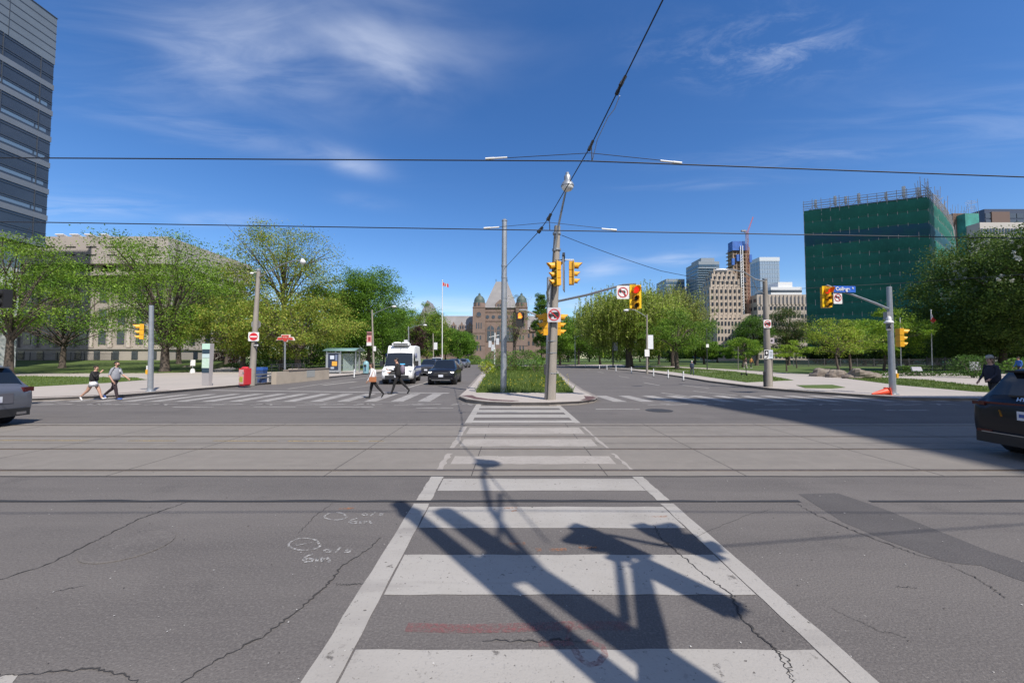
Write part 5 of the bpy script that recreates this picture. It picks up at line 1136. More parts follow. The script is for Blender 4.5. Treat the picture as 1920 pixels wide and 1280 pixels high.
# ---- island: steel span pole, concrete pole with lamp and signals, second steel pole
t, pb, pt = pole('span_pole', 'tall bare galvanised pole on the island left of the concrete pole', 'pole', (944, 735), (946, 415), .155, .125, GALV); SPANB, SPANT = pb, pt
for y in (522, 560, 500): part(t, 'band', GALV, lambda g: g.lathe([(.15, 0), (.15, .09)], P(945.5, y, pb.y), 14))
part(t, 'pole_cap', GALV, lambda g: g.lathe([(.14, 0), (.14, .05), (.05, .12)], pt, 14))
t, cb, ct = pole('concrete_pole', 'leaning concrete pole on the island nose carrying the street lamp', 'pole', (1031, 749), (1045, 424), .235, .125, POLEC, base=False, seg=10); YC = cb.y
lampc = P(1064, 343, YC - 1.2)
part(t, 'lamp_arm', GALV, lambda g: g.tube([P(1040, 470, YC - .15), P(1047, 424, YC - .3), P(1055, 385, YC - .8), lampc + Vector((0, .15, -.05))], [.05, .045, .04, .035], 8))
part(t, 'arm_clamp', GALV, lambda g: (g.lathe([(.17, 0), (.17, .08)], P(1044, 440, YC), 12), g.lathe([(.18, 0), (.18, .08)], P(1043.5, 470, YC), 12)))
lamp = part(t, 'lamp_head', GALV, lambda g: g.lathe([(.10, .42), (.13, .36), (.13, .2), (.2, .12), (.25, .02), (.25, -.02)], lampc - Vector((0, 0, .12)), 16))
part(t, 'lamp_glass', LAMPW, lambda g: g.ball(lampc - Vector((0, 0, .16)), (.23, .23, .17), 14, 8))
part(t, 'photocell', GALV, lambda g: g.lathe([(.07, 0), (.07, .1), (.03, .13)], lampc + Vector((0, 0, .29)), 10))
part(t, 'conduit', DARKM, lambda g: g.tube([P(1026, 748, YC - .2), P(1033, 600, YC - .2), P(1038, 470, YC - .15)], .025, 6))
for y in (640, 662, 700): part(t, 'strap', GALV, lambda g: g.lathe([(.225, 0), (.225, .03)], P(1034, y, YC), 12))
t, sb, st = pole('signal_pole', 'steel signal pole standing close behind the concrete pole', 'pole', (1027, 738), (1029, 520), .11, .09, GALV)
part(t, 'junction_box', DARKM, lambda g: g.box(P(1026, 692, sb.y) + Vector((-.1, -.16, 0)), (.12, .14, .5)))
part(t, 'bracket', GALV, lambda g: (g.tube([P(1028, 565, sb.y), P(1026, 548, sb.y - 1), P(1042, 505, YC + .4), P(1059, 487, YC + .2)], .055, 8), g.tube([P(1041, 487, YC - .42), P(1059, 487, YC + .2), P(1076, 487, YC + .2)], .025, 6)))
part(t, 'mast_arm', GALV, lambda g: g.tube([P(1030, 568, sb.y - .3), P(1100, 553, YC + 1.2), P(1168, 534, YC + .3), P(1192, 532.5, YC)], [.06, .055, .045, .04], 8))
part(t, 'hand_arm', GALV, lambda g: g.tube([P(1028, 603, sb.y), P(1000, 588, sb.y - .1), P(985, 581, sb.y - .1), P(974, 581, sb.y - .1)], [.045, .04, .035, .035], 8))
signal('yellow traffic light on the island seen side on, facing left, beside the concrete pole', P(1041, 512, YC - .42), R(-80), lit=False)
signal('yellow traffic light on the island facing right at the end of the upper bracket', P(1076, 511, YC + .2), R(84), lit=False)
signal('lower yellow traffic light facing left behind the square no trucks sign', P(1022, 607, YC + 1.2), R(-84), lit=False, board=False)
signal('lower yellow traffic light facing right behind the square no trucks sign', P(1047, 607, YC + 1.2), R(84), lit=False, board=False)
signal('red traffic light with yellow backboard on the island mast arm', P(1191.5, 556, YC), R(2))
t = thing('edge_on_sign', 'grey sign seen edge on hanging between the two upper island traffic lights', 'sign', P(1057, 515, YC + .2), R(78)); g = MB(); g.box((0, 0, 0), (.75, .03, 1.35)); g.build('panel', SGREY, t); g = MB(); g.box((0, 0, .78), (.3, .1, .2), M=Matrix.Rotation(R(-35), 3, 'Y')); g.build('hanger', DARKM, t)
t = sign('no_left_turn_sign', 'square no left turn sign hanging from the island mast arm', P(1168, 548, YC - .05), .5, .54); prohibition(t, .21, sym_turn(.3))
t = sign('no_trucks_sign', 'square no trucks sign strapped to the island concrete pole', P(1039, 590, YC - .32), .53, .58, face=mat('grey_white_sign', (.55, .52, .54), .5)); prohibition(t, .235, sym_truck(.36))
t = thing('pedestrian_signal', 'pedestrian signal showing an orange hand left of the concrete pole', 'pedestrian signal', P(975, 598, sb.y - .1)); Yh = sb.y
g = MB(); g.box((0, .1, .14), (.36, .2, .36)); g.box((0, .1, -.2), (.36, .2, .3)); g.build('housing', SBLACK, t)
g = MB()
for (x, z, w, h) in ((-.015, .06, .15, .12), (-.075, .17, .026, .13), (-.035, .19, .026, .15), (.005, .185, .026, .15), (.045, .165, .026, .12), (.085, .08, .03, .1)): g.box((x, -.006, z + .03), (w, .012, h))
g.build('orange_hand', ORL, t)
for x in (-.19, .19): g = MB(); g.box((x, -.05, .14), (.012, .14, .36)); g.build('visor', SBLACK, t)
t = thing('flower_pot', 'dark round flower pot under the golden bush on the island', 'flower pot', G(913, 694, .14)); g = MB(); g.lathe([(.22, 0), (.34, .38), (.4, .42), (.4, .5), (.34, .5), (.3, .4)], (0, 0, 0), 16); g.build('pot', mat('pot_dark', (.05, .04, .035), .7), t, smooth=True); g = MB(); g.lathe([(.31, .43), (.2, .45)], (0, 0, 0), 12); g.build('soil', mat('soil', (.03, .02, .015), .9), t)

# ---- right: signal pole with street name, concrete pole, signs
t, rb, rt = pole('signal_pole', 'steel signal pole on the right corner behind the fallen cone', 'pole', (1674, 739.5), (1667, 538), .135, .1, GALV); YR = rb.y
part(t, 'mast_arm', GALV, lambda g: g.tube([P(1668, 580, YR), P(1640, 568, YR - .1), P(1600, 553, YR - .2), P(1575, 545, YR - .25), P(1550, 534.5, YR - .3)], [.055, .05, .045, .04, .04], 8))
part(t, 'camera_dome', WHITEP, lambda g: g.lathe([(.05, .3), (.09, .24), (.1, .1), (.17, .05), (.18, 0), (.12, -.03)], P(1666.5, 605, YR - .2), 14)); part(t, 'pole_box', SGREY, lambda g: g.box(P(1663, 592, YR - .12), (.16, .2, .35)))
part(t, 'push_button', YEL, lambda g: g.box(P(1681, 704, YR - .05), (.09, .12, .2))); part(t, 'button_sign', WHITE, lambda g: g.box(P(1679.5, 697, YR - .05), (.1, .03, .17)))
signal('red traffic light beside the blue street name sign on the right corner', P(1551, 556, YR - .3), R(6)); signal('yellow traffic light seen side on, facing right, behind the right steel pole', P(1687, 632, YR + .3), R(82), lit=False, board=False, sc=.9)
t = sign('street_name_sign', 'blue street name sign on the right corner mast arm', P(1583.5, 542, YR - .32), 1.1, .29, R(5), face=BLUE); lettering('College', .23, WHITE, t, (-.1, -.016, 0), (R(90), 0, 0), bold=.006); lettering('St', .1, WHITE, t, (.4, -.016, .05), (R(90), 0, 0), bold=.003)
t = sign('no_left_turn_sign', 'square no left turn sign below the blue street name sign', P(1571, 558, YR - .3), .42, .56, R(5)); prohibition(t, .175, sym_turn(.25))
t = sign('warning_notice', 'small grey notice with a triangle on the right steel pole', P(1667.5, 613, YR - .16), .3, .3, face=SGREY); ppart(t, 'triangle', SBLACK, lambda g: g.plate([(-.09, -.07), (.09, -.07), (0, .09)], (0, -.006, 0), (1, 0, 0), (0, 0, 1), .004))
t, kb, kt = pole('concrete_pole', 'concrete pole on the right pavement with cycle lane signs', 'pole', (1441, 725), (1434, 525), .21, .12, POLEC, base=False, seg=10); YK = kb.y
part(t, 'lamp_arm', GALV, lambda g: g.tube([P(1435, 528, YK), P(1415, 523, YK - .6), P(1395, 510, YK - 1.1), P(1370, 505, YK - 1.6), P(1356, 506, YK - 1.9)], [.045, .04, .035, .03, .03], 7)); part(t, 'arm_brace', GALV, lambda g: g.tube([P(1433, 550, YK), P(1420, 545, YK - .4), P(1410, 522, YK - .7)], .02, 6))
part(t, 'lamp_head', WHITEP, lambda g: g.ball(P(1352, 507, YK - 2), (.36, .2, .1), 12, 6)); part(t, 'cap', GALV, lambda g: g.lathe([(.14, 0), (.14, .1)], kt, 10)); part(t, 'cable_guard', DARKM, lambda g: g.box2((kb.x - .24, kb.y - .05, .12), (kb.x - .16, kb.y + .1, 1.0)))
part(t, 'signal_post', BROWNM, lambda g: g.tube([P(1447, 724, YK + .4), P(1447, 655, YK + .4)], .06, 7))
t = sign('no_right_turn_sign', 'round prohibition sign high on the right hand concrete pole', P(1439, 607, YK - .2), .44, .47); prohibition(t, .19, sym_truck(.28))
t = sign('small_notice', 'small grey notice on the side of the right hand concrete pole', P(1447, 638.5, YK - .05), .3, .34, face=mat('grey_pink_sign', (.4, .35, .38), .5)); ppart(t, 'mark', SBLACK, lambda g: disc(g, (0, 0), .06, -.006))
t = sign('cycle_lane_sign', 'black and white cycle lane sign low on the right hand concrete pole', P(1437.5, 664, YK - .22), .26, .52); ppart(t, 'black_field', SBLACK, lambda g: g.box((-.0, -.008, .07), (.22, .006, .32))); ppart(t, 'diamond', WHITE, lambda g: (g.plate([(0, .18), (.06, .08), (0, -.02), (-.06, .08)], (0, -.012, 0), (1, 0, 0), (0, 0, 1), .003),)); ppart(t, 'arrow', SBLACK, lambda g: g.box((0, -.008, -.18), (.18, .006, .05), M=Matrix.Rotation(R(-30), 3, 'Y')))
t = sign('text_sign', 'pale sign with grey lines beside the cycle lane sign', P(1445.5, 664, YK - .2), .24, .5, face=mat('pale_blue_sign', (.55, .6, .66), .5)); ppart(t, 'lines', SGREY, lambda g: [g.box((0, -.008, z), (.16, .004, .025)) for z in (.14, .06, -.02, -.1)])
CONE = mat('cone_orange', (.78, .085, .035), .5)
t = thing('traffic_cone', 'orange traffic cone lying on its side on the right pavement', 'traffic cone', G(1664, 740, .12)); c = Vector((0, 0, .17)); g = MB(); M = Matrix.Rotation(R(-90 - 10), 3, 'Y'); g.lathe([(.14, .0), (.14, .05), (.03, .72), (.02, .72)], c, 16, M); g.build('cone', CONE, t, smooth=True); g = MB(); g.box(c + Vector((.02, 0, 0)), (.03, .34, .34), M=Matrix.Rotation(R(-10), 3, 'Y')); g.build('foot', CONE, t)

# ---- left corner
t, lb, lt = pole('signal_pole', 'plain steel signal pole on the left corner', 'pole', (282, 734), (284, 573), .125, .1, GALV); YL = lb.y
part(t, 'bracket', GALV, lambda g: g.tube([P(284, 609, YL), P(266, 609, YL - .1)], .03, 6)); part(t, 'push_button', YEL, lambda g: g.box(P(276.5, 697, YL - .05), (.1, .12, .22))); part(t, 'button_sign', WHITE, lambda g: g.box(P(277, 689, YL - .05), (.12, .03, .2)))
t = signal('black and yellow traffic light on the left corner pole', P(266, 621, YL - .1), R(-52), lit=False, board=False, sc=.8)
t = thing('traffic_light', 'black traffic light cut by the left edge of the picture', 'traffic light', P(8, 560, 13.5), R(-12)); g = MB(); g.box((0, 0, 0), (.36, .22, .62)); g.build('housing', SBLACK, t)
for z in (-.14, .16): g = MB(); g.lathe([(.14, 0), (.15, .2), (.14, .2), (.13, 0)], (0, -.1, z), 14, RX90); g.build('visor', SBLACK, t)
g = MB(); g.tube([(0, .1, 0), (-1.4, -.3, 0), (-4, -1.2, -.3)], .05, 8); g.build('mast_arm', GALV, t)
t = thing('wayfinding_pillar', 'tall green and white wayfinding pillar on the left corner', 'information pillar', G(388, 723, .12), R(-8)); hp = (722 - 643) * S(t.location.y); wd = 17 * S(t.location.y)
g = MB(); g.mesh_add([(-wd * .42, -.12, 0), (wd * .42, -.12, 0), (wd * .42, .12, 0), (-wd * .42, .12, 0), (-wd * .5, -.14, hp), (wd * .5, -.14, hp), (wd * .5, .14, hp), (-wd * .5, .14, hp)], [(3, 2, 1, 0), (4, 5, 6, 7), (0, 1, 5, 4), (1, 2, 6, 5), (2, 3, 7, 6), (3, 0, 4, 7)]); g.build('body', mat('pillar_grey', (.33, .31, .31), .5), t)
for (a, b, m, nm, w) in ((.86, .995, mat('pillar_mint', (.5, .72, .6), .4), 'header', .96), (.76, .855, mat('pillar_navy', (.02, .045, .07), .4), 'title_panel', .9), (.66, .755, mat('pillar_pale', (.5, .62, .62), .4), 'list_panel', .9), (.42, .655, mat('pillar_map', (.42, .62, .42), .4, col2=(.6, .7, .66), scale=7), 'map_panel', .9), (.31, .415, mat('pillar_navy', (.02, .045, .07), .4), 'foot_panel', .88)):
    g = MB(); g.box((0, -.1415 + .012 * (1 - (a + b) / 2) - .004, hp * (a + b) / 2), (wd * w, .012, hp * (b - a) - .01)); g.build(nm, m, t)
t = thing('site_sign', 'small white sign on a white base beside the wayfinding pillar', 'sign', G(361, 699, .13)); s = S(t.location.y); g = MB(); g.box((0, 0, 19 * s), (9 * s, .03, 11 * s)); g.build('panel', WHITE, t); g = MB(); g.tube([(0, 0, 0), (0, 0, 15 * s)], .03, 6); g.build('post', GALV, t); g = MB(); g.lathe([(4.4 * s, 0), (3.6 * s, 5 * s), (2.4 * s, 8 * s)], (0, 0, 0), 8); g.build('base', WHITEP, t)
t, ub, ut = pole('concrete_pole', 'concrete utility pole on the left corner with the no entry sign', 'pole', (472, 719.5), (485, 508), .2, .115, POLEC, base=False, seg=10); YU = ub.y
part(t, 'lamp_arm', GALV, lambda g: g.tube([P(484, 520, YU), P(500, 512, YU - .3), P(530, 495, YU - .9), P(552, 488, YU - 1.3), P(566, 489, YU - 1.5)], [.04, .035, .03, .028, .028], 7)); part(t, 'lamp_head', WHITEP, lambda g: (g.ball(P(568, 491, YU - 1.5), (.17, .17, .16), 12, 7), g.lathe([(.05, .14), (.1, .1), (.1, 0)], P(567, 489, YU - 1.5), 10)))
part(t, 'security_lamp', WHITEP, lambda g: (g.ball(P(472, 512.5, YU - .3), (.12, .1, .08), 10, 6), g.tube([P(484, 509, YU), P(473, 511.5, YU - .3)], .02, 5))); part(t, 'cap', GALV, lambda g: g.lathe([(.14, 0), (.14, .12), (.1, .15)], ut, 10)); part(t, 'cable_guard', GALV, lambda g: g.box2((ub.x - .32, ub.y - .1, .12), (ub.x - .19, ub.y + .1, 1.0)))
t = thing('octagon_sign', 'grey back of an octagonal sign high on the left concrete pole', 'sign', P(480, 608, YU + .16)); g = MB(); g.plate([(.33 * math.cos(R(22.5 + 45 * k)), .33 * math.sin(R(22.5 + 45 * k))) for k in range(8)], (0, 0, 0), (1, 0, 0), (0, 0, 1), -.012); g.build('panel', SGREY, t)
t = sign('no_entry_sign', 'white square no entry sign with red disc on the left concrete pole', P(475.5, 631, YU - .22), .64, .58, R(8)); ppart(t, 'red_disc', RED, lambda g: disc(g, (0, 0), .25, -.006)); ppart(t, 'white_bar', WHITE, lambda g: g.box((0, -.013, 0), (.4, .005, .085)))
t = sign('one_way_sign', 'dark one way sign under the no entry sign', P(480, 647, YU - .2), .5, .2, R(-12), face=SBLACK); ppart(t, 'white_arrow', WHITE, lambda g: (g.box((-.03, -.008, 0), (.26, .005, .05)), g.plate([(.1, .07), (.2, 0), (.1, -.07)], (0, -.008, 0), (1, 0, 0), (0, 0, 1), .004)))
t = thing('newspaper_box', 'red newspaper box with yellow poster left of the concrete pole', 'newspaper box', G(459, 722.5, .12), R(-14)); s = S(t.location.y); w, h = 15 * s, 33 * s
g = MB(); g.box((0, 0, h * .52), (w, .42, h * .9)); g.lathe([(w * .5, 0), (w * .48, .05), (w * .3, .1)], (0, 0, h * .97), 16, squash=.7); g.box((0, 0, .04), (w * .8, .36, .08)); g.build('box', mat('newsbox_red', (.5, .03, .04), .4), t)
g = MB(); g.box((-w * .12, -.215, h * .5), (w * .72, .01, h * .8)); g.build('front_panel', mat('newsbox_white', (.6, .5, .48), .5, col2=(.5, .2, .18), scale=9), t); g = MB(); g.box((-w * .1, -.222, h * .36), (w * .5, .008, h * .3)); g.build('poster', mat('newsbox_yellow', (.55, .45, .06), .5, col2=(.15, .3, .05), scale=10), t); g = MB(); g.box((w * .2, -.224, h * .72), (w * .2, .03, h * .1)); g.build('coin_slot', SGREY, t)
t = thing('recycling_bin', 'blue lidded bin partly behind the left concrete pole', 'bin', G(488, 717, .12)); g = MB(); g.box((0, 0, .42), (.62, .5, .84)); g.build('body', mat('bin_blue_dark', (.03, .06, .16), .5), t); g = MB(); g.box((0, 0, .95), (.66, .54, .2)); g.build('lid', mat('bin_blue', (.03, .1, .35), .45), t)
for x in (-.2, .2): g = MB(); g.lathe([(.09, -.03), (.09, .03)], (x, -.2, .08), 12, RX90); g.build('wheel', BLACK, t)
# transit sign
t, tb, tt = pole('transit_sign', 'red and white winged transit sign on a slim post above the subway stair', 'sign', (534, 714), (534.5, 641), .055, .05, GALV); Yt = tb.y; s = S(Yt)
c = P(535, 633, Yt - .06); RT = mat('transit_red', (.5, .045, .03), .5); CREAM = mat('transit_cream', (.72, .64, .56), .5)
wing = [(-17.5, -5), (-14, 1.5), (-8, 1.5), (-9, 6), (9, 6), (8, 1.5), (14, 1.5), (17.5, -5), (5, -5), (3, -8), (-3, -8), (-5, -5)]
g = MB(tb); g.plate([(a * s, b * s) for a, b in wing], c + Vector((0, .05, 0)), (1, 0, 0), (0, 0, 1), -.06); pn = g.build('panel', CREAM, t)
g = MB(tb); g.plate([(a * s, b * s) for a, b in ((-15.6, -3.8), (-13, .3), (-6.4, .3), (-4.6, -3.8))], c + Vector((0, -.02, 0)), (1, 0, 0), (0, 0, 1), .006); g.plate([(a * s, b * s) for a, b in ((15.6, -3.8), (13, .3), (6.4, .3), (4.6, -3.8))], c + Vector((0, -.02, 0)), (1, 0, 0), (0, 0, 1), .006); g.build('red_bar', RT, t)
g = MB(tb); g.plate([(a * s, b * s) for a, b in ((-7.2, 4.8), (7.2, 4.8), (2.4, -6.8), (-2.4, -6.8))], c + Vector((0, -.021, 0)), (1, 0, 0), (0, 0, 1), .008); g.build('red_keystone', RT, t)
lettering('TTC', 4.2 * s, CREAM, t, c - tb + Vector((0, -.034, .6 * s)), (R(90), 0, 0))
part(t, 'lower_pipes', DARKM, lambda g: g.tube([P(531, 641, Yt), P(531, 716, Yt)], .02, 5))
# stair walls, railing, barrier
PARA = surface('stair_wall_concrete', [(0, 0, 0, (.40, .345, .28), 0, None), (1.2, .4, .7, (.32, .275, .225), .7, None)], rough=.85, bump=.1)
a, b, c2 = G(541, 715, .12), G(617, 707.5, .12), G(508, 708, .12); h = (713 - 688) * S(a.y)
t = thing('stair_wall', 'pale concrete wall round the subway stair below the transit sign', 'wall', (a + b) / 2); o = t.location
d = (b - a).normalized(); n = Vector((-d.y, d.x, 0)); 
g = MB(o); g.prism([a, b, b + n * .35, a + n * .35], 0, h * .93); g.prism([b - d * .35 + n * .352, b + n * .352, b + n * 3.4, b - d * .35 + n * 3.4], 0, h * .93); g.prism([a - d * 1.4, a - d * .004, a + n * .35 - d * .004, a - d * 1.4 + n * .35], 0, h * .88); g.build('wall', PARA, t)
g = MB(o); g.prism([a - d * .05 - n * .05, b + d * .05 - n * .05, b + d * .05 + n * .4, a - d * .05 + n * .4], h * .93 + .003, h); g.build('coping', mat('coping_brown', (.22, .18, .15), .8, var=.1), t)
g = MB(o); m_ = (a + b) / 2; g.prism([m_ - d * .6 - n * .012, m_ + d * .6 - n * .012, m_ + d * .6 - n * .002, m_ - d * .6 - n * .002], .3, h * .9); g.build('patch', mat('patch_grey', (.3, .31, .3), .8), t)
t = thing('stair_railing', 'dark metal railing over the subway stair behind the concrete wall', 'railing', b + n * 2.5); o = t.location
for k in range(6): p_ = a.lerp(b, .25 + k * .15) + n * 2.2; g = MB(o); g.tube([p_, p_ + Vector((0, 0, h * 1.25))], .025, 5); g.build('post', DARKM, t)
for z in (h * 1.22, h * 1.05): g = MB(o); g.tube([a.lerp(b, .22) + n * 2.2 + Vector((0, 0, z)), b + n * 2.2 + Vector((0, 0, z))], .035, 6); g.build('rail', DARKM, t)
a, b = G(479, 719, .12), G(540, 712, .12); h = (716 - 693) * S(a.y)
t = thing('guard_barrier', 'silver metal barrier in front of the subway stair', 'barrier', (a + b) / 2); o = t.location; d = (b - a).normalized(); n = Vector((-d.y, d.x, 0))
SILV = mat('barrier_steel', (.42, .44, .46), .35, .7)
for z in (.62, .9): g = MB(o); g.prism([a - n * .03, b - n * .03, b + n * .03, a + n * .03], h * (z - .1), h * (z + .02)); g.build('rail', SILV, t)
for f in (.02, .4, .46, .72, .98): p_ = a.lerp(b, f); g = MB(o); g.box(p_ + Vector((0, 0, h * .33 - .05)), (.1, .08, h * .62), math.atan2(d.y, d.x)); g.build('post', SILV, t)
def white_post(px, py, h, label, r=.05, grp='white flexible posts along the cycle lane', z=0.0):
    p = G(px, py, z); t = thing('flexible_post', label, 'bollard', p, group=grp); g = MB(p); g.lathe([(r, .0), (r, h * .96), (r * .6, h)], p, 10); g.build('post', WHITEP, t, smooth=True); g = MB(p); g.lathe([(r * 2.6, 0), (r * 2.4, .03), (r * 1.2, .05)], p + Vector((0, 0, .003)), 10); g.build('foot', BLACK, t)
    for f in (.62, .8): g = MB(p); g.lathe([(r * 1.04, h * f), (r * 1.04, h * f + .06)], p, 10); g.build('reflective_band', mat('band_grey', (.5, .5, .52), .3), t)
white_post(664, 708.5, .78, 'white flexible post in front of the bus shelter')
for px, py, lb_ in ((1281.5, 714, 'white flexible post nearest the triangular lawn tip'), (1253, 709.5, 'white flexible post second from the lawn tip'), (1225.5, 706, 'white flexible post third from the lawn tip'), (1184, 700, 'white flexible post at the bend by the willow trunk'), (1155, 696.5, 'white flexible post left of the willow trunk'), (1124, 692, 'white flexible post under the dark banner pole'), (1138, 694, 'white flexible post between the willow and dark banner pole'), (1098, 689.5, 'white flexible post farthest up the right lanes')): white_post(px, py, .75, lb_)
t = thing('white_post', 'tall plain white post left of the concrete utility pole', 'post', G(453, 689, .14)); g = MB(); g.lathe([(.09, 0), (.09, 2.2), (.05, 2.25)], (0, 0, 0), 8); g.build('post', WHITEP, t)
# bus shelter
p0 = G(612, 700, .12); Yb = p0.y; s = S(Yb); t = thing('bus_shelter', 'glass bus shelter with advertising panel and teal roof', 'bus shelter', p0); hB = 42 * s
FR = mat('shelter_frame', (.4, .42, .43), .4, .6); SGL = mat('shelter_glass', (.45, .55, .52), .08, alpha=.28, spec=.9); TEAL = mat('shelter_roof', (.16, .27, .25), .4)
x1, x2, x3, dp = 0, 26 * s, 47 * s, 2.2
for (x, y) in ((x1, 0), (x2, 0), (x3, dp * .5), (x3, dp), (x1, dp)): g = MB(); g.box((x, y, hB / 2), (.12, .12, hB)); g.build('post', FR, t)
g = MB(); g.box(((x1 + x2) / 2, 0, hB * .5), (x2 - x1 - .13, .16, hB * .86)); g.build('advert_case', FR, t); g = MB(); g.box(((x1 + x2) / 2, -.09, hB * .52), ((x2 - x1) * .74, .02, hB * .74)); ad = g.build('poster', mat('poster_navy', (.02, .03, .06), .3), t)
for (fx, fz, fw, fh, col, nm) in ((.42, .72, .4, .16, (.55, .6, .68), 'poster_headline'), (.72, .7, .18, .26, (.16, .2, .3), 'poster_figure'), (.6, .44, .5, .2, (.7, .36, .05), 'poster_panel'), (.45, .25, .34, .08, (.4, .44, .5), 'poster_footer')): g = MB(); g.box((x1 + (x2 - x1) * fx, -.104, hB * fz), ((x2 - x1) * fw * .74, .008, hB * fh)); g.build(nm, mat(nm, col, .4), ad)
g = MB(); g.box(((x2 + x3) / 2, dp * .25, hB * .5), (x3 - x2 - .1, .03, hB * .8), math.atan2(dp * .5, x3 - x2)); g.build('side_glass', SGL, t); g = MB(); g.box(((x1 + x3) / 2, dp, hB * .5), (x3 - x1 - .13, .03, hB * .8)); g.build('rear_glass', SGL, t)
g = MB(); n = 10; vs = []; 
for i in range(n + 1): f = i / n; vs += [(x1 - .3, -.35 + (dp + .7) * f, hB + .05 + .3 * math.sin(math.pi * f)), (x3 + .5, -.35 + (dp + .7) * f, hB + .05 + .3 * math.sin(math.pi * f))]
g.mesh_add(vs, [(2 * i, 2 * i + 1, 2 * i + 3, 2 * i + 2) for i in range(n)]); rf = g.build('roof', TEAL, t, smooth='all'); rf.modifiers.new('thick', 'SOLIDIFY').thickness = .06
g = MB(); g.box(((x1 + x3) / 2, dp - .4, .5), (x3 - x1 - .6, .4, .06)); g.build('bench', DARKM, t)
t = thing('street_bin', 'pale teal street litter bin left of the white van', 'bin', G(686, 699.5, .12)); s = S(t.location.y); g = MB(); g.lathe([(5 * s, 0), (5.6 * s, 4 * s), (5.4 * s, 18 * s), (4.4 * s, 21 * s), (1.5 * s, 23 * s)], (0, 0, 0), 14, squash=.8); g.build('body', mat('bin_teal', (.2, .36, .4), .4, var=.1), t, smooth=True); g = MB(); g.box((0, -4.6 * s, 14 * s), (4.5 * s, .05, 4 * s)); g.build('opening', SBLACK, t); g = MB(); g.box((.5 * s, -4.7 * s, 8 * s), (2 * s, .05, 7 * s)); g.build('stripe', mat('bin_navy', (.03, .08, .16), .4), t)
# avenue lamp poles
def lamp_pole(label, b, tp, arm, banner=None, m=POLEC, r=.13, small=None, bm=None, two=False, cat='street lamp', Yo=None):
    t, p, q = pole('lamp_pole', label, cat, b, tp, r, r * .6, m, base=False, seg=8); Y = p.y
    if arm:
        pts = [P(x, y, Y - .25 * i) for i, (x, y) in enumerate(arm)]
        part(t, 'lamp_arm', GALV, lambda g: g.tube(pts, .035, 6)); part(t, 'lamp_head', WHITEP, lambda g: g.ball(pts[-1] - Vector((0, 0, .12)), (.3, .2, .14), 10, 6))
    if banner:
        x0, y0, x1, y1 = banner; a, b2 = P(x0, y1, Y - .05), P(x1, y0, Y - .05)
        bn = part(t, 'banner', bm, lambda g: g.box((a + b2) / 2, (b2.x - a.x, .04, b2.z - a.z)), False); part(t, 'banner_bar', DARKM, lambda g: [g.box(((a.x + b2.x) / 2, Y - .05, z), (b2.x - a.x + .2, .05, .05)) for z in (a.z - .03, b2.z + .03)], False)
        if bm.name == 'banner_red':
            q_ = a.lerp(b2, .5); w, h = b2.x - a.x, b2.z - a.z
            g = MB(t.location); g.box((q_.x, Y - .075, q_.z + h * .36), (w * .99, .012, h * .2)); g.build('banner_top', mat('banner_dark', (.12, .05, .05), .6), bn); g = MB(t.location); g.box((q_.x + w * .05, Y - .075, q_.z - h * .02), (w * .5, .012, h * .3)); g.build('banner_emblem', mat('banner_maroon', (.28, .03, .04), .6), bn); g = MB(t.location); g.box((q_.x, Y - .075, q_.z - h * .38), (w * .99, .012, h * .22)); g.build('banner_foot', WHITE, bn)
    if small:
        x0, y0, x1, y1 = small; a2, b3 = P(x0, y1, Y - .16), P(x1, y0, Y - .16); part(t, 'small_sign', WHITE, lambda g: g.box((a2 + b3) / 2, (b3.x - a2.x, .02, b3.z - a2.z)), False)
    return t
BR = mat('banner_red', (.6, .3, .28), .6); BW = mat('banner_white', (.66, .67, .7), .55, var=.05); BD = mat('banner_slate', (.2, .22, .25), .6)
lamp_pole('concrete lamp pole with the red and white banner left of the van', (701, 697), (697.5, 581), [(698, 590), (712, 583), (728, 576), (739, 573)], (687.5, 622, 697, 648), bm=BR, small=(700, 649, 705, 658))
lamp_pole('steel lamp pole with long curved arm behind the van roof', (766, 692), (766, 612), [(766, 616), (778, 612), (790, 608), (797, 608)], (757.5, 637, 764.5, 648), m=GALV, bm=BW)
lamp_pole('lamp pole with tilted white banner beyond the van', (813, 688), (812, 625), None, (813.5, 642, 820, 655), bm=BW)
lamp_pole('lamp pole with tall white banner right of the right hand lanes', (1213, 699), (1213, 590), [(1213, 595), (1203, 588), (1190, 581), (1178, 579), (1174, 580)], (1215, 628, 1224.5, 654), bm=BW, small=(1209, 655, 1217.5, 668))
lamp_pole('dark pole with slate banner left of the willow', (1149.5, 689), (1149, 634), None, (1150.5, 641, 1158, 657), m=DARKM, bm=BD)
lamp_pole('slim steel lamp pole beyond the right lanes', (1078.5, 686), (1078, 630), [(1078, 634), (1086, 629), (1091, 628)], m=GALV, r=.1)
lamp_pole('thin pole on the park lawn before the beige tower', (1326, 694), (1325, 615), None, m=DARKM, r=.07, small=(1324, 645, 1329, 651), cat='post')
lamp_pole('thin bare sapling stake on the triangular lawn', (1384, 694), (1384, 650), None, m=BROWNM, r=.05, cat='post')
# grey-white signal seen beyond the island
t, wb, wt = pole('far_signal_pole', 'distant white signal pole with pale boxes in front of the parliament', 'pole', (927, 689), (928, 624), .12, .1, WHITEP); part(t, 'cross_arm', WHITEP, lambda g: g.tube([P(917, 632, wb.y), P(936, 628, wb.y)], .06, 6))
for (x, y) in ((919, 645), (933, 640), (924, 652)): part(t, 'signal_box', mat('pale_box', (.5, .52, .55), .5), lambda g: g.box(P(x, y, wb.y - .2), (5.5 * S(wb.y), .5, 12 * S(wb.y))), False)
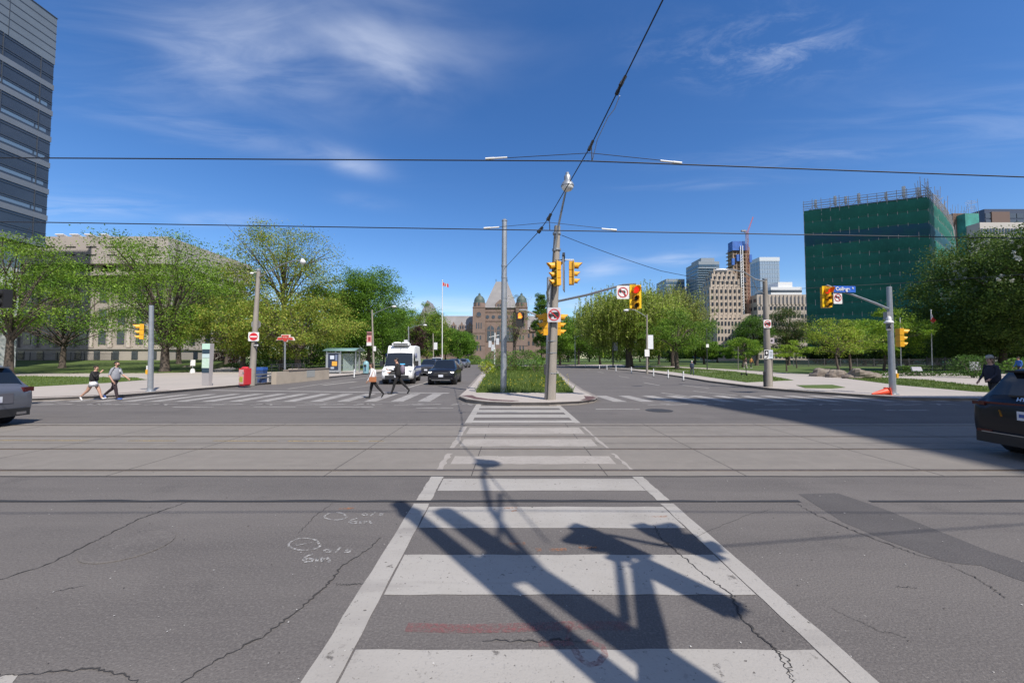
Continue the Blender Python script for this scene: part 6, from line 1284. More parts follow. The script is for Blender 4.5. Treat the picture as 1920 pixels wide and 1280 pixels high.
# flags
def flag(label, b, tp, fl, colour='canada', r=.07, w=1.0):
    t, p, q = pole('flagpole', label, 'flagpole', b, tp, r, r * .6, WHITEP, seg=8); Y = p.y; x0, y0, x1, y1 = fl
    part(t, 'finial', WHITEP, lambda g: g.ball(q + Vector((0, 0, r)), r * 1.3, 8, 5))
    n = 12; a, b2 = P(x0, y0, Y), P(x1, y1, Y); W, H = b2.x - a.x, a.z - b2.z; dr = H * .35
    def strip(f0, f1, m, nm, off=0.0, parent=None):
        g = MB(p); vs = []
        for i in range(n + 1):
            f = f0 + (f1 - f0) * i / n; x = a.x + W * f; yy = Y + .12 * abs(W) * math.sin(f * 7) - off; z = a.z - dr * f
            vs += [(x, yy, z), (x, yy + .05 * W, z - H * .65)]
        g.mesh_add(vs, [(2 * i, 2 * i + 1, 2 * i + 3, 2 * i + 2) for i in range(n)]); return g.build(nm, m, parent or t, smooth='all')
    FRd = mat('flag_red', (.5, .03, .04), .7)
    if colour == 'canada':
        fw = strip(0, 1, mat('flag_white', (.7, .7, .7), .7), 'flag'); strip(0, .26, FRd, 'red_band', .012, fw); strip(.74, 1, FRd, 'red_band', .012, fw)
        g = MB(p); cx, cz = a.x + W * .5, a.z - dr * .5 - H * .33; k = H * .2
        g.plate([(x * k, z * k) for x, z in ((0, 1), (.2, .55), (.45, .7), (.35, .1), (.7, .35), (1, .2), (.8, -.1), (.4, -.5), (.06, -.45), (.05, -.9), (-.05, -.9), (-.06, -.45), (-.4, -.5), (-.8, -.1), (-1, .2), (-.7, .35), (-.35, .1), (-.45, .7), (-.2, .55))], (cx, Y + .12 * abs(W) * math.sin(3.5) - .03, cz), (1, 0, 0), (0, 0, 1), .004); g.build('maple_leaf', FRd, fw)
    else:
        fw = strip(0, 1, FRd, 'flag'); strip(.3, .6, mat('flag_brown', (.25, .12, .08), .7), 'dark_band', .012, fw)
flag('white flagpole with the maple leaf flag left of the parliament', (829, 687), (829.5, 527), (830, 529, 841, 539), r=.11)
flag('white flagpole with limp red and white flag right of the steel signal pole', (1748, 697), (1745.5, 582), (1746, 585, 1751, 616), r=.06)
flag('white flagpole with drooping red flag behind the right steel pole', (1690, 697), (1687.5, 598), (1688, 600, 1694, 622), 'red', r=.06)
for (px, py, w, h, lb_) in ((1684, 690, 1.0, .9, 'grey tilted plaque on the lawn behind the right steel pole'), (1719, 697, 1.05, .75, 'grey plaque on the lawn left of the tall flagpole')):
    t = thing('plaque', lb_, 'plaque', G(px, py + 3, .13)); g = MB(); g.box((0, 0, h * .6), (w, .12, h * .7), M=Matrix.Rotation(R(-20), 3, 'X')); g.build('panel', mat('plaque_grey', (.3, .3, .33), .5), t); g = MB(); g.box((0, .1, h * .2), (w * .7, .25, h * .45)); g.build('plinth', STONE, t)
# fences at the back
def fence(label, a, b, h, m, gap=.14):
    a, b = Vector(a), Vector(b); d = (b - a); L = d.length; d.normalize(); t = thing('metal_fence', label, 'fence', (a + b) / 2); o = t.location; g = MB(o)
    for k in range(int(L / gap)): p = a + d * k * gap; g.box(p + Vector((0, 0, h / 2)), (.025, .025, h))
    g.build('bars', m, t)
    for z in (.15, h - .12): g = MB(o); g.tube([a + Vector((0, 0, z)), b + Vector((0, 0, z))], .03, 5); g.build('rail', m, t)
    for k in range(int(L / 2.5) + 1): p = a + d * min(L, k * 2.5); g = MB(o); g.box(p + Vector((0, 0, h / 2 + .06)), (.08, .08, h + .12)); g.build('post', m, t)
fence('dark metal fence beyond the right park lawn', (55, 78, .13), (86, 66, .13), 1.5, mat('fence_dark', (.09, .085, .09), .6)); fence('dark metal fence behind the plaques at the right', (52, 50, .13), (64, 51, .13), 1.7, mat('fence_dark', (.09, .085, .09), .6))
fence('thin black railing in front of the stone building', (-96, 73.2, 1.25), (-72, 73.2, 1.25), 1.5, DARKM, .2)
t = thing('electric_scooter', 'black electric scooter standing on the triangular lawn', 'scooter', G(1399, 704, .14)); g = MB(); g.tube([(0, 0, .12), (.02, 0, 1.1)], .035, 6); g.build('stem', SBLACK, t); g = MB(); g.tube([(-.25, 0, 1.08), (.25, 0, 1.1)], .025, 6); g.build('handlebar', SBLACK, t); g = MB(); g.box((.05, .35, .13), (.16, .8, .06)); g.build('deck', SBLACK, t)
for y in (-.05, .8): g = MB(); g.lathe([(.12, -.03), (.12, .03)], (.02, y, .12), 12, Matrix.Rotation(R(90), 3, 'Y')); g.build('wheel', BLACK, t)
t = thing('sandwich_board', 'pale sign board half hidden behind the cyclist', 'sign', G(1829, 704, .13)); g = MB(); g.box((0, 0, .9), (1.0, .06, .8)); g.build('panel', mat('plaque_grey', (.3, .3, .33), .5), t); g = MB(); g.box((-.3, 0, .25), (.06, .06, .5)); g.build('leg', DARKM, t); g = MB(); g.box((.3, 0, .25), (.06, .06, .5)); g.build('leg', DARKM, t)

# ---- overhead wires
WIRE = mat('copper_wire', (.03, .035, .045), .5, .4); INS = mat('white_insulator', (.7, .7, .68), .4); BLKI = mat('black_insulator', (.012, .012, .012), .6)
def wire(label, pts, r, name='overhead_wire', m=WIRE, sag=0.0):
    q = []
    for a, b in zip(pts, pts[1:]):
        for k in range(6): f = k / 6; q.append(a.lerp(b, f) - Vector((0, 0, sag * 4 * f * (1 - f))))
    q.append(pts[-1]); t = thing(name, label, 'overhead wire', q[0], group='overhead tram wires'); g = MB(q[0]); g.tube(q, r, 6); g.build('cable', m, t, smooth=True); return t, q[0]
def stick(t, o, a, b, m=INS, r=.022, nm='insulator'): g = MB(o); g.tube([a, a.lerp(b, .4), a.lerp(b, .42), b], [r, r, r * .8, r * .8], 8); g.build(nm, m, t)
YN, YF = 7.1, 9.9
a, b = P(-900, 279, YN), P(2900, 351, YN); t, o = wire('nearer tram contact wire crossing the whole sky', [a, P(0, 296, YN), P(1100, 302, YN), P(1920, 332, YN), b], .011)
a, b = P(-900, 405, YF), P(2900, 462, YF); t, o = wire('farther tram contact wire crossing below the nearer one', [a, P(90, 417, YF), P(1030, 432, YF), P(1920, 447, YF), b], .0125)
t, o = wire('nearer bridle wire holding the contact wire with two white insulators', [P(912, 298.5, YN), P(1106, 287, YN), P(1276, 304.5, YN)], .006); stick(t, o, P(910, 298, YN), P(951, 295.5, YN)); stick(t, o, P(1278, 306, YN), P(1238, 301.5, YN)); stick(t, o, P(1110, 302, YN), P(1109, 270, YN), DARKM, .01, 'hanger')
t, o = wire('farther bridle wire holding the contact wire with two white insulators', [P(907, 428, YF), P(1030, 417, YF), P(1156, 431, YF)], .006); stick(t, o, P(907, 428, YF), P(936, 426, YF), r=.026); stick(t, o, P(1156, 431.5, YF), P(1128, 429, YF), r=.026); stick(t, o, P(1031, 432, YF), P(1030, 405, YF), DARKM, .012, 'hanger')
t, o = wire('span wire running from the steel island pole up over the camera', [P(946, 503, SPANB.y), P(1012, 432, 10.4), P(1030, 407, 9.6), P(1108, 273, 7.1), P(1164, 160, 5.9), P(1243, 0, 4.7), Vector((4.1, -1.2, 7.6))], .011)
for (x, y, Yk, dx, dy, w) in ((1108, 273, 7.1, 4, -9, .032), (1160, 168, 5.95, 4, -9, .03), (1168, 152, 5.85, 5, -9, .03), (1013, 431, 10.3, 4, -5, .05), (1030, 407, 9.6, 3, -6, .045)): stick(t, o, P(x - dx, y - dy, Yk), P(x + dx, y + dy, Yk), BLKI, w, 'black_insulator')
t, o = wire('slack feeder cable hanging beside the span wire', [P(1162, 180, 5.9), P(1152, 205, 6.1), P(1140, 220, 6.3), P(1120, 262, 6.9), P(1111, 300, 7.1)], .006, m=SGREY)
t, o = wire('thin drooping cable from the concrete pole to the right hand concrete pole', [P(1053, 441, YC), P(1240, 508, YC + 2.4), P(1434, 541, YK)], .012, sag=.05)
t, o = wire('thin cable running right from the corner mast arm to the chestnut', [P(1500, 541, YR + 2), P(1700, 530, YR), P(1925, 514, YR - 3)], .011)

# ---- poles behind the camera whose shadows lie across the crosswalk
def hgt(sx, sy, h): g_ = G(sx, sy); return Vector((g_.x - hx * h, g_.y - hy * h, h))
def behind_pole(name, label, sx, sy, h, r0, r1, m):
    q = hgt(sx, sy, h); p = Vector((q.x, q.y, .0)); t = thing(name, label, 'pole', p); g = MB(p); g.tube([p, q], [r0, r1], 12); g.build('shaft', m, t, smooth=True); g = MB(p); g.lathe([(r0 * 1.5, 0), (r0 * 1.5, .04), (r0, .1)], p, 12); g.build('base_plate', m, t); return t, p, q
t, p1_, q1_ = behind_pole('span_pole', 'steel pole beside the camera throwing the left long shadow on the crosswalk', 748, 944, 7.4, .11, .10, GALV)
part(t, 'band', GALV, lambda g: g.lathe([(.135, 0), (.135, .12)], q1_ - Vector((0, 0, .5)), 12))
t, p2_, q2_ = behind_pole('concrete_pole', 'concrete pole beside the camera throwing the broad shadow and lamp shadow', 832, 959, 7.6, .155, .125, POLEC)
l2 = hgt(912, 868, 9.0); m2 = hgt(905, 893, 8.7); m3 = hgt(920, 955, 8.0); m4 = hgt(960, 1010, 7.2); m5 = hgt(1020, 1075, 6.2)
part(t, 'lamp_arm', GALV, lambda g: g.tube([m5, m4, m3, m2, l2], [.05, .045, .04, .035, .035], 8)); part(t, 'lamp_head', GALV, lambda g: g.lathe([(.08, .3), (.12, .1), (.22, .0), (.2, -.12), (.1, -.2)], l2, 14)); part(t, 'arm_brace', GALV, lambda g: g.tube([hgt(938, 925, 8.0), hgt(935, 1020, 7.0), hgt(940, 1035, 6.9)], .03, 6))
part(t, 'transformer_band', GALV, lambda g: g.lathe([(.185, 0), (.185, .3)], hgt(950, 1065, 6.1) - Vector((0, 0, .1)), 12))
signal('traffic light beside the camera throwing the left of the three signal shadows', hgt(1135, 1012, 5.0), R(-40), lit=False, board=False, sc=.86, group=None)
signal('traffic light beside the camera throwing the far right signal shadow', hgt(1262, 1012, 5.0), R(112), lit=False, board=False, sc=.86, group=None)
signal('traffic light beside the camera throwing the near right signal shadow', hgt(1272, 1092, 4.3), R(35), lit=False, board=False, sc=.86, group=None)
t = thing('signal_bracket', 'slanting signal bracket beside the camera', 'bracket', hgt(1240, 1300, 2.2)); o = t.location
g = MB(o); g.tube([hgt(1238, 1330, 2.0), hgt(1222, 1180, 3.2), hgt(1200, 1070, 4.6)], [.10, .085, .07], 10); g.build('arm', GALV, t, smooth=True); g = MB(o); g.tube([hgt(1172, 1160, 3.5), hgt(1160, 1060, 4.6), hgt(1150, 1030, 4.9)], .035, 7); g.build('strut', GALV, t); g = MB(o); g.tube([hgt(1140, 1002, 5.3), hgt(1240, 1022, 5.1), hgt(1290, 1028, 5.0)], .03, 7); g.build('cross_bar', GALV, t); g = MB(o); g.tube([Vector((p2_.x, p2_.y, 2.2)), hgt(1238, 1330, 2.0)], .06, 7); g.build('clamp_arm', GALV, t)
t, o = wire('thin wire behind the camera whose shadow runs along the near asphalt', [hgt(-900, 966, 6.5), hgt(960, 957, 6.3), hgt(2900, 968, 6.5)], .011)
t, o = wire('slanting wire beside the camera whose shadow ends on the right asphalt', [hgt(1310, 1027, 5.2), hgt(1600, 1004, 5.5), hgt(2400, 950, 6.5)], .011)
# ================================================================ VEHICLES
def paint(name, col, rough=.28, metal=.0, coat=.6): return mat(name, col, rough, metal, coat=coat, spec=.5)
CGL = mat('car_glass', (.012, .015, .018), .05, 0, spec=.8); TRIM = mat('black_trim', (.018, .018, .02), .5); RUB = mat('tyre_rubber', (.018, .018, .019), .8); RIM = mat('alloy_rim', (.38, .39, .4), .3, .8); CHR = mat('chrome', (.6, .6, .62), .15, 1.0)
HEAD = mat('headlamp_lit', (.8, .8, .8), .2, emit=((1, .97, .9), 1.3)); HEADO = mat('headlamp_glass', (.45, .47, .5), .12, .2); TAIL = mat('tail_lamp', (.07, .005, .006), .3); PLT = mat('licence_plate', (.6, .62, .68), .4); PLB = mat('plate_blue', (.05, .09, .3), .5)
class Hull:
    """a body lofted through stations (x, zbottom, zbelt, half width, zroof, half roof width), x rising to the front"""
    def __init__(s, st): s.st = np.array(st, float)
    def ring(s, i):
        x, zb, zs, w, zr, wr = s.st[i]
        h = [(0, zb), (w - .14, zb), (w - .03, zb + .09), (w, zb + (zs - zb) * .5), (w - .025, zs), (wr + .02, zr - .07), (wr - .12, zr - .012), (0, zr + .012)]
        h = h + [(-y, z) for y, z in h[-2::-1]]
        return np.array([(x, y, z) for y, z in h])
    def prep(s): s.R = np.array([s.ring(i) for i in range(len(s.st))])
    @staticmethod
    def cr(A, t):
        n = len(A); i = int(min(max(math.floor(t), 0), n - 2)); f = t - i
        p0, p1, p2, p3 = A[max(i - 1, 0)], A[i], A[i + 1], A[min(i + 2, n - 1)]; k = .32
        m1, m2 = (p2 - p0) * k, (p3 - p1) * k
        f2, f3 = f * f, f * f * f
        return (2 * f3 - 3 * f2 + 1) * p1 + (f3 - 2 * f2 + f) * m1 + (-2 * f3 + 3 * f2) * p2 + (f3 - f2) * m2
    def at(s, t, r):
        return s.cr(np.array([s.cr(s.R[i], r) for i in range(max(0, int(t) - 1), min(len(s.R), int(t) + 3))]), t - max(0, int(t) - 1))
    def body(s, sub=4):
        n, m = (len(s.R) - 1) * sub + 1, (s.R.shape[1] - 1) * 3 + 1; g = MB()
        vs = [tuple(s.at(i / sub, j / 3)) for i in range(n) for j in range(m)]
        fs = [(i * m + j, i * m + j + 1, (i + 1) * m + j + 1, (i + 1) * m + j) for i in range(n - 1) for j in range(m - 1)]
        fs += [tuple(range(m))[::-1], tuple((n - 1) * m + j for j in range(m))]; g.mesh_add(vs, [f[::-1] for f in fs]); return g
    def panel(s, t0, t1, r0, r1, off=.006, nt=7, nr=5, taper=0.0):
        g = MB(); vs = []
        for i in range(nt + 1):
            for j in range(nr + 1):
                t = t0 + (t1 - t0) * i / nt; r = r0 + (r1 - r0) * j / nr
                e = 1e-2; p = s.at(t, r); a = s.at(min(t + e, len(s.R) - 1), r) - s.at(max(t - e, 0), r); b = s.at(t, r + e) - s.at(t, r - e); nn = np.cross(a, b); nn /= np.linalg.norm(nn) + 1e-9
                c = p - np.array([p[0], 0, .75])
                if nn @ np.array([0 if abs(p[1]) > .3 else np.sign(p[0]) * .6, p[1], max(0, p[2] - .8)]) < 0: nn = -nn
                vs.append(tuple(p + nn * off))
        w = nr + 1; return g.mesh_add(vs, [(i * w + j, i * w + j + 1, (i + 1) * w + j + 1, (i + 1) * w + j) for i in range(nt) for j in range(nr)])
def wheel(t, x, y, r, w=.22):
    M = Matrix.Rotation(R(90), 3, 'X') if y < 0 else Matrix.Rotation(R(-90), 3, 'X')
    g = MB(); g.lathe([(r * .66, -w / 2), (r * .95, -w / 2), (r, -w * .35), (r, w * .35), (r * .95, w / 2), (r * .66, w / 2)], (x, y, r), 20, M); wh = g.build('wheel', RUB, t, smooth=True)
    g = MB(); g.lathe([(r * .66, w * .32), (r * .6, w * .38), (r * .5, w * .2)], (x, y, r), 20, M)
    for k in range(5): a = R(72 * k + 10); M2 = M @ Matrix.Rotation(a, 3, 'Z'); g.box(Vector((x, y, r)) + M2 @ Vector((r * .34, 0, w * .36)), (r * .62, r * .16, .03), M=M2)
    g.build('rim', RIM, wh)
def car(name, label, loc, rz, st, pm, wheels, wr=.34, cat='car', group=None, windows=(), frontlit=False, skip=()):
    t = thing(name, label, cat, loc, rz, group); H = Hull(st); H.prep(); b = H.body().build('body', pm, t, smooth='all')
    for nm, ps in windows:
        for p in ps:
            o = H.panel(*p).build(nm, CGL, t, smooth='all')
            if 'side' in nm: q = list(p); q[2], q[3] = 14 - p[3], 14 - p[2]; H.panel(*q).build(nm, CGL, t, smooth='all')
    W = max(s[3] for s in st)
    for x in wheels:
        for s in (-1, 1):
            M = Matrix.Rotation(R(90 if s < 0 else -90), 3, 'X'); g = MB(); g.lathe([(wr * 1.17, -.3), (wr * 1.17, .012), (wr * 1.0, .02)], (x, s * (W - .01), wr + .02), 20, M); g.build('wheel_arch', TRIM, t); wheel(t, x, s * (W - .085), wr)
    return t, H
def bx(t, nm, m, c, d, rz=0, M=None): g = MB(); g.box(c, d, rz, M); return g.build(nm, m, t)
def plate_part(t, c, rz, front=True):
    o = bx(t, 'licence_plate', PLT, c, (.02, .31, .155), rz); return o
SUV = [(-2.28, .48, .84, .74, .93, .6), (-2.24, .34, .92, .86, 1.0, .7), (-2.16, .27, .98, .915, 1.08, .72), (-1.86, .25, 1.04, .93, 1.58, .60), (-1.2, .23, 1.03, .94, 1.66, .60), (0, .22, 1.0, .94, 1.67, .61), (.35, .22, .99, .94, 1.62, .61), (1.12, .22, 1.02, .935, 1.12, .68), (1.75, .24, 1.0, .92, 1.07, .72), (2.1, .30, .94, .885, 1.0, .72), (2.23, .38, .84, .83, .88, .68), (2.28, .48, .72, .76, .76, .6)]
WIN = (('windscreen', [(6.05, 6.93, 5.18, 8.82, .006, 8, 8)]), ('rear_window', [(2.15, 2.95, 5.25, 8.75, .006, 6, 6)]), ('side_window', [(3.1, 4.4, 4.16, 4.9), (4.48, 5.35, 4.16, 4.92), (5.4, 6.6, 4.16, 4.8)]))
# silver SUV leaving the picture at the left, seen from behind
loc = Vector((-13.25 - 2.28, 10.2, 0))
t, H = car('parked_car', 'silver grey SUV cut by the left edge, seen from behind', loc, R(181), SUV, paint('silver_paint', (.15, .16, .19), .3, .4), (-1.35, 1.4), .36, windows=WIN); t.name = 'car'
for s in (-1, 1): bx(t, 'tail_lamp', TAIL, (-2.13, s * .74, .95), (.26, .29, .12), -s * R(12)); bx(t, 'reflector', TAIL, (-2.25, s * .68, .42), (.06, .2, .05))
bx(t, 'bumper', TRIM, (-2.22, 0, .36), (.22, 1.5, .2)); plate_part(t, (-2.30, 0, .72), 0); bx(t, 'plate_recess', paint('silver_dark', (.1, .1, .12), .4), (-2.265, 0, .74), (.06, .8, .26)); bx(t, 'exhaust_trim', CHR, (-2.31, -.55, .33), (.06, .22, .07)); bx(t, 'exhaust_trim', CHR, (-2.31, .55, .33), (.06, .22, .07))
g = MB(); g.lathe([(.075, 0), (.075, .012), (.055, .014), (.055, .006)], (-2.235, 0, .94), 20, Matrix.Rotation(R(-90), 3, 'Y')); g.plate([(-.04, .04), (-.03, .04), (0, -.03), (.03, .04), (.04, .04), (.005, -.05), (-.005, -.05)], (-2.25, 0, .94), (0, -1, 0), (0, 0, 1), .006); g.build('badge', CHR, t)
g = MB(); g.box((-1.92, 0, 1.555), (.26, 1.0, .035)); g.build('spoiler', MATS['silver_paint'], t); g = MB(); g.tube([(-.9, .64, 1.69), (.6, .64, 1.69)], .02, 6); g.tube([(-.9, -.64, 1.69), (.6, -.64, 1.69)], .02, 6); g.build('roof_rails', CHR, t)
# black SUV leaving the picture at the right, seen from behind
loc = Vector((8.85 + 2.28, 6.8, 0))
t, H = car('car', 'black SUV cut by the right edge standing in the building shade', loc, R(-2), SUV, mat('black_paint', (.009, .010, .015), .3, spec=.3, coat=.12), (-1.35, 1.4), .36, windows=WIN)
bx(t, 'light_bar', TAIL, (-2.23, 0, .975), (.07, 1.5, .035))
for s in (-1, 1):
    bx(t, 'tail_lamp', TAIL, (-2.15, s * .76, .95), (.2, .26, .06), -s * R(12)); bx(t, 'reflector', TAIL, (-2.26, s * .66, .44), (.06, .24, .07)); bx(t, 'indicator', mat('amber_lamp', (.45, .2, .01), .3), (-2.27, s * .40, .80), (.02, .035, .12), M=Matrix.Rotation(R(-14 * s), 3, 'X'))
bx(t, 'bumper', TRIM, (-2.24, 0, .34), (.2, 1.5, .18)); bx(t, 'bumper_trim', RIM, (-2.3, 0, .43), (.05, 1.35, .03)); plate_part(t, (-2.275, 0, .79), 0); bx(t, 'plate_text', PLB, (-2.287, 0, .79), (.004, .25, .06)); lettering('HYUNDAI', .10, CHR, t, (-2.19, 0, 1.06), (R(68), 0, R(-90)), bold=.004)
bx(t, 'spoiler', MATS['black_paint'], (-1.92, 0, 1.555), (.26, 1.0, .035)); bx(t, 'wiper', TRIM, (-2.17, .1, 1.12), (.03, .5, .03))
# black SUV facing the camera with lights on
def front(t, lit, xg=2.29, chrome=True):
    for s in (-1, 1): bx(t, 'headlight', HEAD if lit else HEADO, (2.13, s * .68, .84), (.2, .34, .09), -s * R(14)); bx(t, 'fog_light', CHR, (2.2, s * .64, .44), (.1, .24, .04), -s * R(10))
    bx(t, 'grille', TRIM, (2.24, 0, .72), (.1, 1.0, .2)); plate_part(t, (2.31, 0, .62), 0); bx(t, 'lower_grille', TRIM, (2.25, 0, .4), (.1, 1.3, .16))
    if chrome: bx(t, 'bumper_trim', CHR, (2.28, 0, .33), (.06, 1.2, .05)); bx(t, 'grille_bar', CHR, (2.292, 0, .80), (.03, .86, .022))
    for s in (-1, 1): bx(t, 'mirror', TRIM, (.95, s * 1.03, 1.06), (.14, .2, .14))
p = G(828, 722); t, H = car('car', 'black SUV with bright headlights waiting beside the island', Vector((p.x - .12, p.y + 2.3, 0)), R(-88.5), SUV, MATS['black_paint'], (-1.35, 1.4), .36, windows=WIN); front(t, True)
p = G(797, 705); t, H = car('car', 'dark hatchback waiting behind the white van', Vector((p.x, p.y + 2.2, 0)), R(-88), SUV, paint('dark_paint', (.03, .032, .04), .25), (-1.35, 1.4), .34, windows=WIN); front(t, False)
p = G(847, 696); t, H = car('car', 'dark blue car queued behind the black SUV', Vector((p.x, p.y + 2.2, 0)), R(-92), SUV, paint('navy_paint', (.02, .035, .08), .25), (-1.35, 1.4), .34, windows=WIN); front(t, False)
p = G(864, 690); t, H = car('car', 'silver car partly hidden at the end of the queue', Vector((p.x, p.y + 4, 0)), R(-96), SUV, MATS['silver_paint'], (-1.35, 1.4), .34, windows=WIN); front(t, False)
TRUCK = [(-2.7, .5, 1.05, .82, 1.1, .8), (-2.65, .4, 1.1, .93, 1.12, .86), (-1.0, .36, 1.1, .95, 1.13, .88), (-.7, .36, 1.1, .95, 1.2, .80), (-.55, .36, 1.12, .95, 1.78, .66), (0, .36, 1.12, .96, 1.86, .68), (.5, .36, 1.1, .96, 1.82, .68), (1.1, .36, 1.1, .95, 1.18, .78), (1.9, .38, 1.08, .94, 1.12, .82), (2.5, .42, 1.0, .9, 1.04, .8), (2.62, .55, .9, .82, .94, .7)]
p = G(811, 696); t, H = car('pickup_truck', 'white pickup truck behind the dark hatchback', Vector((p.x, p.y + 3.5, 0)), R(-89), TRUCK, paint('white_paint', (.7, .7, .69), .3), (-1.6, 1.65), .4, cat='pickup truck', windows=(('windscreen', [(6.06, 6.92, 5.2, 8.8, .006, 6, 6)]), ('side_window', [(4.1, 6.4, 4.2, 4.85)])))
front(t, False, chrome=False)
for o in list(t.children):
    if o.name.split('.')[0] in ('headlight', 'grille', 'licence_plate', 'lower_grille', 'fog_light'): o.location.x = .36; o.location.z = .18
# white delivery van
VAN = [(-2.95, 0.55, 1.2, 0.981, 2.5, 0.872), (-2.9, 0.42, 1.2, 1.057, 2.64, 0.916), (-2.6, 0.36, 1.22, 1.079, 2.7, 0.937), (0, 0.34, 1.25, 1.085, 2.72, 0.948), (0.7, 0.34, 1.27, 1.085, 2.68, 0.937), (1.15, 0.34, 1.25, 1.079, 2.5, 0.894), (1.42, 0.34, 1.2, 1.074, 2.16, 0.872), (2.22, 0.34, 1.08, 1.068, 1.2, 0.937), (2.4, 0.34, 1.04, 1.063, 1.1, 0.937), (2.7, 0.36, 0.96, 1.036, 1.0, 0.894), (2.86, 0.42, 0.84, 0.992, 0.87, 0.828), (2.93, 0.52, 0.68, 0.916, 0.72, 0.698)]
p = G(737, 721); VW = paint('van_white', (.74, .74, .73), .5, coat=.15)
loc = Vector((p.x - .15, p.y + 2.95, 0)); t, H = car('delivery_van', 'white high roof delivery van with blue swoosh waiting at the stop line', loc, R(-82.5), VAN, VW, (-1.75, 1.75), .36, cat='van', windows=(('windscreen', [(6.0, 6.93, 5.1, 8.9, .006, 8, 8)]), ('side_window', [(5.0, 6.55, 4.12, 4.75), ])))
for s in (-1, 1): bx(t, 'headlight', HEADO, (2.73, s * .88, .86), (.26, .22, .22), -s * R(24)); bx(t, 'mirror', TRIM, (1.85, s * 1.2, 1.42), (.16, .22, .36)); bx(t, 'fog_light', HEADO, (2.84, s * .68, .5), (.08, .2, .1), -s * R(14))
bx(t, 'grille', TRIM, (2.87, 0, .76), (.13, 1.1, .22)); bx(t, 'bumper', TRIM, (2.86, 0, .5), (.2, 1.56, .26)); plate_part(t, (2.975, 0, .56), 0)
g = MB(); g.lathe([(.1, 0), (.12, 0), (.12, .012), (.1, .012), (.1, 0)], (2.945, 0, .77), 20, Matrix.Rotation(R(90), 3, 'Y'))
for k in range(3): a = R(90 + 120 * k); g.box((2.945, .05 * math.cos(a), .77 + .05 * math.sin(a)), (.012, .1, .016), M=Matrix.Rotation(a, 3, 'X'))
g.build('badge', CHR, t)
bx(t, 'grille_bar', CHR, (2.937, 0, .83), (.02, 1.05, .025)); bx(t, 'grille_bar', CHR, (2.937, 0, .71), (.02, 1.05, .025))
VB = mat('van_blue', (.03, .06, .24), .35); VG = mat('van_grey', (.42, .44, .47), .35)
for s, nm in ((1, 'blue_swoosh'), (-1, 'blue_swoosh')):
    r0, r1 = (2.25, 3.1) if s > 0 else (10.9, 11.75)
    H.panel(.25, 7.6, r0, r1, .006, 30, 4).build('blue_skirt', VB, t, smooth='all')
    r0, r1 = (3.2, 3.42) if s > 0 else (10.58, 10.8); H.panel(.25, 6.0, r0, r1, .006, 26, 2).build('grey_swoosh', VG, t, smooth='all')
    r0, r1 = (3.62, 3.92) if s > 0 else (10.08, 10.38); H.panel(.25, 7.8, r0, r1, .006, 30, 2).build(nm, VB, t, smooth='all')
    lettering('M', .5, VB, t, (.95, s * 1.05, 1.95), (R(90) + R(-4) * 1, 0, R(180) if s > 0 else 0), bold=.01); lettering('H', .5, VB, t, (.45, s * 1.055, 1.95), (R(86), 0, R(180) if s > 0 else 0), bold=.01)
lettering('M  E', .28, VB, t, (2.54, -.05, 1.085), (R(20), 0, R(90)), bold=.008)
bx(t, 'wiper', TRIM, (2.24, .2, 1.24), (.06, .9, .02)); bx(t, 'blue_card', mat('cyan_card', (.05, .35, .6), .5), (2.1, .25, 1.37), (.02, .34, .09), M=Matrix.Rotation(R(-40), 3, 'Y'))
g = MB(); g.box((.85, 0, 2.79), (1.0, 1.2, .16)); g.lathe([(.3, 0), (.26, .08), (.1, .1)], (.9, .3, 2.87), 14); g.lathe([(.3, 0), (.26, .08), (.1, .1)], (.9, -.3, 2.87), 14); g.build('roof_cooling_unit', WHITEP, t); bx(t, 'unit_grille', TRIM, (1.36, 0, 2.80), (.02, 1.0, .08)); bx(t, 'roof_marker', mat('van_grey', (.42, .44, .47), .35), (1.26, 0, 2.42), (.05, .12, .1))

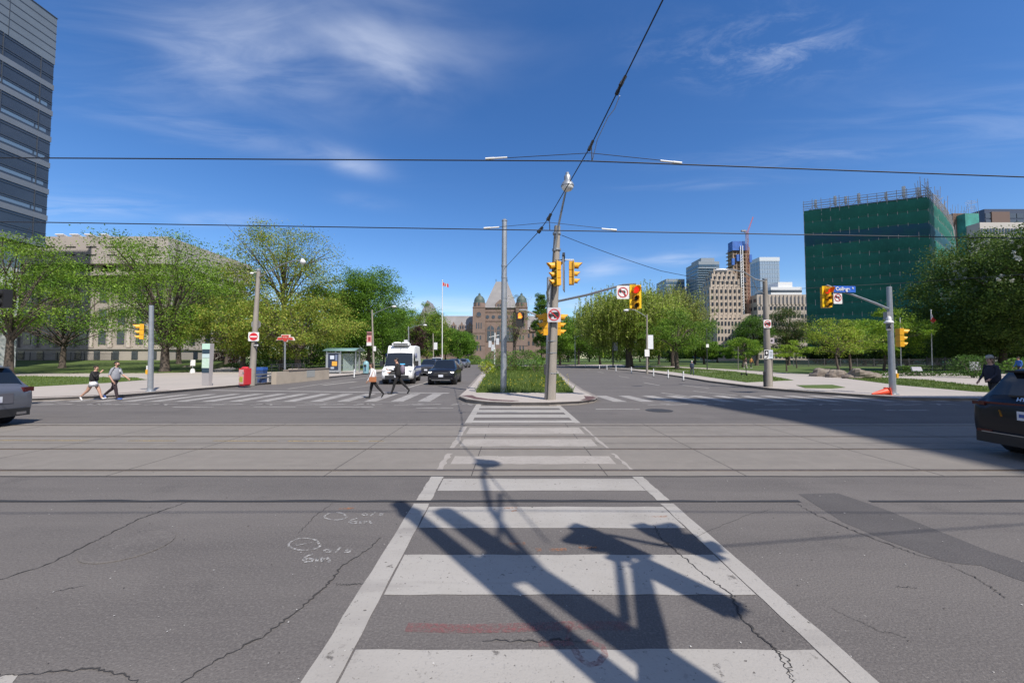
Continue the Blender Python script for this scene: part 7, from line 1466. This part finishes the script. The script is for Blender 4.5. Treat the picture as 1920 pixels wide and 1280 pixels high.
# ================================================================ PEOPLE
SKIN = mat('skin', (.48, .28, .2), .55, var=.05); SKIN2 = mat('skin_tan', (.40, .23, .155), .55)
def limb(p, a, l, side=0.0): return Vector(p) + Vector((math.sin(R(a)) * l, side, -math.cos(R(a)) * l))
def person(label, base, rz, h, legs, arms, mats, lean=6, hair='short', hairc=(.02, .015, .012), head_turn=0, head_tilt=0, fem=False, seat=0.0, group='pedestrians', bend=None):
    """legs: ((thigh, knee), ...) arms: ((upper, elbow, out), ...) in degrees, first = left side; mats: skin, top, trousers, shoes, forearm"""
    t = thing('person', label, 'person', base, rz, group); k = h / 1.75; V = []; E = []; Rd = []; Mi = []
    def v(p, r, par, m): V.append(Vector(p) * k); Rd.append(r * k if not hasattr(r, '__len__') else [x * k for x in r]); Mi.append(m); i = len(V) - 1; (E.append((par, i)) if par is not None else None); return i
    ln = lambda z: math.sin(R(lean)) * (z - .93)
    sh = .165 if fem else .19
    pel = v((0, 0, .94), (.15, .115), None, 2); wa = v((ln(1.1), 0, 1.1), (.135 if fem else .145, .1), pel, 1); ch = v((ln(1.3), 0, 1.3), (.155 if fem else .17, .115), wa, 1); up = v((ln(1.42), 0, 1.42), (.11, .085), ch, 1)
    nk = v((ln(1.5) + .01, 0, 1.5), .052, up, 0); jw = v((ln(1.56) + .03, 0, 1.565), (.062, .07), nk, 0); hd = v((ln(1.64) + .025, 0, 1.645), (.075, .092), jw, 0); tp = v((ln(1.72) + .015, 0, 1.715), (.058, .07), hd, 0)
    ns = v((ln(1.62) + .125, 0, 1.615), .012, hd, 0)
    HP = (ln(1.64) + .025, 0, 1.645)
    for s, (ta, kb) in zip((1, -1), legs):
        hp = v((0, s * .09, .9), .088, pel, 2); kn = limb((0, s * .095, .9), ta, .43); i = v(kn * .5 + Vector((0, s * .095, .9)) * .5, .092, hp, 2); i = v(kn, .072, i, 2)
        an = limb(kn, ta - kb, .42); cf = v(kn.lerp(an, .35) - Vector((.012, 0, 0)), .064 if mats.get('bare') is None else .055, i, 2 if mats.get('bare') is None else 0); i = v(an, .05 if mats.get('bare') is None else .04, cf, 2 if mats.get('bare') is None else 0)
        if mats.get('bare') is not None: Mi[i - 1] = 0; Mi[cf - 1] = 0
        fa = ta - kb + 90; hl = an + Vector((-.03, 0, -.045)); d = Vector((math.sin(R(fa)), 0, -math.cos(R(fa)))); i2 = v(an + d * .02 + Vector((0, 0, -.02)) * 1.0 - Vector((0, 0, 0)), .042, i, 3); i3 = v(an + d * .1 + Vector((math.sin(R(ta - kb)), 0, -math.cos(R(ta - kb)))) * .045, (.042, .032), i2, 3); v(an + d * .19 + Vector((math.sin(R(ta - kb)), 0, -math.cos(R(ta - kb)))) * .052, (.036, .024), i3, 3)
    for s, (ua, eb, out) in zip((1, -1), arms):
        so = Vector((ln(1.41), s * sh, 1.41)); i = v(so, .058, up, 1); el = so + Vector((math.sin(R(ua)) * .29, s * math.sin(R(out)) * .29, -math.cos(R(ua)) * .29)); i = v(so.lerp(el, .5), .049, i, 1); i = v(el, .042, i, 1)
        wr = el + Vector((math.sin(R(ua + eb)) * .25, -s * math.sin(R(max(0, eb - 30) * .35)) * .25, -math.cos(R(ua + eb)) * .25)); i = v(el.lerp(wr, .5), .037, i, mats.get('fore', 1)); i = v(wr, .027, i, mats.get('fore', 1))
        d = (wr - el).normalized(); pm = wr + d * .07; ip = v(pm, (.034, .02), i, 0); side = Vector((d.z, 0, -d.x)) if abs(d.y) < .9 else Vector((1, 0, 0))
        for f, (o_, L) in enumerate(((-.026, .062), (-.009, .072), (.009, .068), (.026, .052))):
            a_ = pm + side * o_ + d * .035; j = v(a_, .0095, ip, 0); j = v(a_ + d * L * .55 + Vector((0, -s * .008, 0)), .0085, j, 0); v(a_ + d * L + Vector((0, -s * .022, 0)), .007, j, 0)
        j = v(wr + side * .034 + d * .045, .011, i, 0); v(wr + side * .05 + d * .085, .009, j, 0)
    me = bpy.data.meshes.new('body'); me.from_pydata([tuple(x) for x in V], E, []); o = bpy.data.objects.new('body', me); C.objects.link(o)
    sk = o.modifiers.new('skin', 'SKIN'); sk.use_smooth_shade = True
    for i, r in enumerate(Rd): me.skin_vertices[0].data[i].radius = r if hasattr(r, '__len__') else (r, r)
    me.skin_vertices[0].data[0].use_root = True
    o.modifiers.new('sub', 'SUBSURF').levels = 1; o.modifiers['sub'].render_levels = 1
    dg = bpy.context.evaluated_depsgraph_get(); m2 = bpy.data.meshes.new_from_object(o.evaluated_get(dg)); bpy.data.objects.remove(o)
    for q in ('skin', 'top', 'leg', 'shoe'): m2.materials.append(mats[q])
    seg = [(V[a], V[b], Mi[b]) for a, b in E]; idx = []
    P_ = np.array([(a.x, a.y, a.z) for a, b, m in seg]); Q_ = np.array([(b.x, b.y, b.z) for a, b, m in seg]); MM = [m for a, b, m in seg]; D_ = Q_ - P_; L2 = (D_ ** 2).sum(1) + 1e-9
    for f in m2.polygons:
        c = np.array(f.center); tt = np.clip(((c - P_) * D_).sum(1) / L2, 0, 1); q = P_ + D_ * tt[:, None]; idx.append(MM[int(((c - q) ** 2).sum(1).argmin())])
    m2.polygons.foreach_set('material_index', idx); m2.name = 'body'
    ob = bpy.data.objects.new('body', m2); C.objects.link(ob); ob.parent = t
    zmin = min(v_.co.z for v_ in m2.vertices); t.location.z -= zmin
    hc = mat('hair_%d' % int(sum(hairc) * 1000), hairc, .6); g = MB(); q = Vector(HP) * k
    g.ball(q + Vector((-.012, 0, .03)) * k, (.098 * k, .088 * k, .085 * k), 14, 8)
    g.v = [(x + (.0 if z > q.z else -.012 * k) - (.05 * k if (x > q.x + .045 * k and z < q.z + .045 * k) else 0), y, z) for x, y, z in g.v]
    if hair == 'long': g.ball(q + Vector((-.06, 0, -.07)) * k, (.06 * k, .085 * k, .15 * k), 12, 8); g.ball(q + Vector((-.075, .02, -.16)) * k, (.045 * k, .07 * k, .1 * k), 10, 6)
    if hair == 'bun': g.ball(q + Vector((-.1, 0, .06)) * k, .045 * k, 10, 6)
    g.build('hair', hc, t, smooth='all')
    g = MB()
    for s in (-1, 1): g.ball(q + Vector((.085, s * .03, .0)) * k, .011 * k, 8, 5)
    g.build('eyes', mat('eye_dark', (.02, .015, .012), .3), t)
    g = MB()
    for s in (-1, 1): g.ball(q + Vector((-.005, s * .082, -.01)) * k, (.02 * k, .01 * k, .03 * k), 8, 5)
    g.build('ears', mats['skin'], t); g = MB(); g.box(q + Vector((.088, 0, -.052)) * k, (.012 * k, .045 * k, .01 * k)); g.build('mouth', mat('lips', (.3, .12, .1), .5), t)
    return t, k, lambda z: ln(z) * k
def cl(n, c, r=.85): return mat('cloth_' + n, c, r, var=.12, scale=14)
def px_h(y0, y1, Y): return (y1 - y0) * S(Y)
p = G(174, 750); hgt_ = px_h(686, 750, p.y)
t, k, lx = person('woman in black sweatshirt and white skirt walking right with a raised hand', p, R(8), hgt_ * 1.02, ((26, 6), (-24, 22)), ((-28, 12, 12), (38, 118, 8)), dict(skin=SKIN, top=cl('black', (.014, .013, .014)), leg=SKIN, shoe=cl('white_shoe', (.7, .7, .7), .6), bare=1), hair='bun', hairc=(.03, .018, .012), fem=True)
g = MB(); g.lathe([(.125 * k, 1.02 * k), (.15 * k, .9 * k), (.19 * k, .72 * k), (.175 * k, .73 * k)], (0, 0, 0), 18, squash=1.1); g.build('skirt', cl('white', (.72, .72, .74)), t, smooth='all'); g = MB(); g.lathe([(0.136 * k, 1.0 * k), (0.152 * k, 1.06 * k), (0.144 * k, 1.3 * k), (0.112 * k, 1.42 * k), (0.064 * k, 1.47 * k)], (0.016 * k, 0, 0), 16, squash=1.36); g.build('sweatshirt', MATS['cloth_black'], t, smooth='all')
p = G(214, 749); hgt_ = px_h(678, 749, p.y)
t, k, lx = person('bearded man in grey sweatshirt and dark trousers walking right', p, R(5), hgt_ * 1.02, ((-24, 26), (18, 5)), ((18, 38, 10), (-12, 42, 14)), dict(skin=SKIN, top=cl('grey', (.27, .28, .31)), leg=cl('dark_plum', (.03, .018, .022)), shoe=cl('blue_shoe', (.06, .12, .35), .6), fore=0), lean=3)
g = MB(); g.lathe([(0.132 * k, .9 * k), (0.148 * k, 1.0 * k), (0.148 * k, 1.25 * k), (0.120 * k, 1.4 * k), (0.056 * k, 1.49 * k)], (0.008 * k, 0, 0), 16, squash=1.36); g.build('sweatshirt', MATS['cloth_grey'], t, smooth='all'); g = MB(); g.ball((lx(1.56) + .06 * k, 0, 1.565 * k), (.05 * k, .058 * k, .045 * k), 10, 6); g.build('beard', mat('hair_47', (.02, .015, .012), .6), t, smooth='all'); g = MB(); g.box((lx(1.3) + .165 * k, .02 * k, 1.33 * k), (.02, .05 * k, .12 * k)); g.build('shirt_front', cl('white', (.72, .72, .74)), t)
p = G(699, 746.5); hgt_ = px_h(683, 746.5, p.y)
t, k, lx = person('woman in white top and dark trousers carrying a tan handbag on the crosswalk', p, R(200), hgt_ * 1.04, ((-32, 8), (12, 2)), ((14, 14, 6), (-12, 16, 8)), dict(skin=SKIN2, top=cl('white', (.72, .72, .74)), leg=cl('black', (.014, .013, .014)), shoe=cl('black_shoe', (.02, .02, .02), .6)), hair='long', hairc=(.03, .016, .01), fem=True)
g = MB(); g.box((.02 * k, .24 * k, .95 * k), (.34 * k, .1 * k, .24 * k)); bag = g.build('handbag', mat('tan_leather', (.34, .125, .05), .5, var=.1), t); g = MB(); g.tube([(-.12 * k, .24 * k, 1.05 * k), (-.03 * k, .17 * k, 1.4 * k), (.13 * k, .24 * k, 1.05 * k)], .012 * k, 6); g.build('strap', MATS['tan_leather'], bag); g = MB(); g.lathe([(0.120 * k, .98 * k), (0.136 * k, 1.05 * k), (0.132 * k, 1.28 * k), (0.096 * k, 1.42 * k)], (-.01 * k, 0, 0), 14, squash=1.36); g.build('blouse', MATS['cloth_white'], t, smooth='all')
p = G(746, 738.5); hgt_ = px_h(672, 738.5, p.y)
t, k, lx = person('man in black with patterned backpack crossing in front of the van', p, R(188), hgt_ * 1.04, ((22, 6), (-30, 14)), ((22, 80, 6), (18, 60, 8)), dict(skin=SKIN, top=cl('black', (.014, .013, .014)), leg=cl('black', (.014, .013, .014)), shoe=cl('black_shoe', (.02, .02, .02), .6)), lean=5)
g = MB(); g.ball((-.20 * k, 0, 1.2 * k), (.13 * k, .16 * k, .24 * k), 14, 9); bp = g.build('backpack', mat('backpack_pattern', (.25, .2, .26), .8, col2=(.07, .06, .08), scale=16), t, smooth='all'); g = MB()
for s in (-1, 1): g.tube([(-.14 * k, s * .1 * k, 1.4 * k), (.02 * k, s * .12 * k, 1.47 * k), (.14 * k, s * .12 * k, 1.25 * k), (.0, s * .17 * k, 1.05 * k)], .016 * k, 6)
g.build('strap', SBLACK, bp); g = MB(); g.lathe([(0.136 * k, .88 * k), (0.148 * k, 1.0 * k), (0.144 * k, 1.28 * k), (0.104 * k, 1.43 * k), (0.056 * k, 1.48 * k)], (0, 0, 0), 14, squash=1.36); g.build('jacket', MATS['cloth_black'], t, smooth='all')
p = G(1298, 703.5, .13); hgt_ = px_h(676.5, 703.5, p.y)
t, k, lx = person('white haired person in a navy jacket walking away on the right lawn', p, R(82), hgt_, ((16, 4), (-14, 10)), ((-14, 14, 10), (12, 14, 10)), dict(skin=SKIN, top=cl('navy', (.03, .04, .07)), leg=cl('slate', (.05, .06, .085)), shoe=cl('black_shoe', (.02, .02, .02), .6)), hairc=(.65, .63, .6)); g = MB(); g.lathe([(0.152 * k, .84 * k), (0.160 * k, 1.0 * k), (0.152 * k, 1.28 * k), (0.104 * k, 1.44 * k)], (0, 0, 0), 14, squash=1.36); g.build('jacket', MATS['cloth_navy'], t, smooth='all')
p = G(1398, 690.5, .13); t, k, lx = person('distant walker in dark top and pale trousers on the park path', p, R(-70), px_h(670.5, 690.5, p.y) * 1.02, ((14, 6), (-12, 10)), ((-12, 12, 8), (12, 12, 8)), dict(skin=SKIN, top=cl('maroon', (.06, .03, .035)), leg=cl('cream', (.5, .42, .38)), shoe=cl('white_shoe', (.7, .7, .7), .6)))
p = G(1408.5, 690.3, .13); t, k, lx = person('distant walker in orange top and dark trousers on the park path', p, R(-75), px_h(670.5, 690.3, p.y) * 1.02, ((-12, 8), (14, 6)), ((12, 12, 8), (-12, 12, 8)), dict(skin=SKIN2, top=cl('orange', (.45, .22, .06)), leg=cl('charcoal', (.03, .03, .032)), shoe=cl('white_shoe', (.7, .7, .7), .6)))
p = Vector((P(1912, 690, 33).x, 33, .13)); t, k, lx = person('person in bright blue top beyond the black SUV', p, R(170), 1.7, ((6, 2), (-6, 4)), ((-4, 30, 8), (6, 30, 8)), dict(skin=SKIN2, top=cl('blue', (.03, .12, .42)), leg=cl('charcoal', (.03, .03, .032)), shoe=cl('black_shoe', (.02, .02, .02), .6)))
# helmeted person on the right, legs hidden by the black SUV
p = Vector((P(1862, 700, 14.4).x, 14.4, 0))
t, k, lx = person('person in dark jacket and bicycle helmet facing left behind the black SUV', p, R(176), 1.80, ((14, 6), (-12, 10)), ((14, 40, 8), (6, 30, 8)), dict(skin=SKIN, top=cl('ink', (.018, .02, .035)), leg=cl('charcoal', (.03, .03, .032)), shoe=cl('black_shoe', (.02, .02, .02), .6)), lean=6, hair='long', hairc=(.14, .09, .05))
g = MB(); q = Vector((lx(1.64) + .015, 0, 1.70 * k)); g.lathe([(.11 * k, -.02 * k), (.118 * k, .02 * k), (.1 * k, .08 * k), (.055 * k, .11 * k), (.02 * k, .12 * k)], q, 14, squash=.84); g.build('helmet', mat('helmet_grey', (.1, .095, .085), .5, col2=(.4, .38, .34), scale=12), t, smooth='all'); g = MB(); g.lathe([(0.152 * k, .84 * k), (0.164 * k, 1.0 * k), (0.160 * k, 1.28 * k), (0.104 * k, 1.43 * k)], (.02, 0, 0), 14, squash=1.36); g.build('jacket', MATS['cloth_ink'], t, smooth='all')
